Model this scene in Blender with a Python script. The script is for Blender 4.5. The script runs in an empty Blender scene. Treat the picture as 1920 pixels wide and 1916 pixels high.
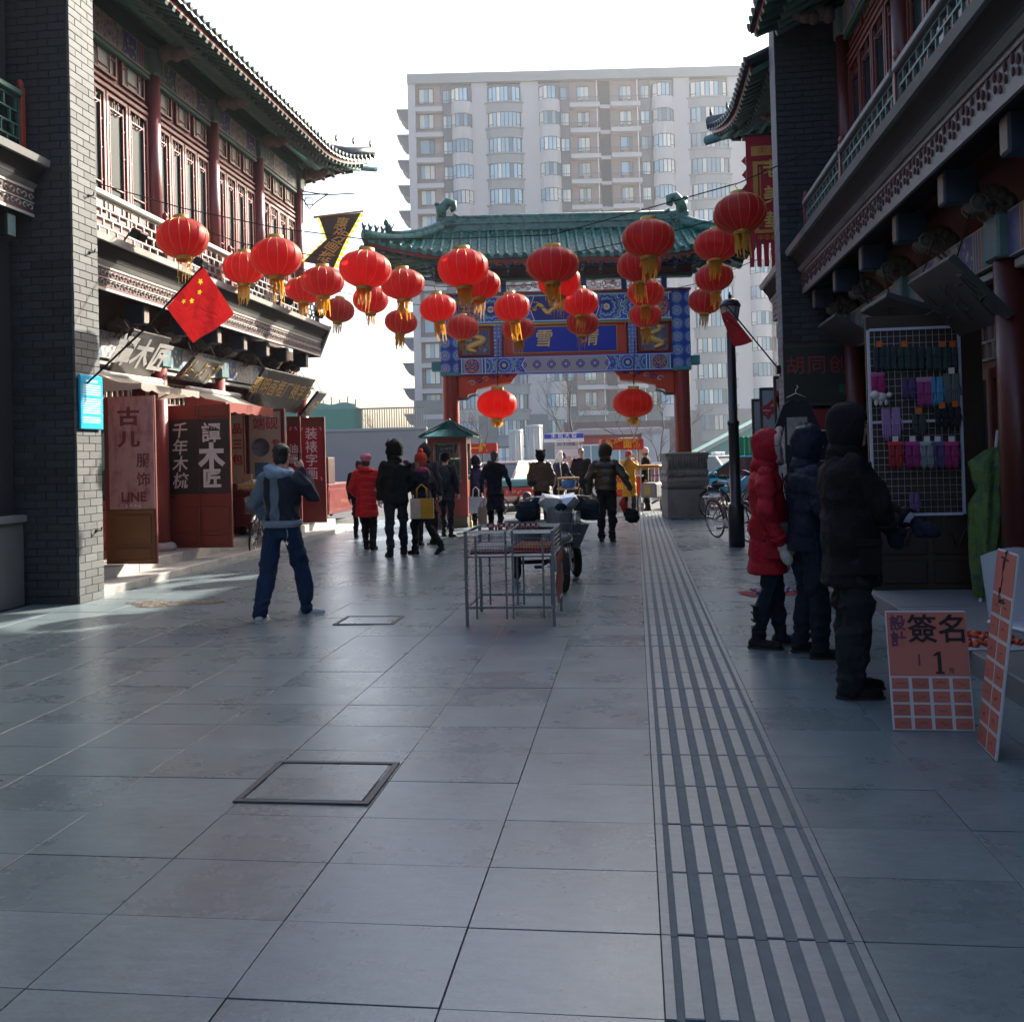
import bpy, bmesh, math, random
import numpy as np
from mathutils import Vector, Matrix, noise
pi = math.pi; R = math.radians
random.seed(7)
SC = bpy.context.scene
COL = SC.collection

# ------------------------------------------------------------------ camera, sky, sun, exposure
# world frame: the street runs along +Y, +X is to the right, the camera stands at x = y = 0
FPX, EYE = 1800.0, 1.5
yaw, pit, rol = R(7.25), math.atan(25 / FPX), R(1.5)
CF = Vector((-math.sin(yaw) * math.cos(pit), math.cos(yaw) * math.cos(pit), math.sin(pit)))
CR0 = Vector((math.cos(yaw), math.sin(yaw), 0)); CU0 = CR0.cross(CF)
CR = CR0 * math.cos(rol) - CU0 * math.sin(rol); CU = CR0 * math.sin(rol) + CU0 * math.cos(rol)
cam = bpy.data.objects.new('camera', bpy.data.cameras.new('camera')); COL.objects.link(cam)
cam.data.sensor_width = 36; cam.data.lens = 36 * FPX / 1920
cam.data.shift_y = -127 / 1920
cam.data.clip_end = 3000; cam.data.clip_start = 0.1
mw = Matrix.Identity(4)
for i in range(3):
    mw[i][0], mw[i][1], mw[i][2] = CR[i], CU[i], -CF[i]
mw[2][3] = EYE
cam.matrix_world = mw
SC.camera = cam

SUN_AZ, SUN_EL = R(36), R(30)          # azimuth measured from +Y towards +X
wd = bpy.data.worlds.new('World'); SC.world = wd; wd.use_nodes = True
nt = wd.node_tree; nt.nodes.clear()
sky = nt.nodes.new('ShaderNodeTexSky'); sky.sky_type = 'NISHITA'; sky.sun_disc = False
sky.sun_elevation = SUN_EL; sky.sun_rotation = SUN_AZ
sky.air_density = 1.0; sky.dust_density = 5.0; sky.ozone_density = 1.5
bg = nt.nodes.new('ShaderNodeBackground'); bg.inputs[1].default_value = 0.15
wo = nt.nodes.new('ShaderNodeOutputWorld')
nt.links.new(sky.outputs[0], bg.inputs[0]); nt.links.new(bg.outputs[0], wo.inputs[0])
sun = bpy.data.objects.new('sun', bpy.data.lights.new('sun', 'SUN')); COL.objects.link(sun)
sun.data.energy = 5.0; sun.data.angle = R(0.6); sun.data.color = (1.0, 0.93, 0.82)
sdir = Vector((math.sin(SUN_AZ) * math.cos(SUN_EL), math.cos(SUN_AZ) * math.cos(SUN_EL), math.sin(SUN_EL)))
sun.rotation_euler = sdir.to_track_quat('Z', 'Y').to_euler()
SC.view_settings.view_transform = 'Standard'; SC.view_settings.look = 'None'
SC.view_settings.exposure = 1.5; SC.view_settings.gamma = 1.0
SC.render.engine = 'CYCLES'
SC.cycles.use_denoising = True
SC.cycles.max_bounces = 8; SC.cycles.diffuse_bounces = 3; SC.cycles.glossy_bounces = 3
SC.cycles.transmission_bounces = 5; SC.cycles.sample_clamp_indirect = 6.0; SC.cycles.caustics_reflective = False

# ------------------------------------------------------------------ helpers
def zc(u, v, Z):                       # a place in the scene from its bearing and its distance
    return Vector((0, 0, EYE)) + (CF + CR * ((u - 960) / FPX) + CU * ((831 - v) / FPX)) * Z
def onx(u, v, x):
    r = CF + CR * ((u - 960) / FPX) + CU * ((831 - v) / FPX)
    return Vector((0, 0, EYE)) + r * (x / r.x)
def ony(u, v, y):
    r = CF + CR * ((u - 960) / FPX) + CU * ((831 - v) / FPX)
    return Vector((0, 0, EYE)) + r * (y / r.y)
def gnd(u, v, z=0.0):
    r = CF + CR * ((u - 960) / FPX) + CU * ((831 - v) / FPX)
    return Vector((0, 0, EYE)) + r * ((z - EYE) / r.z)

def tag(o, label=None, cat=None, group=None, kind=None):
    if label: o['label'] = label
    if cat: o['category'] = cat
    if group: o['group'] = group
    if kind: o['kind'] = kind
    return o
def empty(name, loc=(0, 0, 0), rz=0.0, label=None, cat=None, group=None, parent=None, rot=None, kind=None):
    o = bpy.data.objects.new(name, None); COL.objects.link(o)
    o.location = loc; o.rotation_euler = rot if rot else (0, 0, rz); o.empty_display_size = .1
    o.parent = parent
    return tag(o, label, cat, group, kind)
def copy_tree(o, parent=None):
    c = o.copy(); COL.objects.link(c); c.parent = parent
    for ch in o.children: copy_tree(ch, c)
    return c
def inst(name, me, parent=None, loc=(0, 0, 0), rot=(0, 0, 0), scale=(1, 1, 1)):
    o = bpy.data.objects.new(name, me); COL.objects.link(o)
    o.parent = parent; o.location = loc; o.rotation_euler = rot; o.scale = scale
    return o

class MB:
    def __init__(s): s.v = []; s.f = []; s.m = []; s.s = []
    def add(s, vs, fs, m=0, sm=False, M=None):
        b = len(s.v)
        s.v.extend([tuple(M @ Vector(p)) for p in vs] if M is not None else [tuple(p) for p in vs])
        for q in fs:
            s.f.append(tuple(i + b for i in q)); s.m.append(m); s.s.append(sm)
        return s
    def box(s, x0, x1, y0, y1, z0, z1, m=0, M=None):
        vs = [(x0, y0, z0), (x1, y0, z0), (x1, y1, z0), (x0, y1, z0), (x0, y0, z1), (x1, y0, z1), (x1, y1, z1), (x0, y1, z1)]
        return s.add(vs, [(3, 2, 1, 0), (4, 5, 6, 7), (0, 1, 5, 4), (1, 2, 6, 5), (2, 3, 7, 6), (3, 0, 4, 7)], m, False, M)
    def cbox(s, x0, x1, y0, y1, z0, z1, c=.004, m=0, M=None):      # box with all edges chamfered
        X, Y, Z = (x0, x1), (y0, y1), (z0, z1); vs = []; idx = {}
        for i in (0, 1):
            for j in (0, 1):
                for k in (0, 1):
                    a, b, d = X[i], Y[j], Z[k]; e = [c if q == 0 else -c for q in (i, j, k)]
                    idx[i, j, k] = len(vs)
                    vs += [(a, b + e[1], d + e[2]), (a + e[0], b, d + e[2]), (a + e[0], b + e[1], d)]
        F = []
        g = lambda i, j, k, a: idx[i, j, k] + a
        F += [(g(0,0,0,0), g(0,0,1,0), g(0,1,1,0), g(0,1,0,0)), (g(1,0,0,0), g(1,1,0,0), g(1,1,1,0), g(1,0,1,0)),
              (g(0,0,0,1), g(1,0,0,1), g(1,0,1,1), g(0,0,1,1)), (g(0,1,0,1), g(0,1,1,1), g(1,1,1,1), g(1,1,0,1)),
              (g(0,0,0,2), g(0,1,0,2), g(1,1,0,2), g(1,0,0,2)), (g(0,0,1,2), g(1,0,1,2), g(1,1,1,2), g(0,1,1,2))]
        for i in (0, 1):
            for j in (0, 1):
                F.append((g(i,j,0,0), g(i,j,1,0), g(i,j,1,1), g(i,j,0,1)) if (i + j) % 2 else (g(i,j,0,0), g(i,j,0,1), g(i,j,1,1), g(i,j,1,0)))
                F.append((g(i,0,j,0), g(i,1,j,0), g(i,1,j,2), g(i,0,j,2)) if (i + j) % 2 == 0 else (g(i,0,j,0), g(i,0,j,2), g(i,1,j,2), g(i,1,j,0)))
                F.append((g(0,i,j,1), g(0,i,j,2), g(1,i,j,2), g(1,i,j,1)) if (i + j) % 2 else (g(0,i,j,1), g(1,i,j,1), g(1,i,j,2), g(0,i,j,2)))
                for k in (0, 1):
                    t = (g(i,j,k,0), g(i,j,k,1), g(i,j,k,2))
                    F.append(t if (i + j + k) % 2 else t[::-1])
        return s.add(vs, F, m, False, M)
    def tube(s, pts, r, n=8, m=0, caps=True, sm=True, M=None, flat=None):
        pts = [Vector(p) for p in pts]; k = len(pts)
        rs = r if isinstance(r, (list, tuple)) else [r] * k
        vs = []; up = None
        for i, p in enumerate(pts):
            d = (pts[min(i + 1, k - 1)] - pts[max(i - 1, 0)])
            d = d.normalized() if d.length > 1e-9 else Vector((0, 0, 1))
            if up is None: up = Vector((0, 0, 1)) if abs(d.z) < .9 else Vector((0, 1, 0))
            a = d.cross(up)
            if a.length < 1e-6: a = d.cross(Vector((1, 0, 0)))
            a.normalize(); b = a.cross(d).normalized(); up = b
            for j in range(n):
                t = 2 * pi * j / n
                vs.append(p + a * (math.cos(t) * rs[i]) + b * (math.sin(t) * rs[i] * (flat or 1)))
        fs = [(i * n + j, i * n + (j + 1) % n, (i + 1) * n + (j + 1) % n, (i + 1) * n + j) for i in range(k - 1) for j in range(n)]
        s.add(vs, fs, m, sm, M)
        if caps:
            b = len(s.v) - k * n
            s.f.append(tuple(b + j for j in range(n))[::-1]); s.m.append(m); s.s.append(False)
            s.f.append(tuple(b + (k - 1) * n + j for j in range(n))); s.m.append(m); s.s.append(False)
        return s
    def cyl(s, p0, p1, r0, r1=None, n=12, m=0, caps=True, sm=True, M=None):
        return s.tube([p0, p1], [r0, r0 if r1 is None else r1], n, m, caps, sm, M)
    def bar(s, p0, p1, w, h=None, m=0, M=None):                     # square bar between two points
        p0, p1 = Vector(p0), Vector(p1); d = p1 - p0; L = d.length
        q = d.to_track_quat('Z', 'Y').to_matrix().to_4x4(); q.translation = p0
        h = h or w
        return s.box(-w / 2, w / 2, -h / 2, h / 2, 0, L, m, (M @ q) if M is not None else q)
    def lathe(s, prof, n=16, c=(0, 0, 0), m=0, sm=True, M=None, sx=1, sy=1):
        vs = [(c[0] + r * math.cos(2 * pi * j / n) * sx, c[1] + r * math.sin(2 * pi * j / n) * sy, c[2] + z) for r, z in prof for j in range(n)]
        fs = [(i * n + j, i * n + (j + 1) % n, (i + 1) * n + (j + 1) % n, (i + 1) * n + j) for i in range(len(prof) - 1) for j in range(n)]
        return s.add(vs, fs, m, sm, M)
    def ell(s, c, r, nu=14, nv=9, m=0, M=None):
        prof = [(max(1e-4, math.sin(pi * i / nv)), -math.cos(pi * i / nv)) for i in range(nv + 1)]
        vs = [(c[0] + a * math.cos(2 * pi * j / nu) * r[0], c[1] + a * math.sin(2 * pi * j / nu) * r[1], c[2] + z * r[2]) for a, z in prof for j in range(nu)]
        fs = [(i * nu + j, i * nu + (j + 1) % nu, (i + 1) * nu + (j + 1) % nu, (i + 1) * nu + j) for i in range(nv) for j in range(nu)]
        return s.add(vs, fs, m, True, M)
    def prism(s, poly, d0, d1, ax='y', m=0, M=None):                # polygon (a, z) pushed along an axis
        def P(a, b, d): return {'y': (a, d, b), 'x': (d, a, b), 'z': (a, b, d)}[ax]
        n = len(poly)
        vs = [P(a, b, d0) for a, b in poly] + [P(a, b, d1) for a, b in poly]
        fs = [tuple(range(n)), tuple(range(2 * n - 1, n - 1, -1))] + [(i, i + n, (i + 1) % n + n, (i + 1) % n) for i in range(n)]
        return s.add(vs, fs, m, False, M)
    def grid(s, fn, nu, nv, m=0, sm=True, M=None, thick=None):
        vs = [fn(i / nu, j / nv) for i in range(nu + 1) for j in range(nv + 1)]
        k = nv + 1
        fs = [(i * k + j, (i + 1) * k + j, (i + 1) * k + j + 1, i * k + j + 1) for i in range(nu) for j in range(nv)]
        return s.add(vs, fs, m, sm, M)
    def mesh(s, name, mats, fix=False):
        me = bpy.data.meshes.new(name); me.from_pydata(s.v, [], s.f)
        for m in (mats if isinstance(mats, (list, tuple)) else [mats]): me.materials.append(m)
        me.polygons.foreach_set('material_index', s.m); me.polygons.foreach_set('use_smooth', s.s)
        if fix:
            bm = bmesh.new(); bm.from_mesh(me); bmesh.ops.recalc_face_normals(bm, faces=bm.faces); bm.to_mesh(me); bm.free()
        me.update()
        return me
    def build(s, name, mats, parent=None, loc=(0, 0, 0), rot=(0, 0, 0), fix=True):
        return inst(name, s.mesh(name, mats, fix), parent, loc, rot)

# ------------------------------------------------------------------ materials
def nd(t, kind, **kw):
    n = t.nodes.new('ShaderNode' + kind)
    for k, v in kw.items():
        if k.startswith('i_'):
            key = k[2:]
            n.inputs[int(key) if key.isdigit() else key.replace('_', ' ')].default_value = v
        else: setattr(n, k, v)
    return n
def lk(t, a, b): t.links.new(a, b)
def math_(t, op, a, b=None, c=None):
    n = t.nodes.new('ShaderNodeMath'); n.operation = op
    for i, q in enumerate((a, b, c)):
        if q is None: continue
        if hasattr(q, 'links'): t.links.new(q, n.inputs[i])
        else: n.inputs[i].default_value = q
    return n.outputs[0]
def mixc(t, fac, a, b, mode='MIX'):
    n = t.nodes.new('ShaderNodeMix'); n.data_type = 'RGBA'; n.blend_type = mode
    for i, q in ((0, fac), (6, a), (7, b)):
        if hasattr(q, 'links'): t.links.new(q, n.inputs[i])
        elif i == 0: n.inputs[0].default_value = q
        else: n.inputs[i].default_value = (*q[:3], 1)
    return n.outputs[2]
def ramp(t, fac, stops, interp='LINEAR'):
    n = t.nodes.new('ShaderNodeValToRGB'); n.color_ramp.interpolation = interp
    e = n.color_ramp.elements
    while len(e) < len(stops): e.new(.5)
    for q, (p, c) in zip(e, stops): q.position = p; q.color = (*c[:3], 1) if not isinstance(c, (int, float)) else (c, c, c, 1)
    t.links.new(fac, n.inputs[0])
    return n.outputs[0]
MATS = {}
def newmat(name):
    m = bpy.data.materials.new(name); m.use_nodes = True; t = m.node_tree
    p = t.nodes['Principled BSDF']; MATS[name] = m
    return m, t, p
def mat(name, col, rough=.6, metal=0.0, var=.18, scale=4.0, bump=.15, bscale=60.0, spec=.5, rnd=0.0, dirt=None, dscale=1.5, coord='Object', stretch=None, coat=0.0, sheen=0.0, rvar=.12, wrinkle=0.0):
    if name in MATS: return MATS[name]
    m, t, p = newmat(name)
    tc = nd(t, 'TexCoord'); src = tc.outputs[coord]
    if stretch:
        mp = nd(t, 'Mapping'); mp.inputs['Scale'].default_value = stretch; lk(t, src, mp.inputs[0]); src = mp.outputs[0]
    n1 = nd(t, 'TexNoise', i_Scale=scale, i_Detail=5.0, i_Roughness=.6); lk(t, src, n1.inputs['Vector'])
    c = mixc(t, n1.outputs[0], [x * (1 - var) for x in col], [min(1, x * (1 + var)) for x in col])
    if rnd:
        oi = nd(t, 'ObjectInfo'); f = math_(t, 'MULTIPLY_ADD', oi.outputs['Random'], 2 * rnd, 1 - rnd)
        hs = nd(t, 'HueSaturation'); lk(t, f, hs.inputs['Value']); lk(t, c, hs.inputs['Color']); c = hs.outputs[0]
    if dirt:
        n3 = nd(t, 'TexNoise', i_Scale=dscale, i_Detail=7.0, i_Roughness=.7); lk(t, src, n3.inputs['Vector'])
        c = mixc(t, ramp(t, n3.outputs[0], [(.48, 0), (.68, dirt[3] if len(dirt) > 3 else .7)]), c, dirt[:3])
    lk(t, c, p.inputs['Base Color'])
    p.inputs['Roughness'].default_value = rough; p.inputs['Metallic'].default_value = metal
    if rvar:
        lk(t, math_(t, 'MULTIPLY_ADD', n1.outputs[0], rvar * 2, rough - rvar), p.inputs['Roughness'])
    p.inputs['Specular IOR Level'].default_value = spec; p.inputs['Coat Weight'].default_value = coat; p.inputs['Sheen Weight'].default_value = sheen
    if bump:
        n2 = nd(t, 'TexNoise', i_Scale=bscale, i_Detail=4.0); lk(t, src, n2.inputs['Vector'])
        b = nd(t, 'Bump', i_Strength=bump, i_Distance=.01); lk(t, n2.outputs[0], b.inputs['Height']); lk(t, b.outputs[0], p.inputs['Normal'])
        if wrinkle:
            n4 = nd(t, 'TexNoise', i_Scale=9.0, i_Detail=5.0, i_Distortion=2.2); lk(t, src, n4.inputs['Vector']); b2 = nd(t, 'Bump', i_Strength=wrinkle, i_Distance=.04); lk(t, n4.outputs[0], b2.inputs['Height']); lk(t, b.outputs[0], b2.inputs['Normal']); lk(t, b2.outputs[0], p.inputs['Normal'])
    return m
def sheet(name, col, trans=.5, rough=.7, bump=.1, bscale=40):       # thin cloth that lets light through
    if name in MATS: return MATS[name]
    m, t, p = newmat(name)
    p.inputs['Base Color'].default_value = (*col, 1); p.inputs['Roughness'].default_value = rough
    tr = nd(t, 'BsdfTranslucent'); tr.inputs[0].default_value = (*col, 1)
    n2 = nd(t, 'TexNoise', i_Scale=bscale, i_Detail=4.0); tc = nd(t, 'TexCoord'); lk(t, tc.outputs['Object'], n2.inputs['Vector'])
    lk(t, mixc(t, n2.outputs[0], [x * .8 for x in col], [min(1, x * 1.2) for x in col]), p.inputs['Base Color'])
    b = nd(t, 'Bump', i_Strength=bump, i_Distance=.01); lk(t, n2.outputs[0], b.inputs['Height']); lk(t, b.outputs[0], p.inputs['Normal'])
    mx = nd(t, 'MixShader'); mx.inputs[0].default_value = trans
    lk(t, p.outputs[0], mx.inputs[1]); lk(t, tr.outputs[0], mx.inputs[2])
    lk(t, mx.outputs[0], t.nodes['Material Output'].inputs[0])
    return m

WSC = bpy.data.scenes.new('workshop')          # modifiers and lettering are worked out apart from the big scene; removed at the end
def bake(o):
    WSC.collection.objects.link(o)
    with bpy.context.temp_override(scene=WSC, view_layer=WSC.view_layers[0]):
        dg = bpy.context.evaluated_depsgraph_get(); dg.update()
        me = bpy.data.meshes.new_from_object(o.evaluated_get(dg))
    bpy.data.objects.remove(o)
    return me
def text_mesh(body, size, matl, ext=.004, bold=0.0, vertical=False, space=1.0, line=1.0, name='lettering', slant=0.0):
    c = bpy.data.curves.new(name, 'FONT')
    c.body = '\n'.join(body) if vertical else body
    c.size = size; c.extrude = ext; c.offset = bold; c.resolution_u = 2; c.align_x = 'CENTER'; c.align_y = 'CENTER'
    c.space_character = space; c.space_line = line; c.shear = slant
    me = bake(bpy.data.objects.new(name, c)); bpy.data.curves.remove(c)
    me.materials.clear(); me.materials.append(matl); me.name = name
    return me
UP = (pi / 2, 0, 0)        # lettering that faces -Y
def text(parent, body, size, matl, loc, rot=UP, bold=0.0, vertical=False, space=1.0, line=1.0, ext=.004, scale=(1, 1, 1), slant=0.0):
    return inst('lettering', text_mesh(body, size, matl, ext, bold, vertical, space, line, slant=slant), parent, loc, rot, scale)

def strokes(parent, n, size, matl, loc, rot=UP, seed=1, vertical=False, w=.07, slim=1.0):
    """brushwork too faint to read: n characters' worth of loose strokes"""
    q = random.Random(seed); b = MB()
    for i in range(n):
        cx, cy = (0, -(i - (n - 1) / 2) * size) if vertical else ((i - (n - 1) / 2) * size * slim, 0)
        for k in range(6):
            x, y = q.uniform(-.3, .3) * slim, q.uniform(-.36, .36); h = k % 2
            dx, dy = (q.uniform(.25, .5) * slim, q.uniform(-.05, .12)) if h else (q.uniform(-.14, .1), -q.uniform(.25, .55))
            x0, y0 = max(-.42, x - dx / 2), min(.44, y - dy / 2)
            b.tube([(cx + x0 * size, cy + y0 * size, 0), (cx + (x0 + dx * .5) * size, cy + (y0 + dy * .5 + .03) * size, .0), (cx + (x0 + dx) * size, cy + (y0 + dy) * size, 0)], [size * w * .5, size * w * .42, size * w * .2], 5, flat=.3)
    return b.build('brush_lettering', matl, parent, loc, rot)
# ------------------------------------------------------------------ ground and paving
def pave_mat(name, base, rough, dark=False):
    m, t, p = newmat(name)
    ge = nd(t, 'NewGeometry'); sp = nd(t, 'SeparateXYZ'); lk(t, ge.outputs['Position'], sp.inputs[0])
    ix = math_(t, 'FLOOR', math_(t, 'DIVIDE', math_(t, 'SUBTRACT', sp.outputs[0], .04), .61))
    iy = math_(t, 'FLOOR', math_(t, 'DIVIDE', math_(t, 'SUBTRACT', sp.outputs[1], .337), .451))
    cb = nd(t, 'CombineXYZ'); lk(t, ix, cb.inputs[0]); lk(t, iy, cb.inputs[1])
    wn = nd(t, 'TexWhiteNoise'); lk(t, cb.outputs[0], wn.inputs['Vector'])
    n1 = nd(t, 'TexNoise', i_Scale=3.0, i_Detail=8.0, i_Roughness=.65); lk(t, ge.outputs['Position'], n1.inputs['Vector'])
    n2 = nd(t, 'TexNoise', i_Scale=70.0, i_Detail=5.0, i_Roughness=.7); lk(t, ge.outputs['Position'], n2.inputs['Vector'])
    n3 = nd(t, 'TexNoise', i_Scale=.7, i_Detail=6.0, i_Roughness=.7); lk(t, ge.outputs['Position'], n3.inputs['Vector'])
    v = math_(t, 'MULTIPLY_ADD', wn.outputs[0], .15, .85)
    v = math_(t, 'MULTIPLY', v, math_(t, 'MULTIPLY_ADD', n1.outputs[0], .5, .74))
    v = math_(t, 'MULTIPLY', v, math_(t, 'MULTIPLY_ADD', n2.outputs[0], .7, .65))
    n6 = nd(t, 'TexNoise', i_Scale=1.0, i_Detail=7.0, i_Roughness=.72); mp6 = nd(t, 'Mapping'); mp6.inputs['Scale'].default_value = (9, 26, 1); lk(t, ge.outputs['Position'], mp6.inputs[0]); lk(t, mp6.outputs[0], n6.inputs['Vector'])
    v = math_(t, 'MULTIPLY', v, math_(t, 'MULTIPLY_ADD', n6.outputs[0], .9, .55))
    sk = nd(t, 'TexVoronoi', i_Scale=5.5, i_Randomness=1.0); lk(t, ge.outputs['Position'], sk.inputs['Vector'])
    v = math_(t, 'MULTIPLY', v, ramp(t, sk.outputs['Distance'], [(0, .55), (.035, .6), (.05, 1.0)]))
    hs = nd(t, 'HueSaturation'); hs.inputs['Color'].default_value = (*base, 1); lk(t, v, hs.inputs['Value'])
    c = mixc(t, ramp(t, n3.outputs[0], [(.5, 0), (.74, .4)]), hs.outputs[0], [x * .5 for x in base])
    sc = nd(t, 'TexNoise', i_Scale=1.3, i_Detail=3.0); mp = nd(t, 'Mapping'); mp.inputs['Scale'].default_value = (9, .7, 1); mp.inputs['Rotation'].default_value = (0, 0, .5)
    lk(t, ge.outputs['Position'], mp.inputs[0]); lk(t, mp.outputs[0], sc.inputs['Vector'])
    c = mixc(t, ramp(t, sc.outputs[0], [(.66, 0), (.69, .12), (.72, 0)]), c, [min(1, x * 1.8) for x in base])
    lk(t, c, p.inputs['Base Color'])
    r = math_(t, 'MULTIPLY_ADD', n1.outputs[0], .18, rough - .09)
    r = math_(t, 'MULTIPLY_ADD', wn.outputs[0], .04, r)
    lk(t, math_(t, 'MULTIPLY_ADD', n3.outputs[0], .08, math_(t, 'SUBTRACT', r, .04)), p.inputs['Roughness'])
    p.inputs['Specular IOR Level'].default_value = .8
    h = math_(t, 'ADD', math_(t, 'ADD', math_(t, 'MULTIPLY', n2.outputs[0], .5), n1.outputs[0]), math_(t, 'MULTIPLY', n6.outputs[0], .12))
    b = nd(t, 'Bump', i_Strength=.15, i_Distance=.006); lk(t, h, b.inputs['Height']); lk(t, b.outputs[0], p.inputs['Normal'])
    return m
M_PAVE = pave_mat('granite_paving', (.178, .226, .242), .27)
M_TACT = pave_mat('granite_tactile', (.185, .232, .246), .37)
M_JOINT = mat('joint_dirt', (.09, .088, .08), .9, bscale=90)
M_GROOVE = mat('groove_dirt', (.145, .168, .178), .85, var=.4, scale=12)
M_STEP = mat('step_granite', (.42, .41, .38), .6, var=.15, scale=9, dirt=(.2, .19, .17), dscale=2)
M_ASPH = mat('asphalt', (.055, .055, .057), .85, var=.3, scale=20, bump=.3, bscale=200)
M_CONC = mat('pale_concrete', (.36, .35, .33), .8, var=.2, scale=2)

g_ = MB(); g_.add([(-1500, -1500, -.12), (1500, -1500, -.12), (1500, 1500, -.12), (-1500, 1500, -.12)], [(0, 1, 2, 3)])
tag(g_.build('ground', M_CONC), kind='structure')
rd = MB(); rd.box(-80, 80, 25.5, 62, -.119, -.06)
tag(rd.build('road', M_ASPH), kind='structure')
pv = MB(); pv.box(-7.6, 4.2, -8, 25.2, -.118, -.0075)
PAVE = tag(pv.build('pavement', M_JOINT), kind='structure')
SW, SD, SX0, SY0, GAP = .61, .451, .04, .337, .002
def slab_mesh():
    b = MB(); b.cbox(-SW / 2 + GAP, SW / 2 - GAP, -SD / 2 + GAP, SD / 2 - GAP, -.011, 0, .001)
    return b.mesh('paving_slab', M_PAVE, True)
SLAB = slab_mesh(); SLABV = np.array([v.co for v in SLAB.vertices]); SLABF = [tuple(p.vertices) for p in SLAB.polygons]
def tact_mesh():
    b = MB(); b.box(-SW / 2 + GAP, SW / 2 - GAP, -SD / 2 + GAP, SD / 2 - GAP, -.011, -.006, 1)
    b.box(-SW / 2 + GAP, -SW / 2 + .03, -SD / 2 + GAP, SD / 2 - GAP, -.006, 0, 0); b.box(SW / 2 - .03, SW / 2 - GAP, -SD / 2 + GAP, SD / 2 - GAP, -.006, 0, 0)
    for i in range(6):
        x = -SW / 2 + .078 + i * .0908
        b.cbox(x - .027, x + .027, -SD / 2 + .006, SD / 2 - .006, -.0065, .001, .003, 0)
    return b.mesh('tactile_slab', [M_TACT, M_GROOVE], True)
TACT = tact_mesh()
cells = []
for i in range(-11, 6):
    for j in range(-14, 54):
        x, y = SX0 + (i + .5) * SW, SY0 + (j + .5) * SD
        if x < -6.75 or y > 25: continue
        d = Vector((x, y, -EYE)); w = d.dot(CF)
        vis = w > 1.5 and abs(960 + FPX * d.dot(CR) / w - 960) < 1050 and 831 - FPX * d.dot(CU) / w < 1990
        cells.append((0 if vis else 1, d.length, i, x, y))
cells.sort()
rest = MB(); kp = 0; kt = 0; resttact = MB()
TV = [tuple(v.co) for v in TACT.vertices]; TF = [(tuple(p.vertices), p.material_index) for p in TACT.polygons]
rr = random.Random(3)
for h, d, i, x, y in cells:
    if i == 0:
        if h == 0: inst('tactile_slab', TACT, PAVE, (x, y, rr.uniform(-.0008, .0008)))
        continue
    dz = rr.uniform(-.0016, .0012); tx, ty = rr.uniform(-.0018, .0018), rr.uniform(-.002, .002)
    if h == 0 and kp < 298:
        inst('paving_slab', SLAB, PAVE, (x, y, dz), (tx, ty, 0)); kp += 1
    else:
        M = Matrix.Translation((x, y, dz)) @ Matrix.Rotation(tx, 4, 'X') @ Matrix.Rotation(ty, 4, 'Y')
        rest.add([tuple(q) for q in SLABV], SLABF, 0, False, M)
tag(rest.build('paving_slabs_beyond', M_PAVE, PAVE, fix=False), kind='stuff')

# covers let into the paving
M_IRON = mat('cover_iron', (.16, .165, .17), .45, var=.25, scale=30, bump=.5, bscale=60, spec=.6)
def cover(x0, x1, y0, y1, label):
    o = empty('manhole_cover', ((x0 + x1) / 2, (y0 + y1) / 2, .0015), 0, label, 'manhole cover')
    a, b = (x1 - x0) / 2, (y1 - y0) / 2
    fr = MB()
    for e in ((-a, a, -b, -b + .03), (-a, a, b - .03, b), (-a, -a + .03, -b + .03, b - .03), (a - .03, a, -b + .03, b - .03)): fr.cbox(*e, -.008, .007, .002)
    fr.build('frame', mat('cover_rim', (.06, .06, .062), .5), o)
    pl = MB(); pl.cbox(-a + .042, a - .042, -b + .042, b - .042, -.008, .004, .002)
    pl.build('plate', M_IRON if False else M_PAVE, o)
    bd = MB(); bd.box(-a + .03, a - .03, -b + .03, b - .03, -.009, -.002); bd.build('seat', M_JOINT, o)
    return o
cover(-1.81, -1.19, 4.08, 4.65, 'large stone-filled access cover in the foreground paving')
cover(-2.79, -2.22, 8.54, 8.99, 'smaller flush access cover in the paving near the walking man')
# frozen dirty patch by the steps
pt = MB(); n = 40
rr = random.Random(11)
rad = [1 + .25 * math.sin(3 * k * .157 + 1) + rr.uniform(-.16, .16) for k in range(n)]
vs = [(0, 0, .004)] + [(.42 * rad[k] * math.cos(2 * pi * k / n), .16 * rad[k] * math.sin(2 * pi * k / n), .003) for k in range(n)] + [(.5 * rad[k] * math.cos(2 * pi * k / n), .2 * rad[k] * math.sin(2 * pi * k / n), .0012) for k in range(n)]
pt.add(vs, [(0, k + 1, (k + 1) % n + 1) for k in range(n)] + [(k + 1, k + 1 + n, (k + 1) % n + 1 + n, (k + 1) % n + 1) for k in range(n)])
M_ICE = mat('dirty_ice', (.10, .075, .05), .25, var=.6, scale=14, bump=.8, bscale=60, dirt=(.5, .5, .5, .9), dscale=18)
tag(pt.build('ice_patch', M_ICE, loc=(-5.05, 9.9, .002), rot=(0, 0, .1)), 'dirty frozen brown patch on the paving near the brick pillar', 'ice patch')

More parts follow.
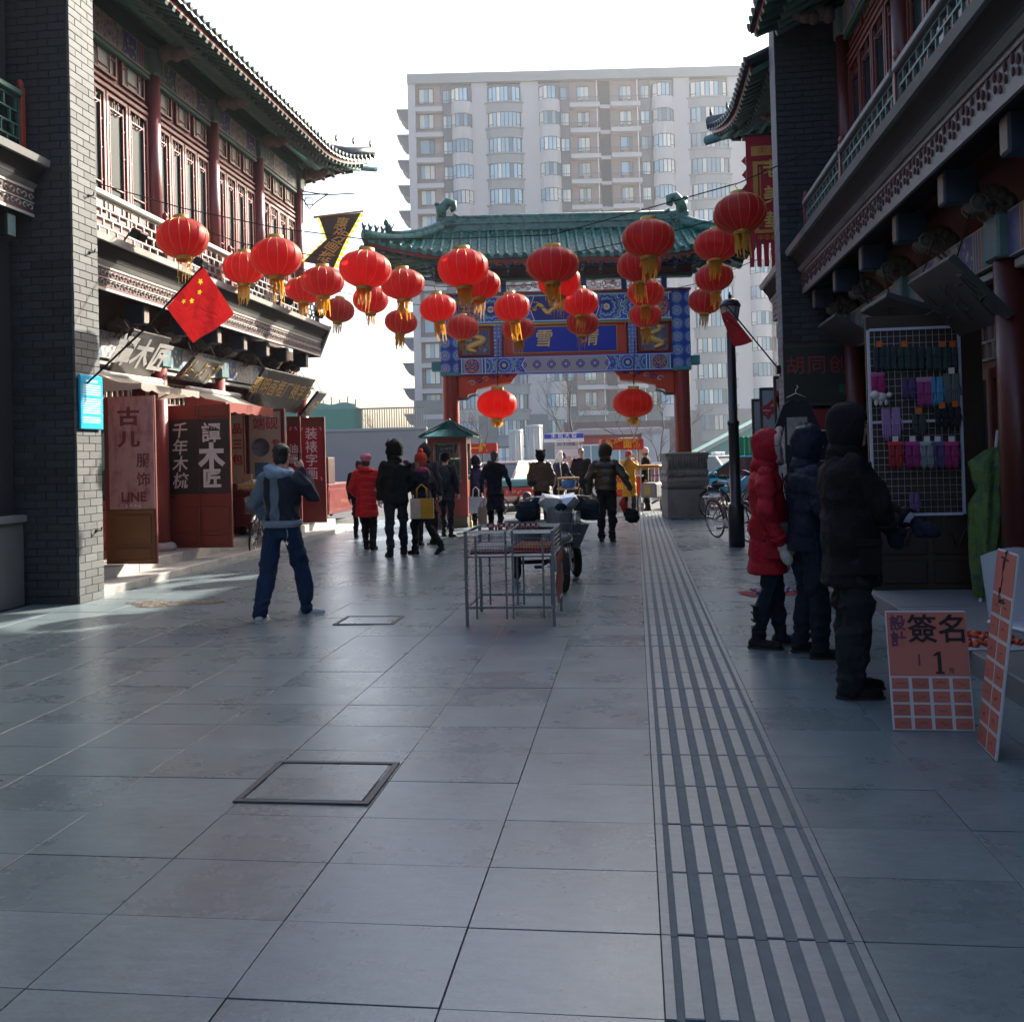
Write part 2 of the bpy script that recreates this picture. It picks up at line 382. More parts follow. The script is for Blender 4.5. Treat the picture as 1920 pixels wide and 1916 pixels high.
# steps along the left shops: each granite block is a piece of its own
ST = empty('shop_steps', (0, 0, 0), 0, 'two low pale granite steps running along the left shop fronts', 'steps')
def run(x0, x1, y0, y1, z0, z1, L, seed, parent=ST, nm='step_block', m=None):
    q = random.Random(seed); y = y0
    while y < y1 - .05:
        l = min(L * q.uniform(.85, 1.15), y1 - y)
        if y1 - y - l < .25: l = y1 - y
        b = MB(); b.cbox(x0, x1 + q.uniform(-.004, .004), y + .003, y + l - .003, z0, z1 + q.uniform(-.002, .002), .008)
        b.build(nm, m or M_STEP, parent); y += l
run(-6.62, -6.17, 10.45, 20.9, -.01, .095, 1.25, 1)
run(-7.9, -6.60, 10.45, 20.6, -.01, .235, 1.45, 2)
# ---- soft shapes: melted bodies, folds
def cap_prim(b, p0, p1, r0, r1):
    p0, p1 = Vector(p0), Vector(p1)
    b.ell(p0, (r0,) * 3, 12, 8); b.ell(p1, (r1,) * 3, 12, 8); b.cyl(p0, p1, r0, r1, 12)
def loft(b, secs, n=22):
    """closed body of elliptical sections: (x, y, z, rx, ry)"""
    vs = []
    for x, y, z, rx, ry in secs:
        for k in range(n):
            a = 2 * pi * k / n; c, s = math.cos(a), math.sin(a)
            vs.append((x + rx * abs(c) ** .85 * (1 if c > 0 else -1), y + ry * abs(s) ** .85 * (1 if s > 0 else -1), z))
    m = len(secs)
    b.add(vs, [(i * n + k, i * n + (k + 1) % n, (i + 1) * n + (k + 1) % n, (i + 1) * n + k) for i in range(m - 1) for k in range(n)] + [tuple(range(n))[::-1], tuple((m - 1) * n + k for k in range(n))])
def melt(b, vox, it=4, name='body', fac=.5):
    me = b.mesh('tmp', [], True); o = bpy.data.objects.new('tmp', me)
    r = o.modifiers.new('r', 'REMESH'); r.mode = 'VOXEL'; r.voxel_size = vox; r.use_smooth_shade = True
    if it: s = o.modifiers.new('s', 'SMOOTH'); s.iterations = it; s.factor = fac
    out = bake(o); bpy.data.meshes.remove(me); out.name = name
    return out
def push(me, fn):
    n = len(me.vertices); co = np.empty(n * 3); no = np.empty(n * 3)
    me.vertices.foreach_get('co', co); me.vertices.foreach_get('normal', no); co = co.reshape(-1, 3); no = no.reshape(-1, 3)
    co += no * fn(co)[:, None]; me.vertices.foreach_set('co', co.ravel()); me.update()
def folds(co, amp, fr, seed):
    rs = np.random.RandomState(seed); s = np.zeros(len(co))
    for k in range(6):
        d = rs.normal(size=3) * np.array([1, 1, 1.8]); d *= fr * (1 + .5 * k) / np.linalg.norm(d)
        w = co @ d + rs.uniform(0, 6.3) + 1.6 * np.sin(co @ (rs.normal(size=3) * fr * .45) + rs.uniform(0, 6.3))
        m = .5 + .5 * np.sin(co @ (rs.normal(size=3) * fr * .3) + rs.uniform(0, 6.3))
        s += (1 - 2 * np.abs(np.sin(w * .5)) ** .8) * m / (1 + .35 * k)
    return s * amp
def setm(me, m):
    me.materials.clear(); me.materials.append(m)
    me.polygons.foreach_set('use_smooth', [True] * len(me.polygons)); me.update(); return me
# ------------------------------------------------------------------ shared parts of the old-style buildings
M_MAROON = mat('maroon_paint', (.16, .028, .022), .5, var=.2, scale=3, dirt=(.07, .02, .02, .5))
M_RED = mat('red_paint', (.30, .035, .025), .42, var=.15, scale=3, dirt=(.12, .03, .02, .5))
M_REDCOL = mat('red_column_paint', (.23, .03, .022), .38, var=.15, scale=2, dirt=(.10, .02, .02, .5), coat=.15)
M_PALE = mat('pale_painted_wood', (.45, .45, .40), .6, var=.12, scale=5, dirt=(.25, .24, .21, .6))
M_GREYSTONE = mat('grey_cornice_plaster', (.19, .19, .18), .7, var=.2, scale=4, dirt=(.06, .06, .06, .8))
M_DARKM = mat('dark_moulding', (.018, .018, .018), .7, var=.4, scale=8, spec=.15)
M_GREENW = mat('green_painted_wood', (.025, .12, .09), .5, var=.2, scale=5)
M_GLASS = mat('window_glass', (.02, .035, .038), .12, var=.3, scale=2, bump=.02, bscale=3, spec=.06, rvar=.02)
M_TILE = mat('dark_roof_tile', (.035, .06, .055), .45, var=.4, scale=9, dirt=(.10, .10, .09, .7))
M_TILEG = mat('green_glazed_tile', (.018, .125, .098), .28, var=.5, scale=7, dirt=(.06, .09, .08, .6), dscale=3)
M_UNDER = mat('blue_green_soffit', (.02, .075, .075), .6, var=.3, scale=6)
M_GOLD = mat('gold_leaf', (.62, .38, .09), .35, metal=.75, var=.2, scale=20)
M_GOLDP = mat('gold_paint', (.60, .38, .10), .5, var=.2, scale=20)
M_WHITE = mat('white_paint', (.75, .75, .73), .55, var=.08)
M_BLACKB = mat('black_lacquer_board', (.018, .017, .016), .3, var=.3, scale=4, coat=.2)
M_BROWND = mat('dark_brown_wood', (.045, .028, .018), .5, var=.3, scale=3, stretch=(1, 1, 6))
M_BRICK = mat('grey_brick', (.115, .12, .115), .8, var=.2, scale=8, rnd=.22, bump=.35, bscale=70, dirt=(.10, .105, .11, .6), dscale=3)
M_BRICKSH = mat('shaded_grey_brick', (.030, .034, .040), .85, var=.25, scale=8, rnd=.35, bump=.35, bscale=70)  # shaded copy of the grey brick, shade put into the colour
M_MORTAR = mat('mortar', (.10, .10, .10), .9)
M_MORTARSH = mat('mortar_shaded', (.04, .042, .046), .9)  # mortar copy darkened to carry the same shade
M_STONE = mat('grey_stone', (.20, .195, .18), .75, var=.25, scale=5, bump=.4, bscale=45, dirt=(.07, .07, .065, .8), dscale=2.2)

def paint_mat(name, ground, ground2, half=1.0, zh=.2, motif=(.55, .52, .48)):
    """painted beam: cartouche in the middle, flowered fields, striped ends"""
    if name in MATS: return MATS[name]
    m, t, p = newmat(name)
    tc = nd(t, 'TexCoord'); sp = nd(t, 'SeparateXYZ'); lk(t, tc.outputs['Object'], sp.inputs[0])
    ax = math_(t, 'ABSOLUTE', math_(t, 'DIVIDE', sp.outputs[0], half)); az = math_(t, 'ABSOLUTE', math_(t, 'DIVIDE', sp.outputs[2], zh))
    vo = nd(t, 'TexVoronoi', i_Scale=11.0); lk(t, tc.outputs['Object'], vo.inputs['Vector'])
    ns = nd(t, 'TexNoise', i_Scale=16.0, i_Detail=6.0); lk(t, tc.outputs['Object'], ns.inputs['Vector'])
    fl = ramp(t, vo.outputs['Distance'], [(0, (.55, .45, .2)), (.12, (.6, .6, .58)), (.26, (.25, .3, .5)), (.36, ground), (1, ground)], 'CONSTANT')
    ink = ramp(t, ns.outputs[0], [(.40, (.16, .17, .22)), (.5, motif), (.62, [x * 1.15 for x in motif]), (.7, (.3, .3, .34))])
    edge = math_(t, 'ADD', ax, math_(t, 'MULTIPLY', math_(t, 'POWER', az, 2.5), .09))
    c = mixc(t, ramp(t, edge, [(.36, 1), (.365, 0)], 'CONSTANT'), fl, ink)
    c = mixc(t, ramp(t, edge, [(0, 0), (.355, 1), (.375, 0)], 'CONSTANT'), c, (.7, .68, .6))
    c = mixc(t, ramp(t, edge, [(0, 0), (.39, 1), (.43, 0), (.70, 0)], 'CONSTANT'), c, ground2)
    ends = ramp(t, ax, [(0, ground), (.74, (.6, .6, .55)), (.755, ground2), (.80, (.55, .5, .2)), (.815, ground), (.86, (.6, .6, .55)), (.875, (.30, .06, .03)), (.93, (.55, .5, .2)), (.945, ground2)], 'CONSTANT')
    c = mixc(t, ramp(t, ax, [(0, 0), (.74, 1)], 'CONSTANT'), c, ends)
    c = mixc(t, ramp(t, az, [(0, 0), (.84, 1), (.9, 0)], 'CONSTANT'), c, (.62, .58, .4))
    c = mixc(t, ramp(t, az, [(0, 0), (.9, 1)], 'CONSTANT'), c, ground2)
    lk(t, mixc(t, .8, c, mixc(t, ns.outputs[0], c, (.2, .2, .2))), p.inputs['Base Color']); p.inputs['Roughness'].default_value = .55
    return m
def rosette_mat(name, s, colours, petals=12.0, stagger=True):
    """painted rosettes in rows"""
    if name in MATS: return MATS[name]
    m, t, p = newmat(name)
    tc = nd(t, 'TexCoord'); sp = nd(t, 'SeparateXYZ'); lk(t, tc.outputs['Object'], sp.inputs[0])
    hx = math_(t, 'ADD', math_(t, 'ADD', sp.outputs[0], sp.outputs[1]), s / 2)
    x, z = math_(t, 'DIVIDE', hx, s), math_(t, 'DIVIDE', sp.outputs[2], s)
    def cell(x, z):
        fx = math_(t, 'SUBTRACT', math_(t, 'FRACT', x), .5); fz = math_(t, 'SUBTRACT', math_(t, 'FRACT', z), .5)
        r = math_(t, 'SQRT', math_(t, 'ADD', math_(t, 'MULTIPLY', fx, fx), math_(t, 'MULTIPLY', fz, fz)))
        a = math_(t, 'ARCTAN2', fz, fx)
        return math_(t, 'ADD', r, math_(t, 'MULTIPLY', math_(t, 'MULTIPLY', math_(t, 'SINE', math_(t, 'MULTIPLY', a, petals)), .07), r))
    r1 = cell(x, z); r2 = cell(math_(t, 'ADD', x, .5), math_(t, 'ADD', z, .5)) if stagger else None
    rmin = math_(t, 'MINIMUM', r1, math_(t, 'MULTIPLY_ADD', r2, 1.25, .0)) if stagger else r1
    c = ramp(t, rmin, colours, 'CONSTANT')
    lk(t, c, p.inputs['Base Color']); p.inputs['Roughness'].default_value = .5
    return m
M_PB1 = paint_mat('painted_beam_teal', (.02, .16, .17), (.02, .05, .28), 1.0, .2)
M_PB2 = paint_mat('painted_beam_blue', (.025, .05, .34), (.03, .17, .17), 1.0, .2)

def brick_wall(parent, x0, x1, z0, z1, y, bw, bh, mb, mm, nmax, seed, front=-1, thick=.03, M=None):
    """courses of single bricks proud of a mortar bed; nearest courses are pieces of their own"""
    q = random.Random(seed); k = 0; rest = MB(); g = .006; bed = .008
    rows = int((z1 - z0) / bh + .5); meshes = {}
    order = sorted(range(rows), key=lambda r: abs(z0 + r * bh - 2.5))
    for r in order:
        z = z0 + r * bh; x = x0 - (bw / 2 if r % 2 else 0)
        while x < x1 - .01:
            a, b = max(x, x0), min(x + bw, x1); x += bw
            if b - a < .03: continue
            key = (round(b - a, 3))
            dy = q.uniform(-.0015, .002)
            if key not in meshes:
                w = (b - a) / 2 - g / 2; e = MB(); e.cbox(-w, w, 0, thick, g / 2, bh - g / 2, .003); meshes[key] = e.mesh('brick', mb, True)
            L = Matrix.Translation(((a + b) / 2, y + dy, z)) if front < 0 else None
            if M is not None: L = M @ L
            if k < nmax:
                o = bpy.data.objects.new('brick', meshes[key]); COL.objects.link(o); o.parent = parent; o.matrix_local = L; k += 1
            else:
                me = meshes[key]; rest.add([tuple(v.co) for v in me.vertices], [tuple(p.vertices) for p in me.polygons], 0, False, L)
    if rest.v: tag(rest.build('far_courses', mb, parent, fix=False), kind='stuff')

def lattice(b, x0, x1, z0, z1, y, w=.016, rows=4, pitch=.17, m=0, d=.03):
    """staggered bar lattice inside a frame"""
    H = z1 - z0
    for i in range(rows + 1):
        z = z0 + H * i / rows; b.box(x0, x1, y - d / 2, y + d / 2, z - w / 2, z + w / 2, m)
    for i in range(rows):
        n = max(1, int((x1 - x0) / pitch + .5)); off = (0, .5, .25, .75)[i % 4]
        for k in range(n + 1):
            x = x0 + (k + off) * (x1 - x0) / n
            if x > x1 + .001: continue
            lo, hi = z0 + H * i / rows, z0 + H * (i + 1) / rows
            b.box(x - w / 2, x + w / 2, y - d / 2 + .002, y + d / 2 - .002, lo + w / 2, hi - w / 2, m)
    for x in (x0, x1): b.box(x - w / 2, x + w / 2, y - d / 2 - .002, y + d / 2 + .002, z0, z1, m)

def tall_window_mesh(w, h):
    b = MB(); f = .045
    b.box(-w/2, -w/2 + f, -.05, .0, 0, h); b.box(w/2 - f, w/2, -.05, 0, 0, h); b.box(-w/2 + f, w/2 - f, -.05, 0, 0, f); b.box(-w/2 + f, w/2 - f, -.05, 0, h - f, h)
    b.box(-w/2 + f, w/2 - f, -.047, 0, .30, .34); b.cbox(-w/2 + f + .02, w/2 - f - .02, -.03, -.005, .08, .27, .012)
    i = f + .055
    for sx in (-1, 1):
        b.box(sx * (w/2 - i) - .008, sx * (w/2 - i) + .008, -.036, -.014, .36, h - .10)
        for zz in (.5, .36 + (h - .46) * .45, .36 + (h - .46) * .75):
            xa, xb = sorted((sx * (w/2 - f), sx * (w/2 - i))); b.box(xa, xb, -.034, -.016, zz, zz + .016)
    b.box(-w/2 + i, w/2 - i, -.034, -.016, .46, .476); b.box(-w/2 + i, w/2 - i, -.034, -.016, h - .2, h - .184)
    pts = [(x * (w/2 - i), -.025, h - .2 - .05 * (1 - abs(x)) + .02 * math.cos(x * 9)) for x in [-1 + q * .25 for q in range(9)]]
    b.tube(pts, .009, 5)
    for x in (-.05, .05): b.box(x - .007, x + .007, -.033, -.017, h - .184, h - f)
    return b
def small_window_mesh(w, h):
    b = MB(); f = .03
    b.box(-w/2, -w/2 + f, -.04, 0, 0, h); b.box(w/2 - f, w/2, -.04, 0, 0, h); b.box(-w/2 + f, w/2 - f, -.04, 0, 0, f); b.box(-w/2 + f, w/2 - f, -.04, 0, h - f, h)
    a, c = w * .24, h * .2
    for sx in (-1, 1):
        b.box(sx * a - .007, sx * a + .007, -.032, -.014, f, h - f)
        b.box(min(sx * a, sx * (w/2 - f)), max(sx * a, sx * (w/2 - f)), -.03, -.014, h * .5, h * .5 + .014)
    b.box(-a, a, -.03, -.014, c, c + .014); b.box(-a, a, -.03, -.014, h - c - .014, h - c)
    return b
def pane_mesh(w, h, y=-.004):
    b = MB(); b.add([(-w/2, y, 0), (w/2, y, 0), (w/2, y, h), (-w/2, y, h)], [(0, 1, 2, 3)]); return b

def scroll_unit(w, h):
    """one carved frieze tile: two facing scrolls over a dentil edge"""
    b = MB(); b.box(-w/2, w/2, .0, .02, 0, h, 1); b.box(-w/2, w/2, -.012, 0, 0, h * .10, 0); b.box(-w/2, w/2, -.012, 0, h * .9, h, 0)
    for cx, cz, s in ((-w * .25, h * .32, 1), (w * .25, h * .32, -1), (-w * .25, h * .68, -1), (w * .25, h * .68, 1)):
        pts = []
        for k in range(13):
            a = k / 12 * 1.6 * pi; r = (w * .22) * (1 - .62 * k / 12)
            pts.append((cx + s * r * math.cos(a), -.006, cz + r * .85 * math.sin(a)))
        b.tube(pts, .009, 4, 0, True, False)
    b.bar((-w * .5, -.006, h * .5), (w * .5, -.006, h * .5), .012, .012)
    return b
def bead_unit(w, h):
    """frieze tile with a row of hanging beads"""
    b = MB(); b.box(-w/2, w/2, 0, .03, 0, h, 0)
    for k, x in enumerate((-w * .3, 0, w * .3)):
        b.ell((x, -.012, h * (.68 - .12 * (k == 1))), (.013, .014, h * .13), 6, 5, 1); b.ell((x, -.01, h * (.42 - .1 * (k == 1))), (.01, .012, h * .11), 6, 5, 1)
    b.bar((-w/2, -.008, h * .84), (w/2, -.008, h * .84), .014, .014, 1)
    return b

def corbel(parent, x, y0, y1, z0, z1, mside, mfront, scroll=True):
    """bracket head under the balcony: painted block and a carved cloud tail"""
    o = empty('bracket', (x, 0, 0), parent=parent)
    b = MB(); b.cbox(-.085, .085, y0 + .04, y0 + .30, z0 + .09, z1, .012); b.build('bracket_block', mside, o)
    f = MB(); f.box(-.065, .065, y0 + .034, y0 + .04, z0 + .11, z1 - .03); f.build('painted_face', mfront, o)
    if scroll:
        c = MB()
        for k in range(6):
            a = k / 5; c.ell((0, y0 + .30 + .3 * a, z0 + .10 + .10 * math.sin(a * 3) - .10 * a), (.10 - .02 * a, .10 - .03 * a, .10 - .02 * a), 10, 6)
        for k in range(3):
            pts = [(.10 * (1 - .2 * k) , y0 + .30 + .10 * k + .07 * math.cos(q * .7), z0 + .08 - .04 * k + .07 * math.sin(q * .7)) for q in range(9)]
            c.tube(pts, .014, 5); c.tube([(-p[0], p[1], p[2]) for p in pts], .014, 5)
        c.build('carved_scroll', mat('carved_wood', (.13, .115, .10), .7, var=.4, scale=14, dirt=(.05, .05, .05, .7)), o)
    return o

def cornice(parent, x0, x1, y, z, frieze='scroll', L=None, back=.62, mp=None):
    """gutter cornice with the frieze below it; y is the street side of the frieze"""
    prof = lambda pts: [(a + y, b + z) for a, b in pts]
    b = MB(); b.prism(prof([(-.02, .31), (.16, .31), (.16, .36), (-.06, .36)]), x0, x1, 'x'); mp = mp or M_PALE; b.build('lower_fillet', mp, parent)
    b = MB(); pts = [(-.06, .365)] + [(-.06 - .10 * math.sin(k / 6 * pi / 2) * (k / 6), .365 + .17 * k / 6) for k in range(1, 7)] + [(.16, .535), (.16, .365)]
    b.prism(prof(pts), x0, x1, 'x'); b.build('gutter_moulding', M_DARKM, parent)
    b = MB(); b.prism(prof([(-.20, .54), (.2, .54), (.2, .615), (-.22, .615)]), x0, x1, 'x'); b.build('upper_fillet', mp, parent)
    b = MB(); b.box(x0, x1, y + .05, y + back, z + .30, z + .60); b.box(x0, x1, y + .03, y + .06, z, z + .30); b.build('floor_edge', M_DARKM, parent)
    n = max(1, int((x1 - x0) / (.21 if frieze == 'scroll' else .3))); w = (x1 - x0) / n
    u = (scroll_unit(w, .31).mesh('frieze_tile', [M_PALE, mat('frieze_back', (.10, .035, .03), .7)], True) if frieze == 'scroll'
         else bead_unit(w, .31).mesh('frieze_tile', [mat('frieze_board', (.20, .18, .175), .55, var=.15, scale=5), mat('bead_dark', (.10, .04, .035), .6)], True))
    for k in range(n): inst('frieze_tile', u, parent, (x0 + (k + .5) * w, y, z))

def railing(parent, x0, x1, y, z, h, bay, mrail, mlat, mpost):
    n = max(1, int((x1 - x0) / bay + .5)); w = (x1 - x0) / n
    lat = MB(); lattice(lat, -w/2 + .045, w/2 - .045, .07, h - .09, 0, .02, 4, .2); lm = lat.mesh('railing_panel', mlat, True)
    for k in range(n + 1):
        p = MB(); p.cbox(-.04, .04, -.04, .04, 0, h + .06, .006); p.lathe([(.03, h + .06), (.045, h + .09), (.03, h + .13), (.002, h + .15)], 8); p.build('railing_post', mpost, parent, (x0 + k * w, y, z))
    for k in range(n):
        inst('railing_panel', lm, parent, (x0 + (k + .5) * w, y, z))
        t = MB(); t.cbox(-w/2 + .041, w/2 - .041, -.065, .065, h - .07, h, .012); t.build('hand_rail', mrail, parent, (x0 + (k + .5) * w, y, z))
        t = MB(); t.cbox(-w/2 + .041, w/2 - .041, -.04, .04, 0, .055, .008); t.build('foot_rail', mrail, parent, (x0 + (k + .5) * w, y, z))

# ---- roofs with up-turned corners
def roof(parent, X0, X1, Y0, Y1, yr, ze, zr, hr0, hr1, curl, tile, under, pitch=.2, separate=False, figures=True, rafters=True, ridge_h=.28, ornament=True, back=True):
    cl = 2.6
    def cur(x, y):
        a = 0
        for xe, on in ((X0, hr0), (X1, hr1)):
            if not on: continue
            for ye in (Y0, Y1):
                a = max(a, (max(0, 1 - abs(x - xe) / cl) ** 2) * (max(0, 1 - abs(y - ye) / cl) ** 2))
        return a
    def zz(x, y):
        ty = (y - Y0) / (yr - Y0) if y <= yr else (Y1 - y) / (Y1 - yr)
        t = max(0, ty)
        if hr0: t = min(t, max(0, (x - X0) / hr0))
        if hr1: t = min(t, max(0, (X1 - x) / hr1))
        t = min(1, t)
        return ze + (zr - ze) * t * (.62 + .38 * t) + curl * cur(x, y)
    def P(x, y, dz=0):
        c = cur(x, y); ox = oy = 0
        if hr0 and x < (X0 + X1) / 2: ox = -.22 * c
        if hr1 and x > (X0 + X1) / 2: ox = .22 * c
        oy = -.22 * c if y < yr else .22 * c
        return Vector((x + ox, y + oy, zz(x, y) + dz))
    yend = lambda x: Y0 + (yr - Y0) * min(1, (x - X0) / hr0 if hr0 else 1, (X1 - x) / hr1 if hr1 else 1)
    ybk = lambda x: Y1 - (Y1 - yr) * min(1, (x - X0) / hr0 if hr0 else 1, (X1 - x) / hr1 if hr1 else 1)
    nx = max(20, int((X1 - X0) / .25)); deck = MB()
    xs = lambda u: X0 + (X1 - X0) * u
    for dz, mi in ((0, 0), (-.07, 1)):
        deck.grid(lambda u, v: P(xs(u), Y0 + (yend(xs(u)) - Y0) * v, dz), nx, 8, mi)
        if back: deck.grid(lambda u, v: P(xs(u), Y1 + (ybk(xs(u)) - Y1) * v, dz), nx, 6, mi)
        for hr, xe, sg in ((hr0, X0, 1), (hr1, X1, -1)):
            if hr: deck.grid(lambda u, v: P(xe + sg * hr * v * (min(1, max(0.001, min((lambda yy: (yy - Y0) / (yr - Y0) if yy < yr else (Y1 - yy) / (Y1 - yr))(Y0 + (Y1 - Y0) * u), 1)))), Y0 + (Y1 - Y0) * u, dz), 20, 6, mi)
    deck.build('roof_deck', [tile, under], parent)
    # tile rows
    rows = []
    def row(pts):
        b = MB(); b.tube([p + Vector((0, 0, .015)) for p in pts], .048, 8, 0)
        e = pts[0]; d = (pts[0] - pts[1]).normalized()
        b.cyl(e + Vector((0, 0, .012)), e + d * .035 + Vector((0, 0, .012)), .062, n=10)
        rows.append(b)
    n = int((X1 - X0) / pitch)
    for k in range(n + 1):
        x = X0 + .06 + (X1 - X0 - .12) * k / n; ye = yend(x)
        if ye - Y0 < .08: ye = Y0 + .08
        st = max(3, int((ye - Y0) / .3) + 2)
        row([P(x, Y0 + (ye - Y0) * q / st) for q in range(st + 1)])
    for hr, xe, sg in ((hr0, X0, 1), (hr1, X1, -1)):
        if not hr: continue
        m = int((Y1 - Y0) / pitch)
        for k in range(m + 1):
            y = Y0 + .06 + (Y1 - Y0 - .12) * k / m
            t = min((y - Y0) / (yr - Y0), (Y1 - y) / (Y1 - yr)); L = max(.08, hr * max(0, t))
            row([P(xe + sg * L * q / 4, y) for q in range(5)])
    if separate:
        for b in rows[:260]: b.build('tile_row', tile, parent)
        for b in rows[260:]: b.build('tile_row', tile, parent)
    else:
        al = MB()
        for b in rows: al.add(b.v, b.f, 0, True)
        tag(al.build('tile_rows', tile, parent, fix=False), kind='stuff')
    # drip tiles between the rows, fascia and rafters along the eave
    dr = MB(); fa = MB(); ra = MB()
    def edge(pa, pb, out):
        L = (pb - pa).length; 
        d = (pb - pa).normalized()
        dr.add([pa + Vector((0, 0, .01)), pb + Vector((0, 0, .01)), pb + Vector((0, 0, -.04)) + out * .02, (pa + pb) / 2 + Vector((0, 0, -.085)) + out * .03, pa + Vector((0, 0, -.04)) + out * .02], [(0, 4, 3, 2, 1)])
        i = out * -.05
        fa.add([pa + i + Vector((0, 0, -.03)), pb + i + Vector((0, 0, -.03)), pb + i + Vector((0, 0, -.13)), pa + i + Vector((0, 0, -.13)), pa + i * 1.6 + Vector((0, 0, -.03)), pb + i * 1.6 + Vector((0, 0, -.03)), pb + i * 1.6 + Vector((0, 0, -.13)), pa + i * 1.6 + Vector((0, 0, -.13))],
               [(0, 1, 2, 3), (7, 6, 5, 4), (3, 2, 6, 7), (0, 4, 5, 1)])
    for k in range(n):
        xa, xb = X0 + .06 + (X1 - X0 - .12) * k / n, X0 + .06 + (X1 - X0 - .12) * (k + 1) / n
        edge(P(xa, Y0), P(xb, Y0), Vector((0, -1, 0)))
        if rafters:
            x = (xa + xb) / 2
            ra.bar(P(x, Y0 + .06, -.17), P(x, Y0 + .62, -.17), .075, .075, 0)
            ra.cyl(P(x, Y0 + .34, -.27), P(x, min(Y0 + 1.5, max(yend(x), Y0 + .5)), -.24), .045, n=7, m=0)
    for hr, xe, sg in ((hr0, X0, 1), (hr1, X1, -1)):
        if not hr: continue
        m = int((Y1 - Y0) / pitch)
        for k in range(m):
            ya, yb = Y0 + .06 + (Y1 - Y0 - .12) * k / m, Y0 + .06 + (Y1 - Y0 - .12) * (k + 1) / m
            edge(P(xe, ya), P(xe, yb), Vector((-sg, 0, 0)))
            if rafters:
                y = (ya + yb) / 2; ra.bar(P(xe + sg * .06, y, -.17), P(xe + sg * .62, y, -.17), .075, .075); ra.cyl(P(xe + sg * .34, y, -.27), P(xe + sg * min(1.4, hr), y, -.24), .045, n=7)
    tag(dr.build('drip_tiles', tile, parent), kind='stuff')
    fa.build('eave_board', M_RED, parent)
    if ra.v: tag(ra.build('rafters', mat('rafter_green', (.03, .10, .08), .55, var=.3, scale=8), parent), kind='stuff')
    # hips, ridge and ornaments
    for hr, xe, sg in ((hr0, X0, 1), (hr1, X1, -1)):
        if not hr: continue
        for ye, s2 in ((Y0, 1), (Y1, -1)):
            pts = [P(xe + sg * hr * q / 10, ye + (yr - ye) * q / 10, .09) for q in range(11)]
            hp = MB(); hp.tube(pts, [.075] + [.085] * 10, 8, flat=1.5); hp.tube([p + Vector((0, 0, .12)) for p in pts[3:]], .06, 8); hp.build('hip_ridge', tile, parent)
            cb = MB(); a = P(xe + sg * 1.1, ye + s2 * 1.1, -.34); e = P(xe - sg * .05, ye - s2 * .05, -.22); cb.tube([a, a.lerp(e, .6), e], [.10, .11, .09], 8); cb.build('corner_beam', mat('corner_beam_paint', (.03, .14, .16), .5, var=.3, scale=9), parent)
            if figures and ye == Y0:
                for q in range(5):
                    b = MB(); p0 = pts[0].lerp(pts[3], (q + .2) / 4.6) + Vector((0, 0, .10)); s = .8 if q < 4 else 1.7
                    b.ell((0, 0, .06 * s), (.05 * s, .035 * s, .07 * s)); b.ell((-sg * .03 * s, 0, .14 * s), (.035 * s, .03 * s, .045 * s)); b.tube([(-sg * .03 * s, 0, .17 * s), (-sg * .05 * s, 0, .22 * s)], [.014, .006], 5)
                    b.tube([(sg * .03 * s, 0, .05 * s), (sg * .07 * s, 0, .12 * s), (sg * .05 * s, 0, .17 * s)], [.018, .014, .006], 5)
                    b.build('ridge_figure', tile, parent, p0)
    rx0, rx1 = X0 + (hr0 or 0), X1 - (hr1 or 0)
    rb = MB(); rb.cbox(rx0, rx1, yr - .10, yr + .10, zr - .05, zr + ridge_h * .75, .015); rb.cbox(rx0 - .02, rx1 + .02, yr - .13, yr + .13, zr + ridge_h * .3, zr + ridge_h * .42, .01); rb.tube([(rx0, yr, zr + ridge_h * .8), (rx1, yr, zr + ridge_h * .8)], .10, 10, flat=.7)
    rb.build('ridge', tile, parent)
    if ornament:
        for xe, sg in ((rx0, 1), (rx1, -1)):
            b = MB()
            b.cbox(xe - .22, xe + .26, yr - .10, yr + .10, zr - .1, zr + .32, .03)
            b.tube([(xe + sg * .26, yr, zr + .12), (xe + sg * .30, yr, zr + .26), (xe + sg * .16, yr, zr + .34)], [.10, .09, .07], 8)
            b.tube([(xe - sg * .12, yr, zr + .28), (xe - sg * .10, yr, zr + .5), (xe + sg * .04, yr, zr + .66), (xe + sg * .17, yr, zr + .62), (xe + sg * .17, yr, zr + .5), (xe + sg * .09, yr, zr + .47)], [.13, .13, .12, .10, .075, .05], 9)
            b.tube([(xe - sg * .18, yr, zr + .3), (xe - sg * .2, yr, zr + .58)], [.05, .045], 8); b.ell((xe - sg * .2, yr, zr + .62), (.075, .06, .05))
            for k in range(5): b.ell((xe + sg * (.02 + .05 * k), yr - .1, zr + .08 + .05 * (k % 3)), (.05, .03, .05), 8, 5)
            b.build('ridge_ornament', tile, parent)
    return zz
